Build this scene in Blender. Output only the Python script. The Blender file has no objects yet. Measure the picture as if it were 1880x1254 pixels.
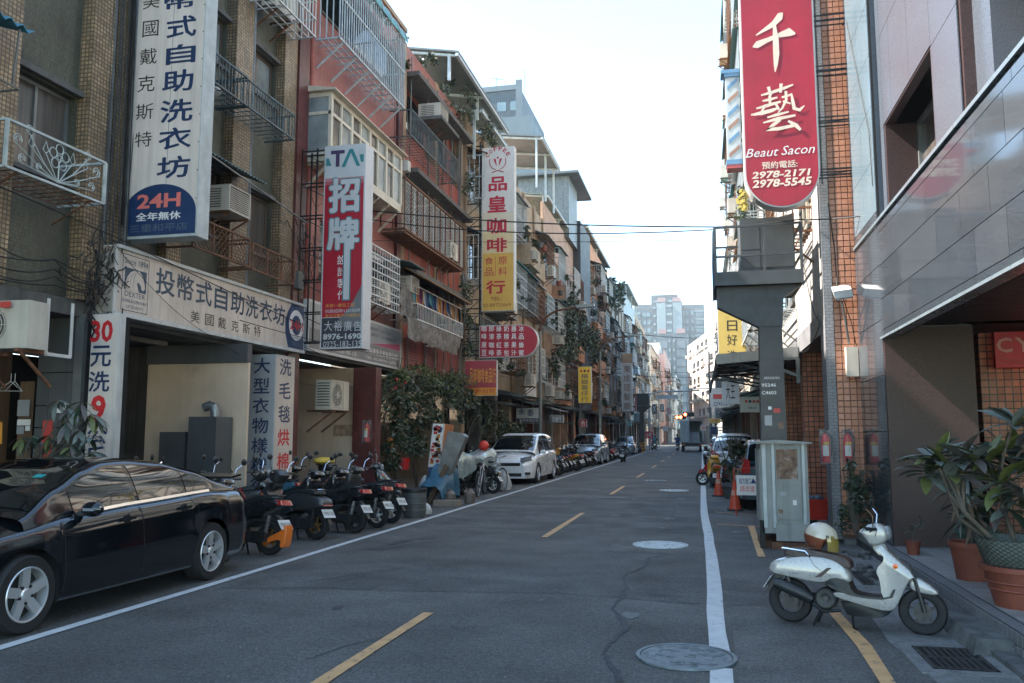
import bpy,bmesh,math,random
from mathutils import Vector,Matrix
S = bpy.context.scene
COL = S.collection
rad = math.radians
RN = random.Random(11)

# ------------------------------------------------------------ camera, world, sun, exposure
FPX,EYE = 1530.0,1.6
PITCH = math.atan((799-627)/FPX)
YAW = math.atan(350*math.cos(PITCH)/FPX)
cam = bpy.data.cameras.new('camera');camo = bpy.data.objects.new('camera',cam);COL.objects.link(camo)
camo.location = (0,0,EYE);camo.rotation_euler = (rad(90)+PITCH,0,YAW)
cam.sensor_width = 36;cam.lens = 36*FPX/1880;cam.clip_start = .05;cam.clip_end = 4000
S.camera = camo
W = bpy.data.worlds.new('World');S.world = W;W.use_nodes = True
wn = W.node_tree;bg = wn.nodes['Background']
sky = wn.nodes.new('ShaderNodeTexSky');sky.sky_type = 'NISHITA';sky.sun_disc = False
SUN_EL,SUN_AZ = rad(46),rad(-98)          # azimuth measured from +Y towards +X
sky.sun_elevation = SUN_EL;sky.sun_rotation = SUN_AZ
sky.air_density = .75;sky.dust_density = .1;sky.ozone_density = 1.8
tint = wn.nodes.new('ShaderNodeMix');tint.data_type = 'RGBA';tint.blend_type = 'MULTIPLY';tint.inputs[0].default_value = 1;tint.inputs[7].default_value = (1.07,1.03,.86,1)
wn.links.new(sky.outputs[0],tint.inputs[6]);wn.links.new(tint.outputs[2],bg.inputs[0]);bg.inputs[1].default_value = 0.15
sl = bpy.data.lights.new('sun','SUN');slo = bpy.data.objects.new('sun',sl);COL.objects.link(slo)
sl.energy = 4.2;sl.angle = rad(0.6);sl.color = (1,.93,.84)
sd = Vector((math.sin(SUN_AZ)*math.cos(SUN_EL),math.cos(SUN_AZ)*math.cos(SUN_EL),math.sin(SUN_EL)))
slo.rotation_euler = sd.to_track_quat('Z','Y').to_euler()
S.view_settings.view_transform = 'Standard';S.view_settings.look = 'None'
S.view_settings.exposure = 2.5;S.view_settings.gamma = 1
S.render.engine = 'CYCLES'
S.cycles.use_denoising = True
S.cycles.max_bounces = 6;S.cycles.diffuse_bounces = 3;S.cycles.glossy_bounces = 3
S.cycles.transmission_bounces = 4;S.cycles.transparent_max_bounces = 8;S.cycles.volume_bounces = 0
S.cycles.caustics_reflective = False;S.cycles.caustics_refractive = False
S.cycles.sample_clamp_indirect = 6

# ------------------------------------------------------------ photo pixel -> point of the place
_f = Vector((-math.sin(YAW)*math.cos(PITCH),math.cos(YAW)*math.cos(PITCH),math.sin(PITCH)))
_r = Vector((math.cos(YAW),math.sin(YAW),0));_u = _r.cross(_f);_C = Vector((0,0,EYE))
def ray(x,y):return _f+_r*((x-940)/FPX)+_u*((627-y)/FPX)
def onX(x,y,X):d = ray(x,y);return _C+d*(X/d.x)
def onY(x,y,Y):d = ray(x,y);return _C+d*(Y/d.y)
def onZ(x,y,Z=0.0):d = ray(x,y);return _C+d*((Z-EYE)/d.z)

# ------------------------------------------------------------ materials
MATS = {}
def hexc(c):
    return c if len(c) == 4 else (c[0],c[1],c[2],1)
def mat(name,col,rough=.6,metal=0.,var=.12,scale=3.,bump=0.,bscale=40.,spec=.5,coat=0.,streak=0.,tile=None,
        grout=(.25,.23,.2),emit=0.,col2=None,mix2=0.,m2scale=2.,stretch=(1,1,1),tvar=.25,alpha=1.,trans=0.,m2edge=(.5,.62),tbump=.4,speck=None):
    if name in MATS:return MATS[name]
    m = bpy.data.materials.new(name);m.use_nodes = True;MATS[name] = m
    nt = m.node_tree;N = nt.nodes;L = nt.links
    b = N['Principled BSDF']
    b.inputs['Roughness'].default_value = rough;b.inputs['Metallic'].default_value = metal
    b.inputs['Specular IOR Level'].default_value = spec
    if coat:b.inputs['Coat Weight'].default_value = coat;b.inputs['Coat Roughness'].default_value = .04
    if alpha < 1:b.inputs['Alpha'].default_value = alpha
    if trans:b.inputs['Transmission Weight'].default_value = trans
    tc = N.new('ShaderNodeTexCoord')
    geo = tc.outputs['Object']
    def noise(sc,det=4,st=None,rough_=.55):
        n = N.new('ShaderNodeTexNoise');n.inputs['Scale'].default_value = sc;n.inputs['Detail'].default_value = det
        n.inputs['Roughness'].default_value = rough_
        if st:
            mp = N.new('ShaderNodeMapping');mp.inputs['Scale'].default_value = st;L.new(geo,mp.inputs[0]);L.new(mp.outputs[0],n.inputs['Vector'])
        else:L.new(geo,n.inputs['Vector'])
        return n.outputs['Fac']
    def mixc(fac,a,c,bt='MIX'):
        x = N.new('ShaderNodeMix');x.data_type = 'RGBA';x.blend_type = bt
        if isinstance(fac,(int,float)):x.inputs[0].default_value = fac
        else:L.new(fac,x.inputs[0])
        for i,v in ((6,a),(7,c)):
            if isinstance(v,tuple):x.inputs[i].default_value = hexc(v)
            else:L.new(v,x.inputs[i])
        return x.outputs[2]
    def ramp(fac,lo,hi,a=0.,c=1.):
        r = N.new('ShaderNodeMapRange');L.new(fac,r.inputs[0]);r.inputs[1].default_value = lo;r.inputs[2].default_value = hi
        r.inputs[3].default_value = a;r.inputs[4].default_value = c;return r.outputs[0]
    cur = hexc(col)
    height = None
    if tile:
        sx,sz,gw = tile[:3]
        sep = N.new('ShaderNodeSeparateXYZ');L.new(geo,sep.inputs[0])
        ad = N.new('ShaderNodeMath');ad.operation = 'ADD';L.new(sep.outputs[0],ad.inputs[0]);L.new(sep.outputs[1],ad.inputs[1])
        cb = N.new('ShaderNodeCombineXYZ');L.new(ad.outputs[0],cb.inputs[0]);L.new(sep.outputs[2],cb.inputs[1])
        br = N.new('ShaderNodeTexBrick');L.new(cb.outputs[0],br.inputs['Vector'])
        br.inputs['Scale'].default_value = 1;br.inputs['Brick Width'].default_value = sx;br.inputs['Row Height'].default_value = sz
        br.inputs['Mortar Size'].default_value = gw;br.inputs['Mortar Smooth'].default_value = .1
        br.offset = tile[3] if len(tile) > 3 else 0.;br.squash = 1
        c3 = col[:3]
        br.inputs['Color1'].default_value = tuple(v*(1-tvar) for v in c3)+(1,)
        br.inputs['Color2'].default_value = tuple(min(1,v*(1+tvar)) for v in c3)+(1,)
        br.inputs['Mortar'].default_value = hexc(grout)
        cur = br.outputs[0]
        inv = N.new('ShaderNodeMath');inv.operation = 'SUBTRACT';inv.inputs[0].default_value = 1;L.new(br.outputs['Fac'],inv.inputs[1])
        height = inv.outputs[0]
    if var:
        nf = noise(scale,5,stretch if stretch != (1,1,1) else None)
        v = ramp(nf,.25,.75,1-var*1.6,1+var)
        cur = mixc(1.0,cur if not isinstance(cur,tuple) else cur,N_rgb(N,L,v),'MULTIPLY')
    if speck:
        for sc_,am in speck:cur = mixc(1.0,cur,N_rgb(N,L,ramp(noise(sc_,2,None,.8),.32,.68,1-am,1+am)),'MULTIPLY')
    if streak:
        sf = noise(2.2,5,(3.5,3.5,.22),.65)
        cur = mixc(ramp(sf,.48,.78,0,streak),cur,tuple(v*.28 for v in col[:3]))
    if col2:
        f2 = noise(m2scale,8,None,.65)
        cur = mixc(ramp(f2,m2edge[0],m2edge[1],0,mix2),cur,hexc(col2))
    if isinstance(cur,tuple):b.inputs['Base Color'].default_value = cur
    else:L.new(cur,b.inputs['Base Color'])
    if var and rough > .12:
        rf = noise(scale*2.3,3)
        L.new(ramp(rf,.3,.7,max(.02,rough-.08),min(1,rough+.08)),b.inputs['Roughness'])
    if bump or height:
        bp = N.new('ShaderNodeBump');
        if height is not None:
            bp.inputs['Distance'].default_value = .004;bp.inputs['Strength'].default_value = tbump;L.new(height,bp.inputs['Height'])
            L.new(bp.outputs[0],b.inputs['Normal'])
        if bump:
            bn = noise(bscale,4)
            b2 = N.new('ShaderNodeBump');b2.inputs['Distance'].default_value = .01;b2.inputs['Strength'].default_value = bump
            L.new(bn,b2.inputs['Height'])
            if height is not None:L.new(bp.outputs[0],b2.inputs['Normal'])
            L.new(b2.outputs[0],b.inputs['Normal'])
            if height is None:N.remove(bp)
    if emit:
        b.inputs['Emission Color'].default_value = hexc(col);b.inputs['Emission Strength'].default_value = emit
    return m
def N_rgb(N,L,v):
    c = N.new('ShaderNodeCombineColor')
    for i in range(3):L.new(v,c.inputs[i])
    return c.outputs[0]

# ------------------------------------------------------------ mesh building
class MB:
    def __init__(s):s.v = [];s.f = [];s.m = [];s.mi = 0
    def add(s,vs,fs,mi=None):
        o = len(s.v);s.v += [tuple(v) for v in vs];s.f += [tuple(i+o for i in f) for f in fs]
        s.m += [s.mi if mi is None else mi]*len(fs);return s
    def box(s,x0,x1,y0,y1,z0,z1,mi=None):
        if x0 > x1:x0,x1 = x1,x0
        if y0 > y1:y0,y1 = y1,y0
        if z0 > z1:z0,z1 = z1,z0
        return s.add([(x0,y0,z0),(x1,y0,z0),(x1,y1,z0),(x0,y1,z0),(x0,y0,z1),(x1,y0,z1),(x1,y1,z1),(x0,y1,z1)],
              [(0,3,2,1),(4,5,6,7),(0,1,5,4),(1,2,6,5),(2,3,7,6),(3,0,4,7)],mi)
    def obox(s,o,a,b,c,mi=None):          # corner + three edge vectors
        o,a,b,c = map(Vector,(o,a,b,c))
        vs = [o,o+a,o+a+b,o+b,o+c,o+a+c,o+a+b+c,o+b+c]
        fs = [(0,3,2,1),(4,5,6,7),(0,1,5,4),(1,2,6,5),(2,3,7,6),(3,0,4,7)]
        if a.cross(b).dot(c) < 0:fs = [f[::-1] for f in fs]
        return s.add(vs,fs,mi)
    def bar(s,p,q,w,h=None,mi=None,up=(0,0,1)):
        p,q = Vector(p),Vector(q);h = h or w;d = q-p
        if d.length < 1e-6:return s
        d.normalize();up = Vector(up)
        if abs(d.dot(up)) > .98:up = Vector((1,0,0)) if abs(d.x) < .9 else Vector((0,1,0))
        a = d.cross(up).normalized();b = a.cross(d).normalized()
        return s.obox(p-a*w/2-b*h/2,q-p,a*w,b*h,mi)
    def quad(s,a,b,c,d,mi=None):return s.add([a,b,c,d],[(0,1,2,3)],mi)
    def prism(s,pts,n,mi=None):             # planar polygon (3D points) extruded by vector n
        pts = [Vector(p) for p in pts];n = Vector(n);k = len(pts)
        nn = Vector((0,0,0))
        for i in range(k):nn += pts[i].cross(pts[(i+1) % k])
        if nn.dot(n) > 0:pts = pts[::-1]
        vs = pts+[p+n for p in pts]
        fs = [tuple(range(k)),tuple(range(2*k-1,k-1,-1))]+[(i,i+k,(i+1) % k+k,(i+1) % k) for i in range(k)]
        return s.add(vs,fs,mi)
    def tube(s,pts,r,n=6,mi=None,cap=True,closed=False):
        pts = [Vector(p) for p in pts];k = len(pts);vs = [];up = None
        rs = r if isinstance(r,(list,tuple)) else [r]*k
        for i,p in enumerate(pts):
            d = (pts[min(i+1,k-1)]-pts[max(i-1,0)]) if not closed else (pts[(i+1) % k]-pts[i-1])
            if d.length < 1e-9:d = Vector((0,0,1))
            d.normalize()
            if up is None:
                up = Vector((0,0,1)) if abs(d.z) < .9 else Vector((1,0,0))
            a = d.cross(up)
            if a.length < 1e-4:a = d.orthogonal()
            a.normalize();up = a.cross(d).normalized()
            for j in range(n):
                t = 2*math.pi*j/n;vs.append(p+(a*math.cos(t)+up*math.sin(t))*rs[i])
        fs = []
        for i in range(k if closed else k-1):
            i2 = (i+1) % k
            for j in range(n):fs.append((i*n+j,i*n+(j+1) % n,i2*n+(j+1) % n,i2*n+j))
        if cap and not closed:fs += [tuple(range(n))[::-1],tuple(range((k-1)*n,k*n))]
        return s.add(vs,fs,mi)
    def lathe(s,prof,o=(0,0,0),axis='z',n=16,mi=None,arc=(0,2*math.pi)):
        o = Vector(o);vs = [];full = abs(arc[1]-arc[0]-2*math.pi) < 1e-6;m = n if full else n+1
        for (r,h) in prof:
            for j in range(m):
                t = arc[0]+(arc[1]-arc[0])*j/n;c,q = r*math.cos(t),r*math.sin(t)
                vs.append(o+{'z':Vector((c,q,h)),'x':Vector((h,c,q)),'y':Vector((q,h,c))}[axis])
        fs = []
        for i in range(len(prof)-1):
            for j in range(n if full else m-1):
                j2 = (j+1) % m;fs.append((i*m+j,i*m+j2,(i+1)*m+j2,(i+1)*m+j))
        return s.add(vs,fs,mi)
    def ball(s,c,r,n=8,mi=None,sc=(1,1,1)):
        pr = [(math.sin(math.pi*i/n),-math.cos(math.pi*i/n)) for i in range(n+1)]
        k = len(s.v);s.lathe([(max(a,1e-4),b) for a,b in pr],(0,0,0),'z',n*2 if n > 5 else 8,mi)
        c = Vector(c)
        for i in range(k,len(s.v)):
            v = s.v[i];s.v[i] = (c.x+v[0]*r*sc[0],c.y+v[1]*r*sc[1],c.z+v[2]*r*sc[2])
        return s
    def xf(s,M,start=0):
        for i in range(start,len(s.v)):s.v[i] = tuple(M @ Vector(s.v[i]))
        return s
    def mesh(s,name,mats,smooth=False,angle=35):
        me = bpy.data.meshes.new(name);me.from_pydata(s.v,[],s.f)
        for m in (mats if isinstance(mats,(list,tuple)) else [mats]):me.materials.append(m)
        if any(s.m):me.polygons.foreach_set('material_index',s.m)
        if smooth:
            me.polygons.foreach_set('use_smooth',[True]*len(me.polygons))
            me.set_sharp_from_angle(angle=rad(angle))
        me.validate();return me

def wloc(o):
    v = Vector((0,0,0))
    while o:v += Vector(o.location);o = o.parent
    return v
def put(name,me,parent=None,**k):
    o = bpy.data.objects.new(name,me);COL.objects.link(o)
    if parent:o.parent = parent
    for a,b in k.items():o[a] = b
    return o
def part(name,mb,mats,parent,smooth=False,world=True,angle=35,**k):
    if world and parent:
        w = wloc(parent)
        if w.length:mb.v = [(v[0]-w.x,v[1]-w.y,v[2]-w.z) for v in mb.v]
    return put(name,mb.mesh(name,mats,smooth,angle),parent,**k)
def thing(name,label,cat,loc=(0,0,0),group=None,rotz=0.,rot=None,scale=None):
    o = bpy.data.objects.new(name,None);COL.objects.link(o);o.location = loc;o.rotation_euler = rot or (0,0,rotz)
    o.empty_display_size = .2
    if scale:o.scale = (scale,)*3
    o['label'] = label;o['category'] = cat
    if group:o['group'] = group
    return o
def single(name,mb,mats,label,cat,group=None,smooth=False,loc=None):
    loc = Vector(loc or (0,0,0))
    mb.v = [(v[0]-loc.x,v[1]-loc.y,v[2]-loc.z) for v in mb.v]
    o = put(name,mb.mesh(name,mats,smooth));o.location = loc;o['label'] = label;o['category'] = cat
    if group:o['group'] = group
    return o
def struct(name,mb,mats,parent=None,smooth=False,kind='structure'):
    o = part(name,mb,mats,parent,smooth)
    if not parent:o['kind'] = kind
    return o
def dup(root,loc=None,rotz=None,label=None,group=None,scale=None,swap=None):
    def cp(o,par):
        c = o.copy();COL.objects.link(c);c.parent = par
        if swap and o.data and any(m and m.name in swap for m in o.data.materials):
            key = (o.data.name,tuple(sorted(swap.items())))
            if key not in SWAPPED:
                d = o.data.copy()
                for i,m in enumerate(d.materials):
                    if m and m.name in swap:d.materials[i] = MATS[swap[m.name]]
                SWAPPED[key] = d
            c.data = SWAPPED[key]
        for ch in list(o.children):
            if ch.name not in newset:cp(ch,c)
        return c
    newset = set()
    r = cp(root,None)
    if loc is not None:r.location = loc
    if rotz is not None:r.rotation_euler = (0,0,rotz)
    if scale:r.scale = (scale,)*3
    if label:r['label'] = label
    if group:r['group'] = group
    return r
SWAPPED = {}

# ------------------------------------------------------------ lettering (built-in font, turned into flat mesh)
_TX = {}
def _glyph(s,bold=0.):
    k = (s,bold)
    if k in _TX:return _TX[k]
    cu = bpy.data.curves.new('t','FONT');cu.body = s;cu.size = 1;cu.resolution_u = 2;cu.offset = bold;cu.fill_mode = 'FRONT'
    o = bpy.data.objects.new('t',cu)
    dg = TXDG(o)
    me = o.evaluated_get(dg).to_mesh()
    vs = [tuple(v.co) for v in me.vertices];fs = [tuple(p.vertices) for p in me.polygons]
    o.evaluated_get(dg).to_mesh_clear();TXSC.collection.objects.unlink(o);bpy.data.objects.remove(o);bpy.data.curves.remove(cu)
    _TX[k] = (vs,fs);return _TX[k]
TXSC = bpy.data.scenes.new('lettering_scratch')
def TXDG(o):
    TXSC.collection.objects.link(o);vl = TXSC.view_layers[0];vl.update();return vl.depsgraph
def text(s,o,U,V,bold=0.,fit=True,mb=None,lift=None,em=None,shear=0.):
    """letters of s filling the rectangle o + U x V; em=True maps one CJK em square instead of the ink box"""
    asc = s.isascii();vs,fs = _glyph(s,bold if asc else 0.);o,U,V = Vector(o),Vector(U),Vector(V)
    if not vs:return mb or MB()
    if em:x0,x1,y0,y1 = 0,len(s)*1.,-.12,.88
    else:
        x0 = min(v[0] for v in vs);x1 = max(v[0] for v in vs);y0 = min(v[1] for v in vs);y1 = max(v[1] for v in vs)
    mb = mb or MB()
    if bold and not asc:                   # heavier strokes: the glyph laid over itself a few times, each copy a hair further out
        h = y1-y0;q = bold*.62/1.0;nrm = U.cross(V).normalized();W_ = (x1-x0)+2*q;H_ = h+2*q;k = 0
        ds = [(0,0)]+[(q*math.cos(a*math.pi/4),q*math.sin(a*math.pi/4)) for a in range(8)]
        if bold > .06:ds += [(q*.5*math.cos(a*math.pi/4),q*.5*math.sin(a*math.pi/4)) for a in range(8)]
        for dx,dy in ds:
            mb.add([o+U*((v[0]-x0+q+dx)/W_)+V*((v[1]-y0+q+dy)/H_)+nrm*(k*.00012) for v in vs],fs);k += 1
        return mb
    mb.add([o+U*((v[0]-x0)/(x1-x0)+shear*(v[1]-y0)/(y1-y0))+V*((v[1]-y0)/(y1-y0)) for v in vs],fs)
    return mb
# ------------------------------------------------------------ shared materials
mat('asphalt',(.100,.099,.092),.82,speck=((48,.6),(18,.28),(.45,.22)),var=.3,scale=.8,bump=.8,bscale=110,col2=(.15,.155,.155),mix2=.6,m2scale=42,m2edge=(.54,.72))
mat('concrete',(.20,.205,.20),.9,speck=((60,.25),(6,.2)),var=.25,scale=3,bump=.4,bscale=60,col2=(.07,.07,.065),mix2=.6,m2scale=3)
mat('old_concrete',(.13,.125,.12),.9,var=.3,scale=2,bump=.4,bscale=30,streak=.6,col2=(.05,.048,.045),mix2=.6)
mat('kerb_concrete',(.12,.125,.12),.9,var=.35,scale=5,bump=.8,bscale=40,col2=(.04,.04,.038),mix2=.7,m2scale=6)
mat('white_paint',(.58,.59,.58),.7,var=.1,scale=6,col2=(.16,.165,.17),mix2=.85,m2scale=9,m2edge=(.6,.68),bump=.2,bscale=160)
mat('orange_paint',(.62,.36,.16),.7,var=.12,scale=6,col2=(.10,.095,.09),mix2=.85,m2scale=10,m2edge=(.56,.66),bump=.2,bscale=160)
mat('faded_paint',(.17,.18,.18),.8,var=.2,scale=6,col2=(.075,.08,.085),mix2=.9,m2scale=7,m2edge=(.45,.6))
mat('tar',(.040,.043,.045),.75,var=.2,scale=8)
mat('iron',(.055,.055,.055),.6,metal=.5,var=.3,scale=6,bump=.3)
mat('manhole_white',(.52,.55,.55),.6,var=.15,scale=12,col2=(.10,.11,.11),mix2=.8,m2scale=14,m2edge=(.55,.65))
mat('manhole_grey',(.14,.165,.175),.55,metal=.3,var=.3,scale=10)
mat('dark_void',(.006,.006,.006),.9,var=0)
mat('platform_tile',(.26,.26,.25),.55,var=.18,scale=4,col2=(.15,.145,.14),mix2=.5,m2scale=2.5)
mat('kerb_tile',(.17,.175,.18),.5,var=.2,scale=6,col2=(.09,.09,.09),mix2=.5,m2scale=5)
mat('grout',(.06,.06,.06),.95,var=.2)
mat('black_metal',(.014,.015,.016),.5,metal=.3,var=.3,scale=6)
mat('grey_metal',(.16,.17,.17),.5,metal=.5,var=.25,scale=5,streak=.4)
mat('white_metal',(.55,.55,.53),.5,var=.12,scale=4,streak=.35,col2=(.22,.11,.05),mix2=.5,m2scale=5,m2edge=(.62,.72))
mat('pale_metal',(.42,.46,.47),.45,metal=.1,var=.15,scale=4,streak=.35)
mat('teal_metal',(.06,.16,.15),.6,var=.3,scale=4,streak=.5)
mat('rusty',(.16,.07,.035),.8,var=.4,scale=9,col2=(.06,.035,.025),mix2=.8)
mat('rubber',(.012,.012,.013),.75,var=.15,scale=20)
mat('chrome',(.72,.73,.74),.12,metal=1,var=0)
mat('wire',(.008,.008,.008),.6,var=0)
mat('glass_dark',(.012,.014,.015),.06,var=0,spec=.8)
mat('glass_curtain',(.10,.085,.075),.12,var=.35,scale=3,stretch=(6,6,.3),spec=.7)
mat('glass_pale',(.22,.25,.25),.15,var=.3,scale=2,spec=.7)
mat('frame_brown',(.10,.065,.045),.5,var=.2)
mat('frame_cream',(.56,.50,.40),.5,var=.1,streak=.25)
mat('frame_grey',(.20,.21,.21),.4,metal=.5,var=.15)

# ------------------------------------------------------------ ground and road
struct('ground',MB().box(-150,150,-30,480,-1.5,-.012),MATS['concrete'])
struct('road',MB().box(-8.6,30,-12,420,-.3,0),MATS['asphalt'])

def strip(pts,w,z,mb=None,wob=0.):
    """flat ribbon on the ground through pts (x,y) of width w (or widths)"""
    mb = mb or MB();P = [Vector((p[0],p[1],0)) for p in pts];k = len(P);vs = []
    for i,p in enumerate(P):
        d = (P[min(i+1,k-1)]-P[max(i-1,0)]).normalized();n = Vector((-d.y,d.x,0))
        ww = (w[i] if isinstance(w,(list,tuple)) else w)*(1+RN.uniform(-wob,wob))
        vs += [p+n*ww/2+Vector((0,0,z)),p-n*ww/2+Vector((0,0,z))]
    return mb.add(vs,[(2*i+1,2*i+3,2*i+2,2*i) for i in range(k-1)])
# darker and lighter repair patches in the asphalt
mat('oil_stain',(.058,.062,.061),.55,var=.3,scale=12)
mat('asphalt_new',(.090,.090,.085),.8,speck=((48,.55),(18,.25),(.6,.2)),var=.25,scale=1.2,bump=.8,bscale=110,col2=(.13,.135,.135),mix2=.6,m2scale=42,m2edge=(.55,.72))
mat('asphalt_old',(.112,.108,.098),.85,speck=((60,.5),(22,.25)),var=.25,scale=2,bump=.9,bscale=90,col2=(.17,.17,.17),mix2=.7,m2scale=36,m2edge=(.5,.66))
def patch(pts,z,m,name='asphalt_patch'):
    struct(name,MB().add([(x,y,z) for x,y in pts],[tuple(range(len(pts)))]),MATS[m])
patch([(-5.0,8.05),(-4.2,8.3),(-2.9,8.38),(-1.4,8.6),(-.2,8.35),(1.05,8.5),(1.08,9.6),(.2,9.9),(-2.2,9.7),(-5.0,10.4)],.003,'asphalt_new')
patch([(-1.35,11.8),(.02,11.6),(.04,13.6),(-1.3,13.7)],.004,'asphalt_old')
patch([(.18,5.0),(1.05,5.0),(1.02,7.4),(.2,7.3)],.003,'asphalt_old')
patch([(-5.2,14.2),(-.1,14.1),(-.1,21.8),(-5.2,22.2)],.003,'asphalt_new')
for i in range(26):
    x,y = RN.choice([-4.4,-3.2,-1.7,-.7,.6])+RN.uniform(-.2,.2),5.4+20*RN.random() ** 1.3;r = RN.uniform(.04,.16);n = 12
    patch([(x+r*RN.uniform(.6,1.2)*math.cos(a*.524),y+r*1.5*RN.uniform(.6,1.2)*math.sin(a*.524)) for a in range(n)],.0046+.00005*i,'oil_stain','oil_stain')
# lane lines
pts = [(-5.2+.012*math.sin(y*.9),y) for y in [-10+i*2 for i in range(70)]]
struct('lane_line',strip(pts,.11,.008,wob=.04),MATS['white_paint'])
wob = [(.085,6.55),(.075,7.2),(.07,8),(.08,9),(.08,10),(.075,11),(.07,12),(.055,13),(.055,14),(.03,15.2),(.01,16.4),(-.01,18),(-.02,21),(-.02,26)]+[(-.02,y) for y in range(30,130,4)]
struct('lane_line',strip(wob,.145,.008,wob=.05),MATS['white_paint'])
struct('lane_line',strip([(.07,3),(.09,4.2),(.08,5.7),(.085,6.12)],.15,.008),MATS['white_paint'])
for a,b in ((5.0-2.2,7.4),(13.15,17.4),(22.95,26.7),(32.2,36.0),(42,45.6),(51.5,55),(61,65),(71,75),(81,84)):
    y = (a+b)/2
    struct('centre_dash',strip([(-2.47+.004*i,a+(b-a)*i/4) for i in range(5)],.10,.008,wob=.12),MATS['orange_paint'])
# parking bay marks on the right
struct('bay_mark',strip([(1.10,4.2),(1.13,6.0),(1.16,7.0),(1.12,8.24)],.11,.008,wob=.15),MATS['orange_paint'])
struct('bay_mark',strip([(.72,11.7),(.74,13.0),(.80,15.6)],.11,.008,wob=.2),MATS['orange_paint'])
struct('bay_mark',strip([(.22,15.75),(1.1,15.3)],.06,.009),MATS['orange_paint'])
struct('bay_mark',strip([(.2,18.2),(1.1,17.6)],.06,.009),MATS['orange_paint'])
for x0,x1,y in ((-4.2,-3.1,21.9),(-3.05,-1.9,21.9),(-.9,.0,47),(-.8,-.05,33.5),(-1.9,-1.3,30),(-3.6,-3.0,24.8),(-3.3,-2.7,29)):
    struct('faded_mark',strip([(x0,y),(x1,y)],.45,.007,wob=.2),MATS['faded_paint'])
struct('stop_line',strip([(-5.2,84.5),(-.1,84.5)],.6,.008),MATS['white_paint'])
# tarred cracks, traced on the ground
def crack(px,ws):
    pts = [onZ(x,y) for x,y in px];q = [];w = []
    for i in range(len(pts)-1):
        n = 4
        for j in range(n):
            t = j/n;p = pts[i].lerp(pts[i+1],t)
            q.append((p.x+RN.uniform(-.012,.012),p.y+RN.uniform(-.02,.02)));w.append(max(.006,(ws[i]*(1-t)+ws[i+1]*t)*RN.uniform(.6,1.4)))
    q.append((pts[-1].x,pts[-1].y));w.append(ws[-1])
    struct('tar_seam',strip(q,w,.006),MATS['tar'])
crack([(1140,1254),(1132,1235),(1105,1200),(1125,1178),(1150,1155),(1142,1140),(1125,1118),(1140,1095),(1150,1078),(1144,1064),(1150,1055),(1185,1040),(1192,1025),(1225,1020)],
      [.07,.05,.03,.03,.08,.04,.03,.04,.05,.03,.025,.03,.035,.02])
crack([(1235,980),(1238,970),(1229,962),(1240,935),(1228,925),(1230,905),(1250,880)],[.03,.03,.02,.03,.02,.02,.02])
crack([(560,1213),(640,1185),(760,1160),(900,1150),(960,1140)],[.008,.01,.007,.009,.006])
crack([(920,1065),(1000,1074),(1080,1080),(1160,1088),(1290,1100)],[.01,.012,.009,.01,.008])
crack([(700,1010),(860,985),(1010,965),(1180,962)],[.012,.01,.01,.008])
crack([(560,1070),(760,1040),(900,1030)],[.012,.01,.01])

# manhole covers: raised ring, plate and cast pattern
def manhole(cx,cy,r,plate,ring,label,seed):
    t = thing('manhole_cover',label,'manhole cover',(cx,cy,0))
    part('plate',MB().lathe([(.001,.014),(r*.9,.014),(r*.9,.004)],n=40),MATS[plate],t,world=False)
    part('ring',MB().lathe([(r*.92,.005),(r*.92,.018),(r,.018),(r*1.01,.004)],n=40),MATS[ring],t,world=False)
    rr = random.Random(seed);mb = MB()
    for i in range(70):
        a = rr.uniform(0,6.28);d = r*.82*math.sqrt(rr.random());w = rr.uniform(.02,.06);h = rr.uniform(.012,.02)
        x,y = d*math.cos(a),d*math.sin(a)
        mb.box(x-w/2,x+w/2,y-h/2,y+h/2,.013,.020)
    o = part('relief',mb,MATS[ring],t,world=False);o['kind'] = 'stuff'
manhole(-.155,6.37,.36,'manhole_grey','manhole_grey','large grey round cover nearest the camera breaking the white line',1)
manhole(-.64,12.6,.40,'manhole_white','manhole_white','round cover smeared with white paint in a rough square of old asphalt',2)
manhole(-.85,24.9,.42,'manhole_white','manhole_white','small far round cover with white paint beyond the square patch',3)
manhole(-1.7,30.2,.42,'manhole_white','manhole_grey','thin pale round cover farthest down the lane',4)

# ------------------------------------------------------------ right kerb, gutter, platform
gut = struct('gutter',MB().add([(1.37,4,.005),(1.45,6.0,.005),(1.37,7.2,.005),(1.42,8.2,.005),(1.5,9.4,.005),(1.62,11.2,.005),(1.8,13.2,.005),(2.17,13.2,.005),(2.17,4,.005)],[(8,7,6,5,4,3,2,1,0)]),MATS['concrete'])
struct('gutter_lip',MB().box(2.0,2.17,4,7.0,.0,.05),MATS['kerb_concrete'])
plat = struct('platform',MB().box(2.17,9,2.0,13.3,-.1,.205),MATS['grout'])
tile_me = None
def tile_piece(w,d,h,m,name):
    e = .006
    mb = MB();mb.add([(0,0,0),(w,0,0),(w,d,0),(0,d,0),(e,e,h),(w-e,e,h),(w-e,d-e,h),(e,d-e,h)],
                      [(4,5,6,7),(0,1,5,4),(1,2,6,5),(2,3,7,6),(3,0,4,7)])
    return mb.mesh(name,MATS[m])
mat('platform_tile_b',(.22,.22,.215),.5,var=.2,scale=4,col2=(.12,.12,.115),mix2=.5,m2scale=3)
mat('platform_tile_c',(.29,.28,.27),.6,var=.2,scale=4,col2=(.15,.145,.14),mix2=.5,m2scale=2)
TM = [tile_piece(.245,.245,.016,m,'tile') for m in ('platform_tile','platform_tile_b','platform_tile_c')]
n = 0
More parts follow.
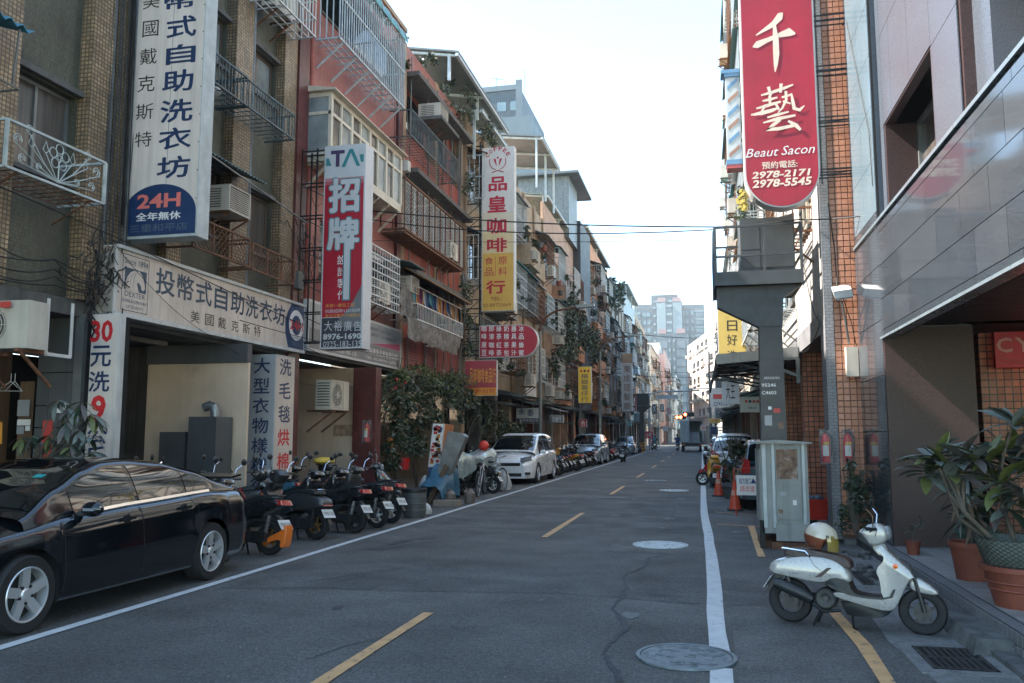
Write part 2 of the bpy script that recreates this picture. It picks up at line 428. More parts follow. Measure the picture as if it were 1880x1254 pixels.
for j in range(31):
    for i in range(8):
        x,y = 2.30+i*.25,5.0+j*.25
        if n > 250 or y > 12.6:continue
        if x > 3.2 and y > 10.5:continue
        o = put('tile',RN.choice(TM),plat);o.location = (x,y,.204+RN.uniform(0,.002));n += 1
# the edge of grey kerb tiles: one row on top, one on the face
KT = [tile_piece(.1,.096,.012,m,'kerb_tile') for m in ('kerb_tile',)]
KF = MB().add([(0,.003,0),(0,.093,0),(0,.093,.088),(0,.003,.088),(-.01,.006,.003),(-.01,.09,.003),(-.01,.09,.085),(-.01,.006,.085)],
    [(7,6,5,4),(0,4,5,1),(1,5,6,2),(2,6,7,3),(3,7,4,0)]).mesh('kerb_tile',MATS['kerb_tile'])
kt = struct('kerb',MB().box(2.165,2.29,4.5,13.3,0,.203),MATS['grout'])
for j in range(81):
    y = 5.2+j*.1
    o = put('kerb_tile',KT[0],kt);o.location = (2.17,y,.203)
    for z in ((.108,.012) if j < 60 else (.108,)):
        o = put('kerb_tile',KF,kt);o.location = (2.165,y,z)
mb = MB();mb.add([(1.88,6.85,0),(2.16,6.85,0),(2.16,7.95,0),(1.90,7.95,0),(1.92,6.9,.12),(2.16,6.9,.125),(2.16,7.92,.12),(1.95,7.9,.115)],
                  [(4,5,6,7),(0,1,5,4),(1,2,6,5),(2,3,7,6),(3,0,4,7)])
single('kerb_step',mb,MATS['kerb_concrete'],'rough broken concrete step block against the tiled platform edge','step',smooth=False)
mb = MB()
for i in range(26):
    s = RN.uniform(.03,.09);x = RN.uniform(1.75,2.12);y = RN.uniform(9.6,12.4)
    mb.ball((x,y,s*.4),s,3,sc=(1,RN.uniform(.7,1.4),.6))
single('rubble_heap',mb,MATS['kerb_concrete'],'heap of broken grey rubble along the kerb below the orange tiled pillar','rubble')['kind'] = 'stuff'
def grate(cx,cy,w,d,label,rows=2,cols=7,rz=0):
    t = thing('drain_grate',label,'drain grate',(cx,cy,0),rotz=rz)
    part('pit',MB().box(-w/2,w/2,-d/2,d/2,.005,.0065),MATS['dark_void'],t,world=False)
    part('surround',MB().box(-w/2-.1,w/2+.1,-d/2-.1,-d/2,.0,.012).box(-w/2-.1,w/2+.1,d/2,d/2+.1,.0,.012)
         .box(-w/2-.1,-w/2,-d/2,d/2,.0,.012).box(w/2,w/2+.1,-d/2,d/2,.0,.012),MATS['concrete'],t,world=False)
    mb = MB();mb.box(-w/2,w/2,-d/2,-d/2+.03,.006,.02).box(-w/2,w/2,d/2-.03,d/2,.006,.02).box(-w/2,w/2,-.02,.02,.006,.02)
    mb.box(-w/2,-w/2+.03,-d/2,d/2,.006,.019).box(w/2-.03,w/2,-d/2,d/2,.006,.019)
    part('frame',mb,MATS['iron'],t,world=False)
    for i in range(cols-1):
        x =-w/2+.03+(w-.06)*(i+1)/cols
        part('bar',MB().box(x-.014,x+.014,-d/2,d/2,.006,.018),MATS['iron'],t,world=False)
grate(1.71,6.72,.42,.62,'slotted iron drain grate in pale cement below the concrete step',2,8,0)
grate(1.80,10.2,.34,.9,'slotted iron drain grate glimpsed behind the white scooter footboard',2,7)
# left arcade floor and its kerb
struct('arcade_floor',MB().box(-13.5,-8.25,-8,200,-.1,.10),MATS['old_concrete'])
struct('right_arcade_floor',MB().box(2.0,9,13.3,24,-.1,.06),MATS['concrete'])
# red and pale marks beside the left scooters
mat('red_line',(.35,.08,.08),.8,var=.3,scale=5,col2=(.1,.09,.09),mix2=.9,m2scale=6)
struct('red_line',strip([(-7.2,4),(-7.2,17)],.09,.007),MATS['red_line'])
# litter specks on the asphalt
mb = MB()
for i in range(110):
    x,y = RN.uniform(-5,1.2),5.2+14*RN.random() ** 1.6;s = RN.uniform(.002,.007)
    mb.box(x,x+s*RN.uniform(1,2),y,y+s,.001,.012)
mat('litter',(.20,.19,.17),.8,var=.3,scale=30)
struct('road_litter',mb,MATS['litter'],kind='stuff')
# ------------------------------------------------------------ right: granite building
mat('granite_polished',(.040,.048,.060),.08,var=.45,scale=50,spec=.6,coat=.15)
mat('granite_polished_b',(.050,.058,.070),.10,var=.45,scale=60,spec=.6,coat=.1)
mat('granite_sky_reflection',(.13,.185,.22),.2,metal=.1,var=.08,scale=.7,streak=.15)  # upper corner granite: pale blue sky reflection put into the base colour
mat('granite_rough',(.050,.027,.026),.45,var=.5,scale=70,spec=.4)
mat('granite_pink',(.085,.098,.12),.3,var=.3,scale=80,spec=.6,col2=(.07,.075,.085),mix2=.4,m2scale=1.5)
mat('steel_blue',(.24,.30,.34),.3,metal=.5,var=.1)
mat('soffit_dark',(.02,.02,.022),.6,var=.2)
mat('orange_tile',(.52,.235,.14),.35,var=.2,scale=5,spec=.5,col2=(.32,.15,.10),mix2=.4,m2scale=3)
mat('orange_tile_b',(.58,.28,.18),.35,var=.14,scale=5)
mat('orange_tile_wall',(.42,.15,.08),.4,tile=(.098,.098,.008),grout=(.03,.02,.02),var=.15)
mat('orange_grout',(.15,.085,.065),.9,var=.2)
mat('grey_tile_wall',(.22,.22,.23),.45,tile=(.10,.05,.004,.5),grout=(.1,.1,.1),tvar=.1,var=.15,streak=.3)
mat('white_tile_wall',(.50,.46,.42),.5,tile=(.24,.06,.006,.5),grout=(.28,.26,.24),tvar=.08,var=.15,streak=.4)

gb = thing('granite_building','dark polished granite building with a jutting panelled band over its entrance','building',(2.3,11.5,0))
part('wall',MB().box(2.34,3.35,11.52,13.2,.2,3.05).box(2.34,9,11.52,13.2,3.06,12).box(2.5,9,2,11.5,4.40,4.46).box(2.52,9,9.0,11.5,5.6,12)
     .box(2.52,9,7.6,8.95,4.4,12).box(3.2,9,11.25,11.52,3.0,12).box(2.52,9,1,7.6,7.2,12),MATS['granite_pink'],gb)
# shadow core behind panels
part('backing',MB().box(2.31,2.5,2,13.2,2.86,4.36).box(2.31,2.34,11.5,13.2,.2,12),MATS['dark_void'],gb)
def panel(y0,y1,z0,z1,m,x=2.30,nm='granite_panel'):
    g = .004
    o = MB().box(x,x+.012,y0+g,y1-g,z0+g,z1-g)
    part(nm,o,MATS[m],gb)
rows = [(2.95,3.35),(3.35,3.79),(3.79,4.22)]
for k,(z0,z1) in enumerate(rows):
    y = 2.2+(.35*k) % .75
    while y < 11.5:
        y1 = min(y+.78,11.5) if 11.5-y > 1.1 else 11.5
        panel(y,y1,z0,z1,RN.choice(['granite_polished','granite_polished_b','granite_polished']));y = y1
y = 2.2
while y < 11.4:
    panel(y,min(y+1.1,11.5),2.86,2.95,'granite_polished');panel(y,min(y+1.1,11.5),4.22,4.34,'granite_polished_b');y += 1.1
part('coping',MB().box(2.27,2.6,2,13.2,4.345,4.385),MATS['steel_blue'],gb)
part('edge_trim',MB().box(2.27,2.42,2,11.5,2.83,2.86),MATS['steel_blue'],gb)
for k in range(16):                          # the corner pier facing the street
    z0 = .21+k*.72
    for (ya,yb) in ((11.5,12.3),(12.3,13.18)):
        panel(ya,yb,z0,z0+.72,RN.choice(['granite_polished','granite_polished_b']) if z0 < 4.3 else 'granite_sky_reflection')
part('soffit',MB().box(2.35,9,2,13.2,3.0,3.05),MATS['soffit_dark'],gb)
# pier face towards the camera, rough dark granite with a recessed band
for z0,z1,d in ((.21,1.26,0),(1.26,1.40,.03),(1.40,2.98,0)):
    part('pier_slab',MB().box(2.305,3.35,11.44+d,11.5,z0+.003,z1-.003),MATS['granite_rough'],gb)
# upper wall panels facing the street, window opening, reveals
for (ya,yb,za,zb) in ((11.3,11.5,4.4,12),(8.1,9.0,4.4,12),(9.0,9.9,5.62,12),(9.9,10.8,5.62,12),(10.8,11.3,5.62,12),(4.2,5.6,7.0,12),(5.6,6.9,7.0,12),(6.9,8.1,7.0,12),(2,4.2,7.0,12)):
    z = za
    while z < zb-.01:
        zt = min(z+1.2,zb);panel(ya,yb,z,zt,'granite_pink',2.40);z = zt
part('window_reveal',MB().box(2.41,2.95,11.24,11.3,4.4,5.62).box(2.41,2.95,9.0,9.05,4.4,5.62).box(2.41,2.95,9.0,11.3,5.60,5.66),MATS['granite_rough'],gb)
wf = part('window',MB().box(2.78,2.84,9.05,11.24,4.42,4.47).box(2.78,2.84,9.05,11.24,5.55,5.60).box(2.78,2.84,9.05,9.10,4.4,5.6)
          .box(2.78,2.84,11.19,11.24,4.4,5.6).box(2.76,2.82,10.10,10.15,4.4,5.6).box(2.80,2.86,10.2,10.25,4.4,5.6),MATS['frame_grey'],gb)
part('pane',MB().box(2.81,2.815,9.1,10.12,4.45,5.57),MATS['glass_dark'],wf)
part('pane',MB().box(2.83,2.835,10.2,11.2,4.45,5.57),MATS['glass_curtain'],wf)
# recessed balcony with a shelf for the window unit
part('balcony_recess',MB().box(3.6,3.66,2,8.1,4.4,7.0).box(2.42,3.6,8.05,8.1,4.4,7.0).box(2.42,3.6,2,8.1,6.95,7.02),MATS['granite_rough'],gb)
part('balcony_pier',MB().box(3.0,3.6,7.15,7.30,4.4,7.0),MATS['orange_tile_wall'],gb)
part('shelf',MB().box(2.62,3.3,6.2,7.1,5.22,5.34),MATS['granite_pink'],gb)
# entrance recess: orange tiled wall, red shop sign, lamp
part('inner_wall',MB().box(3.75,9,12.6,12.9,.2,3.0),MATS['orange_tile_wall'],gb)
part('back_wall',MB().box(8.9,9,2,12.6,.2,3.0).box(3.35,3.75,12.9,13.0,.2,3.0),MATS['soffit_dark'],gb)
mat('sign_red_dim',(.6,.015,.035),.4,var=.05);mat('letter_pink',(.8,.4,.4),.5,var=.05);mat('letter_red',(.5,.06,.05),.5,var=0)
sg = thing('shop_sign','red shop sign under the dark soffit lettered CY and Chian Yi','sign',(4.0,12.3,2.6))
part('panel',MB().box(3.86,6.6,12.30,12.40,2.50,2.98),MATS['sign_red_dim'],sg)
for s,x,w,z,h,m in (('C',3.88,.19,2.70,.20,'letter_pink'),('Y',4.10,.22,2.70,.20,'letter_pink'),('千',4.52,.34,2.58,.36,'letter_pink'),('藝',5.0,.36,2.58,.36,'letter_pink'),('Chian Yi',3.88,.52,2.54,.10,'letter_red')):
    part('lettering',text(s,(x,12.295,z),(w,0,0),(0,0,h),.02),MATS[m],sg)
mat('lamp_red',(1,.05,.03),.4,emit=3.,var=0);mat('lamp_white',(1,.95,.9),.4,emit=1.2,var=0)
lt = thing('tube_light','fluorescent tube with a red lamp at its end on top of the orange tiled wall','lamp',(4.4,12.5,2.3))
part('tube',MB().box(4.55,6.0,12.5,12.56,2.42,2.47),MATS['lamp_white'],lt);part('red_lamp',MB().box(4.40,4.50,12.5,12.56,2.40,2.47),MATS['lamp_red'],lt)
part('fitting',MB().box(4.30,6.1,12.56,12.59,2.36,2.5),MATS['white_metal'],lt)

# air conditioner prototypes -------------------------------------------------
mat('ac_cream',(.50,.46,.39),.5,var=.12,scale=3,streak=.4,col2=(.25,.15,.08),mix2=.4,m2scale=6,m2edge=(.62,.72))
mat('ac_dark',(.05,.05,.05),.6,var=.2)
def ac_condenser():
    """outdoor unit: fan side looks along +x, size .78 wide (y) .55 high .3 deep; origin at its base centre"""
    t = thing('condenser_unit','x','air conditioner')
    part('case',MB().box(-.15,.14,-.39,.39,0,.54).box(.14,.15,-.39,-.36,0,.54).box(.14,.15,.36,.39,0,.54).box(.14,.15,-.36,.36,0,.03).box(.14,.15,-.36,.36,.51,.54).box(.14,.15,.15,.36,.03,.51),MATS['ac_cream'],t,world=False)
    g = part('fan_grille',MB().lathe([(.001,.143),(.21,.143)],(0,-.10,.27),'x',20),MATS['ac_dark'],t,world=False)
    mb = MB()
    for r in (.07,.11,.15,.19,.21):
        mb.lathe([(r-.006,.150),(r+.006,.152),(r+.006,.146)],(0,-.10,.27),'x',20)
    for a in range(8):
        c,s = math.cos(a*.785),math.sin(a*.785);mb.bar((.15,-.10+.04*c,.27+.04*s),(.15,-.10+.21*c,.27+.21*s),.008)
    part('guard',mb,MATS['ac_cream'],g,world=False)
    part('hub',MB().lathe([(.001,.156),(.055,.154),(.06,.145)],(0,-.10,.27),'x',12),MATS['ac_cream'],g,world=False)
    mb = MB()
    for i in range(9):mb.box(-.12,.12,-.395,-.39,.07+i*.05,.09+i*.05)
    part('vent',mb,MATS['ac_dark'],t,world=False)
    mb = MB()
    for y in (-.3,.3):mb.bar((-.35,y,-.02),(.2,y,-.02),.04).bar((-.35,y,-.4),(.15,y,-.03),.03)
    part('bracket',mb,MATS['rusty'],t,world=False)
    return t
def ac_window():
    """boxy window unit: slatted face along +x; .66 wide, .43 high, .55 deep"""
    t = thing('window_unit','x','air conditioner')
    part('case',MB().box(-.5,.05,-.33,.33,0,.02).box(-.5,.05,-.33,.33,.41,.43).box(-.5,.05,-.33,-.31,.02,.41).box(-.5,.05,.31,.33,.02,.41),MATS['ac_cream'],t,world=False)
    part('coil',MB().box(-.45,.02,-.305,.305,.025,.405),MATS['ac_dark'],t,world=False)
    mb = MB()
    for i in range(11):mb.box(.02,.035,-.31,.31,.035+i*.034,.048+i*.034)
    part('slats',mb,MATS['ac_cream'],t,world=False)
    mb = MB()
    for i in range(8):mb.box(-.42,-.10,-.335,-.33,.06+i*.042,.075+i*.042)
    part('side_vent',mb,MATS['ac_dark'],t,world=False)
    mb = MB()
    for y in (-.28,.28):mb.bar((-.5,y,-.02),(.05,y,-.02),.03).bar((-.5,y,-.32),(.03,y,-.03),.025)
    part('bracket',mb,MATS['rusty'],t,world=False)
    return t
COND,WUNIT = ac_condenser(),ac_window();_used = {}
def ac(kind,loc,label,rotz=0.,group='air conditioners on the street fronts',scale=1.):
    pr = COND if kind == 'c' else WUNIT
    if kind in _used:o = dup(pr)
    else:o = pr;_used[kind] = 1
    o.location = loc;o.rotation_euler = (0,0,rotz);o.scale = (scale,)*3;o['label'] = label;o['group'] = group
    return o
ac('w',(2.66,6.62,5.36),'boxy window unit with louvred face on the granite balcony shelf',rad(200),scale=1.5)

# ------------------------------------------------------------ right: orange tiled pier and white building
wb = thing('white_tiled_building','white tiled building with an orange tiled end pier and caged windows','building',(1.9,13.5,0))
part('pier_core',MB().box(1.915,3.4,13.53,13.9,.05,20),MATS['orange_grout'],wb)
TT = [MB().add([(0,0,0),(.088,0,0),(.088,0,.088),(0,0,.088),(.004,-.012,.004),(.084,-.012,.004),(.084,-.012,.084),(.004,-.012,.084)],
     [(4,5,6,7),(0,1,5,4),(1,2,6,5),(2,3,7,6),(3,0,4,7)]).mesh('tile',MATS[m]) for m in ('orange_tile','orange_tile_b')]
rest = MB();n = 0;W0 = wloc(wb)
for k in range(150):
    for i in range(6):
        x,z = 2.02+i*.0955 ,.12+k*.0955
        if n < 296:
            o = put('tile',TT[0 if RN.random() < .7 else 1],wb);o.location = (x-W0.x,13.53-W0.y+RN.uniform(-.002,.002),z);n += 1
        else:rest.add([(x,13.53,z),(x+.088,13.53,z),(x+.088,13.53,z+.088),(x,13.53,z+.088),(x+.004,13.518,z+.004),(x+.084,13.518,z+.004),(x+.084,13.518,z+.084),(x+.004,13.518,z+.084)],
                       [(4,5,6,7),(0,1,5,4),(1,2,6,5),(2,3,7,6),(3,0,4,7)])
part('tiling',rest,MATS['orange_tile'],wb,kind='stuff')
part('corner_strip',MB().box(1.88,2.01,13.50,13.53,.05,20).box(1.88,1.915,13.5305,14.0,.05,3.4),MATS['grey_tile_wall'],wb)
part('wall',MB().box(1.90,2.2,14.0,27,3.55,20).box(1.89,1.915,13.531,14.0,3.4,20),MATS['white_tile_wall'],wb)
part('lintel',MB().box(1.88,2.3,14.0,27,3.2,3.55),MATS['grey_tile_wall'],wb)
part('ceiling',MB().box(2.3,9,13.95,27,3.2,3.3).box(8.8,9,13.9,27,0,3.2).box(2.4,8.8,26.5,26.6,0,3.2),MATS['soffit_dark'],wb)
for y in (17.2,21.2,25.4):
    part('pillar',MB().box(1.95,2.55,y,y+.5,.06,3.2),MATS['orange_tile_wall'],wb)
part('garage_back',MB().box(3.4,3.5,17.7,26.4,.06,3.2),MATS['soffit_dark'],wb)
part('roller_shutter',MB().box(3.3,3.38,18,21,.06,2.6),mat('shutter_grey',(.12,.13,.13),.5,metal=.3,tile=(9,.09,.012),grout=(.04,.04,.04),tvar=.05),wb)

# helpers for cages, windows and the like on a street front -------------------
class Front:
    """a wall plane: u runs along the street (+Y), n points out of the wall (+-X)"""
    def __init__(s,X,n):s.X = X;s.n = n
    def p(s,u,z,d=0.):return (s.X+s.n*d,u,z)
    def box(s,mb,u0,u1,z0,z1,d0,d1,mi=None):return mb.box(s.X+s.n*d0,s.X+s.n*d1,u0,u1,z0,z1,mi)
LF = Front(-8.2,1);RF = Front(1.9,-1)
def cage(fr,par,u0,u1,z0,z1,d,m,step=.13,rail=.9,base='grey_metal',name='window_cage',bar=.016,hz=3,d0=0.):
    mb = MB();b = bar
    def post(u,dd,za=z0,zb=z1):mb.add(*_bx(fr,u-b/2,u+b/2,za,zb,dd-b/2,dd+b/2))
    n = max(2,int((u1-u0)/step))
    for i in range(n+1):post(u0+(u1-u0)*i/n,d)
    m2 = max(2,int((d-d0)/step))
    for i in range(m2):
        dd = d0+(d-d0)*i/m2;post(u0,dd);post(u1,dd)
    B = b*1.7
    for k in range(hz+1):
        z = z0+(z1-z0)*k/hz
        mb.add(*_bx(fr,u0-B/2,u1+B/2,z-B/2,z+B/2,d-B/2,d+B/2))
        for u in (u0,u1):mb.add(*_bx(fr,u-B/2,u+B/2,z-B/2,z+B/2,d0,d))
    k = max(2,int((u1-u0)/.3))
    for i in range(k+1):                      # floor grid
        u = u0+(u1-u0)*i/k;mb.add(*_bx(fr,u-.01,u+.01,z0-.012,z0+.012,d0,d))
    for i in range(1,4):dd = d0+(d-d0)*i/4;mb.add(*_bx(fr,u0,u1,z0-.01,z0+.01,dd-.01,dd+.01))
    return part(name,mb,MATS[m],par)
def _bx(fr,u0,u1,z0,z1,d0,d1):
    t = MB();fr.box(t,u0,u1,z0,z1,d0,d1);return t.v,t.f
def window(fr,par,u0,u1,z0,z1,rec=.12,cols=2,m='frame_grey',g='glass_curtain',fw=.05,transom=None,sill=True,d=0.):
    mb = MB();D0,D1 = d-rec,d-rec+.05
    for a,b_,c,e in ((u0,u1,z0,z0+fw),(u0,u1,z1-fw,z1),(u0,u0+fw,z0+fw,z1-fw),(u1-fw,u1,z0+fw,z1-fw)):fr.box(mb,a,b_,c,e,D0,D1)
    for i in range(1,cols):
        u = u0+(u1-u0)*i/cols;fr.box(mb,u-fw*.45,u+fw*.45,z0+fw,z1-fw,D0+.002,D1-.004)
    if transom:
        z = z0+(z1-z0)*transom;fr.box(mb,u0+fw,u1-fw,z-fw*.45,z+fw*.45,D0+.004,D1-.002)
    w = part('window',mb,MATS[m],par)
    for i in range(cols):
        q = MB();fr.box(q,u0+(u1-u0)*i/cols+.01,u0+(u1-u0)*(i+1)/cols-.01,z0+.01,z1-.01,D0+.015+.012*(i % 2),D0+.02+.012*(i % 2))
        part('pane',q,MATS[g] if (i % 2 or g == 'glass_dark') else MATS[g],w)
    if sill:part('sill',fr.box(MB(),u0-.05,u1+.05,z0-.06,z0-.002,d-rec,d+.06),MATS['old_concrete'],w)
    return w
def wall_holes(fr,u0,u1,z0,z1,holes,d0,d1,mb=None):
    """solid wall slab with rectangular openings"""
    mb = mb or MB();us = sorted({u0,u1,*[h[0] for h in holes],*[h[1] for h in holes]});us = [u for u in us if u0 <= u <= u1]
    for a,b_ in zip(us,us[1:]):
        col = sorted([(h[2],h[3]) for h in holes if h[0] <= a+1e-6 and h[1] >= b_-1e-6]);z = z0
        for h0,h1 in col+[(z1,z1)]:
            if h0 > z+1e-6:fr.box(mb,a,b_,z,h0,d0,d1)
            z = max(z,h1)
    return mb
# projecting rusty cage just beyond the orange pier
cg = cage(RF,wb,14.6,16.1,5.05,6.65,.62,'rusty',.28,bar=.022,hz=4)
part('cage_roof',MB().add([(1.9,14.5,6.95),(1.25,14.5,6.7),(1.25,16.3,6.7),(1.9,16.3,6.95)],[(0,1,2,3)]),MATS['pale_metal'],wb)
part('cage_floor_frame',MB().bar((1.3,14.6,5.0),(1.9,14.6,4.5),.03).bar((1.3,16.1,5.0),(1.9,16.1,4.5),.03),MATS['rusty'],wb)
window(RF,wb,14.8,15.9,5.2,6.5,rec=-.01,g='glass_dark',m='frame_cream')
for (y0,y1) in ((17.3,20.2),(21.3,24.6)):
    for k in range(1,6):
        z = 4.1+3.1*(k-1)
        cage(RF,wb,y0,y1,z,z+1.7,.75,'pale_metal',.14,bar=.02)
        window(RF,wb,y0+.3,y1-.3,z+.2,z+1.5,rec=-.01,g='glass_dark')
        mb = MB()
        for u in (y0+.1,(y0+y1)/2,y1-.1):mb.bar(RF.p(u,z-.02,.75),RF.p(u,z-.65,0),.03)
        part('cage_bracket',mb,MATS['frame_grey'],wb)
        part('cage_roof',MB().add([RF.p(y0-.1,z+1.95,0),RF.p(y0-.1,z+1.72,.9),RF.p(y1+.1,z+1.72,.9),RF.p(y1+.1,z+1.95,0)],[(0,1,2,3)]),MATS[RN.choice(['pale_metal','teal_metal'])],wb)
for k in range(2,6):
    z = 5.05+3.1*(k-1);cage(RF,wb,14.6,16.1,z,z+1.6,.6,'pale_metal',.2,bar=.02)
    window(RF,wb,14.8,15.9,z+.15,z+1.5,rec=-.01,g='glass_dark')

# ------------------------------------------------------------ red hanging sign 千藝 and its frame
mat('sign_red',(.36,.006,.026),.5,var=.2,scale=1.2,streak=.25);mat('letter_cream',(.74,.60,.48),.6,var=.1,scale=5)
mat('letter_white',(.72,.70,.68),.6,var=.05)
rs = thing('hanging_sign','tall crimson rounded sign with brush characters and phone numbers over the transformer','sign',(1.28,13.0,5.0))
x0,x1,zc = .735,1.835,5.60;r = (x1-x0)/2;cx = (x0+x1)/2
def rounded(inset,r2=None):
    q = r-inset
    return [(cx-q,12.6)]+[(cx-q*math.cos(a),zc-q*math.sin(a)) for a in [math.pi*i/28 for i in range(29)]]+[(cx+q,12.6)]
part('case',MB().prism([(x,13.0,z) for x,z in rounded(0)],(0,.28,0)),MATS['white_metal'],rs)
part('panel',MB().prism([(x,12.992,z) for x,z in rounded(.022)],(0,.006,0)),MATS['sign_red'],rs)
def rlet(s,px0,py0,px1,py1,m='letter_cream',b=.02,shear=0.):
    a,c = onY(px0,py1,12.99),onY(px1,py0,12.99)
    part('lettering',text(s,(a.x,12.988,a.z),(c.x-a.x,0,0),(0,0,c.z-a.z),b,shear=shear),MATS[m],rs)
def brush(strokes,px0,py0,px1,py1,m='letter_cream'):
    a,c = onY(px0,py1,12.99),onY(px1,py0,12.99);mb = MB()
    for st in strokes:                      # points (x,y,w) in a 0..100 box, y down: a tapered brush stroke
        vs = []
        for i,(x,y,w) in enumerate(st):
            xa,ya = st[max(i-1,0)][:2];xb,yb = st[min(i+1,len(st)-1)][:2]
            d = math.hypot(xb-xa,yb-ya) or 1;nx,ny =-(yb-ya)/d*w/2,(xb-xa)/d*w/2
            vs += [(x+nx,y+ny),(x-nx,y-ny)]
        W_ = [(a.x+(c.x-a.x)*p/100,12.988-.0004*len(mb.f),c.z+(a.z-c.z)*q/100) for p,q in vs]
        mb.add(W_,[(2*i,2*i+1,2*i+3,2*i+2) for i in range(len(st)-1)])
    part('lettering',mb,MATS[m],rs)
brush([[(72,3,2),(66,8,14),(50,20,10),(30,28,6),(10,36,2)],[(2,55,2),(12,52,12),(35,46,8),(60,40,7),(85,36,14),(98,40,3)],[(52,20,6),(54,45,13),(54,70,14),(52,88,9),(50,100,2)]],1382,18,1460,136)
brush([[(20,22,3),(40,18,6),(62,12,6),(80,6,3)],[(34,6,6),(38,24,5)],[(58,2,6),(56,20,5)],[(22,34,3),(36,32,6),(50,29,3)],[(36,24,5),(36,44,5)],[(10,48,3),(30,44,7),(56,38,4)],[(28,42,5),(18,58,4),(6,62,2)],[(46,40,4),(52,54,5)],
       [(0,60,3),(20,58,8),(40,54,7),(52,50,3)],[(58,30,4),(76,26,6),(78,40,6),(80,54,7),(90,58,7),(99,50,2)],[(66,18,5),(66,36,5),(58,52,4),(50,60,2)],[(60,38,4),(74,44,3)],
       [(30,68,3),(48,64,6),(70,60,3)],[(22,78,3),(50,72,7),(82,68,4)],[(54,74,6),(40,84,7),(28,92,8),(50,92,7),(78,88,6)],[(68,78,4),(82,88,8),(90,98,5)]],1380,148,1476,248)
rlet('Beaut',1369,270,1426,290,'letter_white',.0,.1);rlet('Sacon',1434,264,1493,285,'letter_white',.0,.1)
rlet('預約電話:',1399,293,1464,311);rlet('2978-2171',1380,309,1485,329,b=.03,shear=.03);rlet('2978-5545',1381,324,1488,346,b=.03,shear=.03)
mb = MB()
for z in [4.99+.82*k for k in range(9)]:
    for dz in (0,.09):
        for y in (13.08,13.24):mb.bar((1.84,y,z+.55+dz),(2.38,y,z+.55+dz),.018)
    mb.bar((1.84,13.08,z+.55),(2.38,13.24,z+.64),.010)
mb.bar((1.87,13.08,5.4),(1.87,13.08,12.7),.02).bar((2.34,13.08,5.4),(2.34,13.08,12.7),.022)
for z in (5.45,7.9,10.4):mb.bar((2.34,13.2,z+.2),(2.34,13.5,z+.2),.02)
part('support_frame',mb,MATS['black_metal'],rs)
# barber pole on its far side
mat('pole_blue',(.10,.22,.36),.4,var=.1);mat('pole_red',(.4,.07,.07),.4,var=.1);mat('pole_brown',(.30,.17,.12),.5,var=.2)
bp = thing('barber_pole','faded striped barber pole box beside the crimson hanging sign','barber pole',(.62,13.4,5.6))
part('case',MB().box(.50,.72,13.4,13.6,5.98,7.4),MATS['pale_metal'],bp)
part('cap',MB().box(.43,.74,13.36,13.64,7.42,7.48).box(.48,.74,13.37,13.63,7.36,7.42),MATS['pole_blue'],bp)
part('foot',MB().box(.48,.74,13.37,13.63,5.90,5.98),MATS['pole_blue'],bp);part('foot_band',MB().box(.49,.74,13.375,13.63,5.84,5.90),MATS['pole_red'],bp)
for k in range(6):
    z = 6.02+k*.225
    part('stripe',MB().prism([(.53,13.395,z),(.69,13.395,z+.14),(.69,13.395,z+.21),(.53,13.395,z+.07)],(0,.004,0)),MATS[('pole_brown','pole_blue')[k % 2]],bp)

# ------------------------------------------------------------ transformer on its post
mat('transformer_grey',(.055,.06,.062),.55,var=.2,scale=3,streak=.3,col2=(.09,.07,.055),mix2=.5,m2scale=8,m2edge=(.62,.72))
mat('post_grey',(.075,.075,.07),.6,var=.2,scale=2,col2=(.25,.23,.2),mix2=.7,m2scale=5,m2edge=(.70,.74))
tr = thing('transformer_platform','dark grey transformer box on a railed steel platform carried by one post','transformer',(1.1,13.9,0))
mb = MB();mb.add([(.88,13.75,0),(1.30,13.75,0),(1.30,14.1,0),(.88,14.1,0),(.93,13.75,3.5),(1.27,13.75,3.5),(1.27,14.1,3.5),(.93,14.1,3.5)],[(0,3,2,1),(4,5,6,7),(0,1,5,4),(1,2,6,5),(2,3,7,6),(3,0,4,7)])

part('post',mb,MATS['post_grey'],tr)
part('arm',MB().prism([(.28,13.74,3.99),(.28,13.74,3.66),(.92,13.74,3.32),(1.28,13.74,3.32),(1.31,13.74,3.78),(1.58,13.74,3.97),(1.58,13.74,3.99)],(0,.24,0)),MATS['transformer_grey'],tr)
part('platform',MB().box(.28,1.58,13.6,15.1,4.0,4.06).box(.28,1.58,13.57,13.6,3.98,4.2).box(.25,.28,13.57,15.1,3.98,4.2).box(1.58,1.61,13.57,15.1,3.98,4.2)
     .box(.28,1.58,15.07,15.1,3.98,4.2),MATS['transformer_grey'],tr)
mb = MB()
for x in (.27,1.59):
    for y in (13.6,15.08):mb.bar((x,y,4.06),(x,y,4.95),.045)
mb.bar((1.02,13.6,4.06),(1.05,13.6,4.9),.035)
for z in (4.45,4.93):
    mb.bar((.27,13.6,z),(1.59,13.6,z+.02),.032).bar((.27,15.08,z),(1.59,15.08,z),.032).bar((.27,13.6,z),(.27,15.08,z),.032).bar((1.59,13.6,z),(1.59,15.08,z),.032)
part('railing',mb,MATS['transformer_grey'],tr)
tb = part('box',MB().box(.68,1.52,13.85,14.75,4.2,5.12).box(.72,1.48,13.9,14.7,4.06,4.2),MATS['transformer_grey'],tr)
part('door',MB().box(1.00,1.50,13.83,13.849,4.30,5.08).box(.70,.98,13.835,13.849,4.60,5.08).box(.70,.98,13.835,13.849,4.30,4.58),MATS['transformer_grey'],tb)
part('bracket',MB().box(.42,.47,13.9,14.4,4.2,4.25).box(.3,.62,14.0,14.05,4.18,4.21),MATS['rusty'],tr)
part('banner_strip',MB().box(.235,.25,13.65,15.0,3.95,4.9),mat('banner_blue',(.06,.10,.14),.7,var=.4,scale=6),tr)
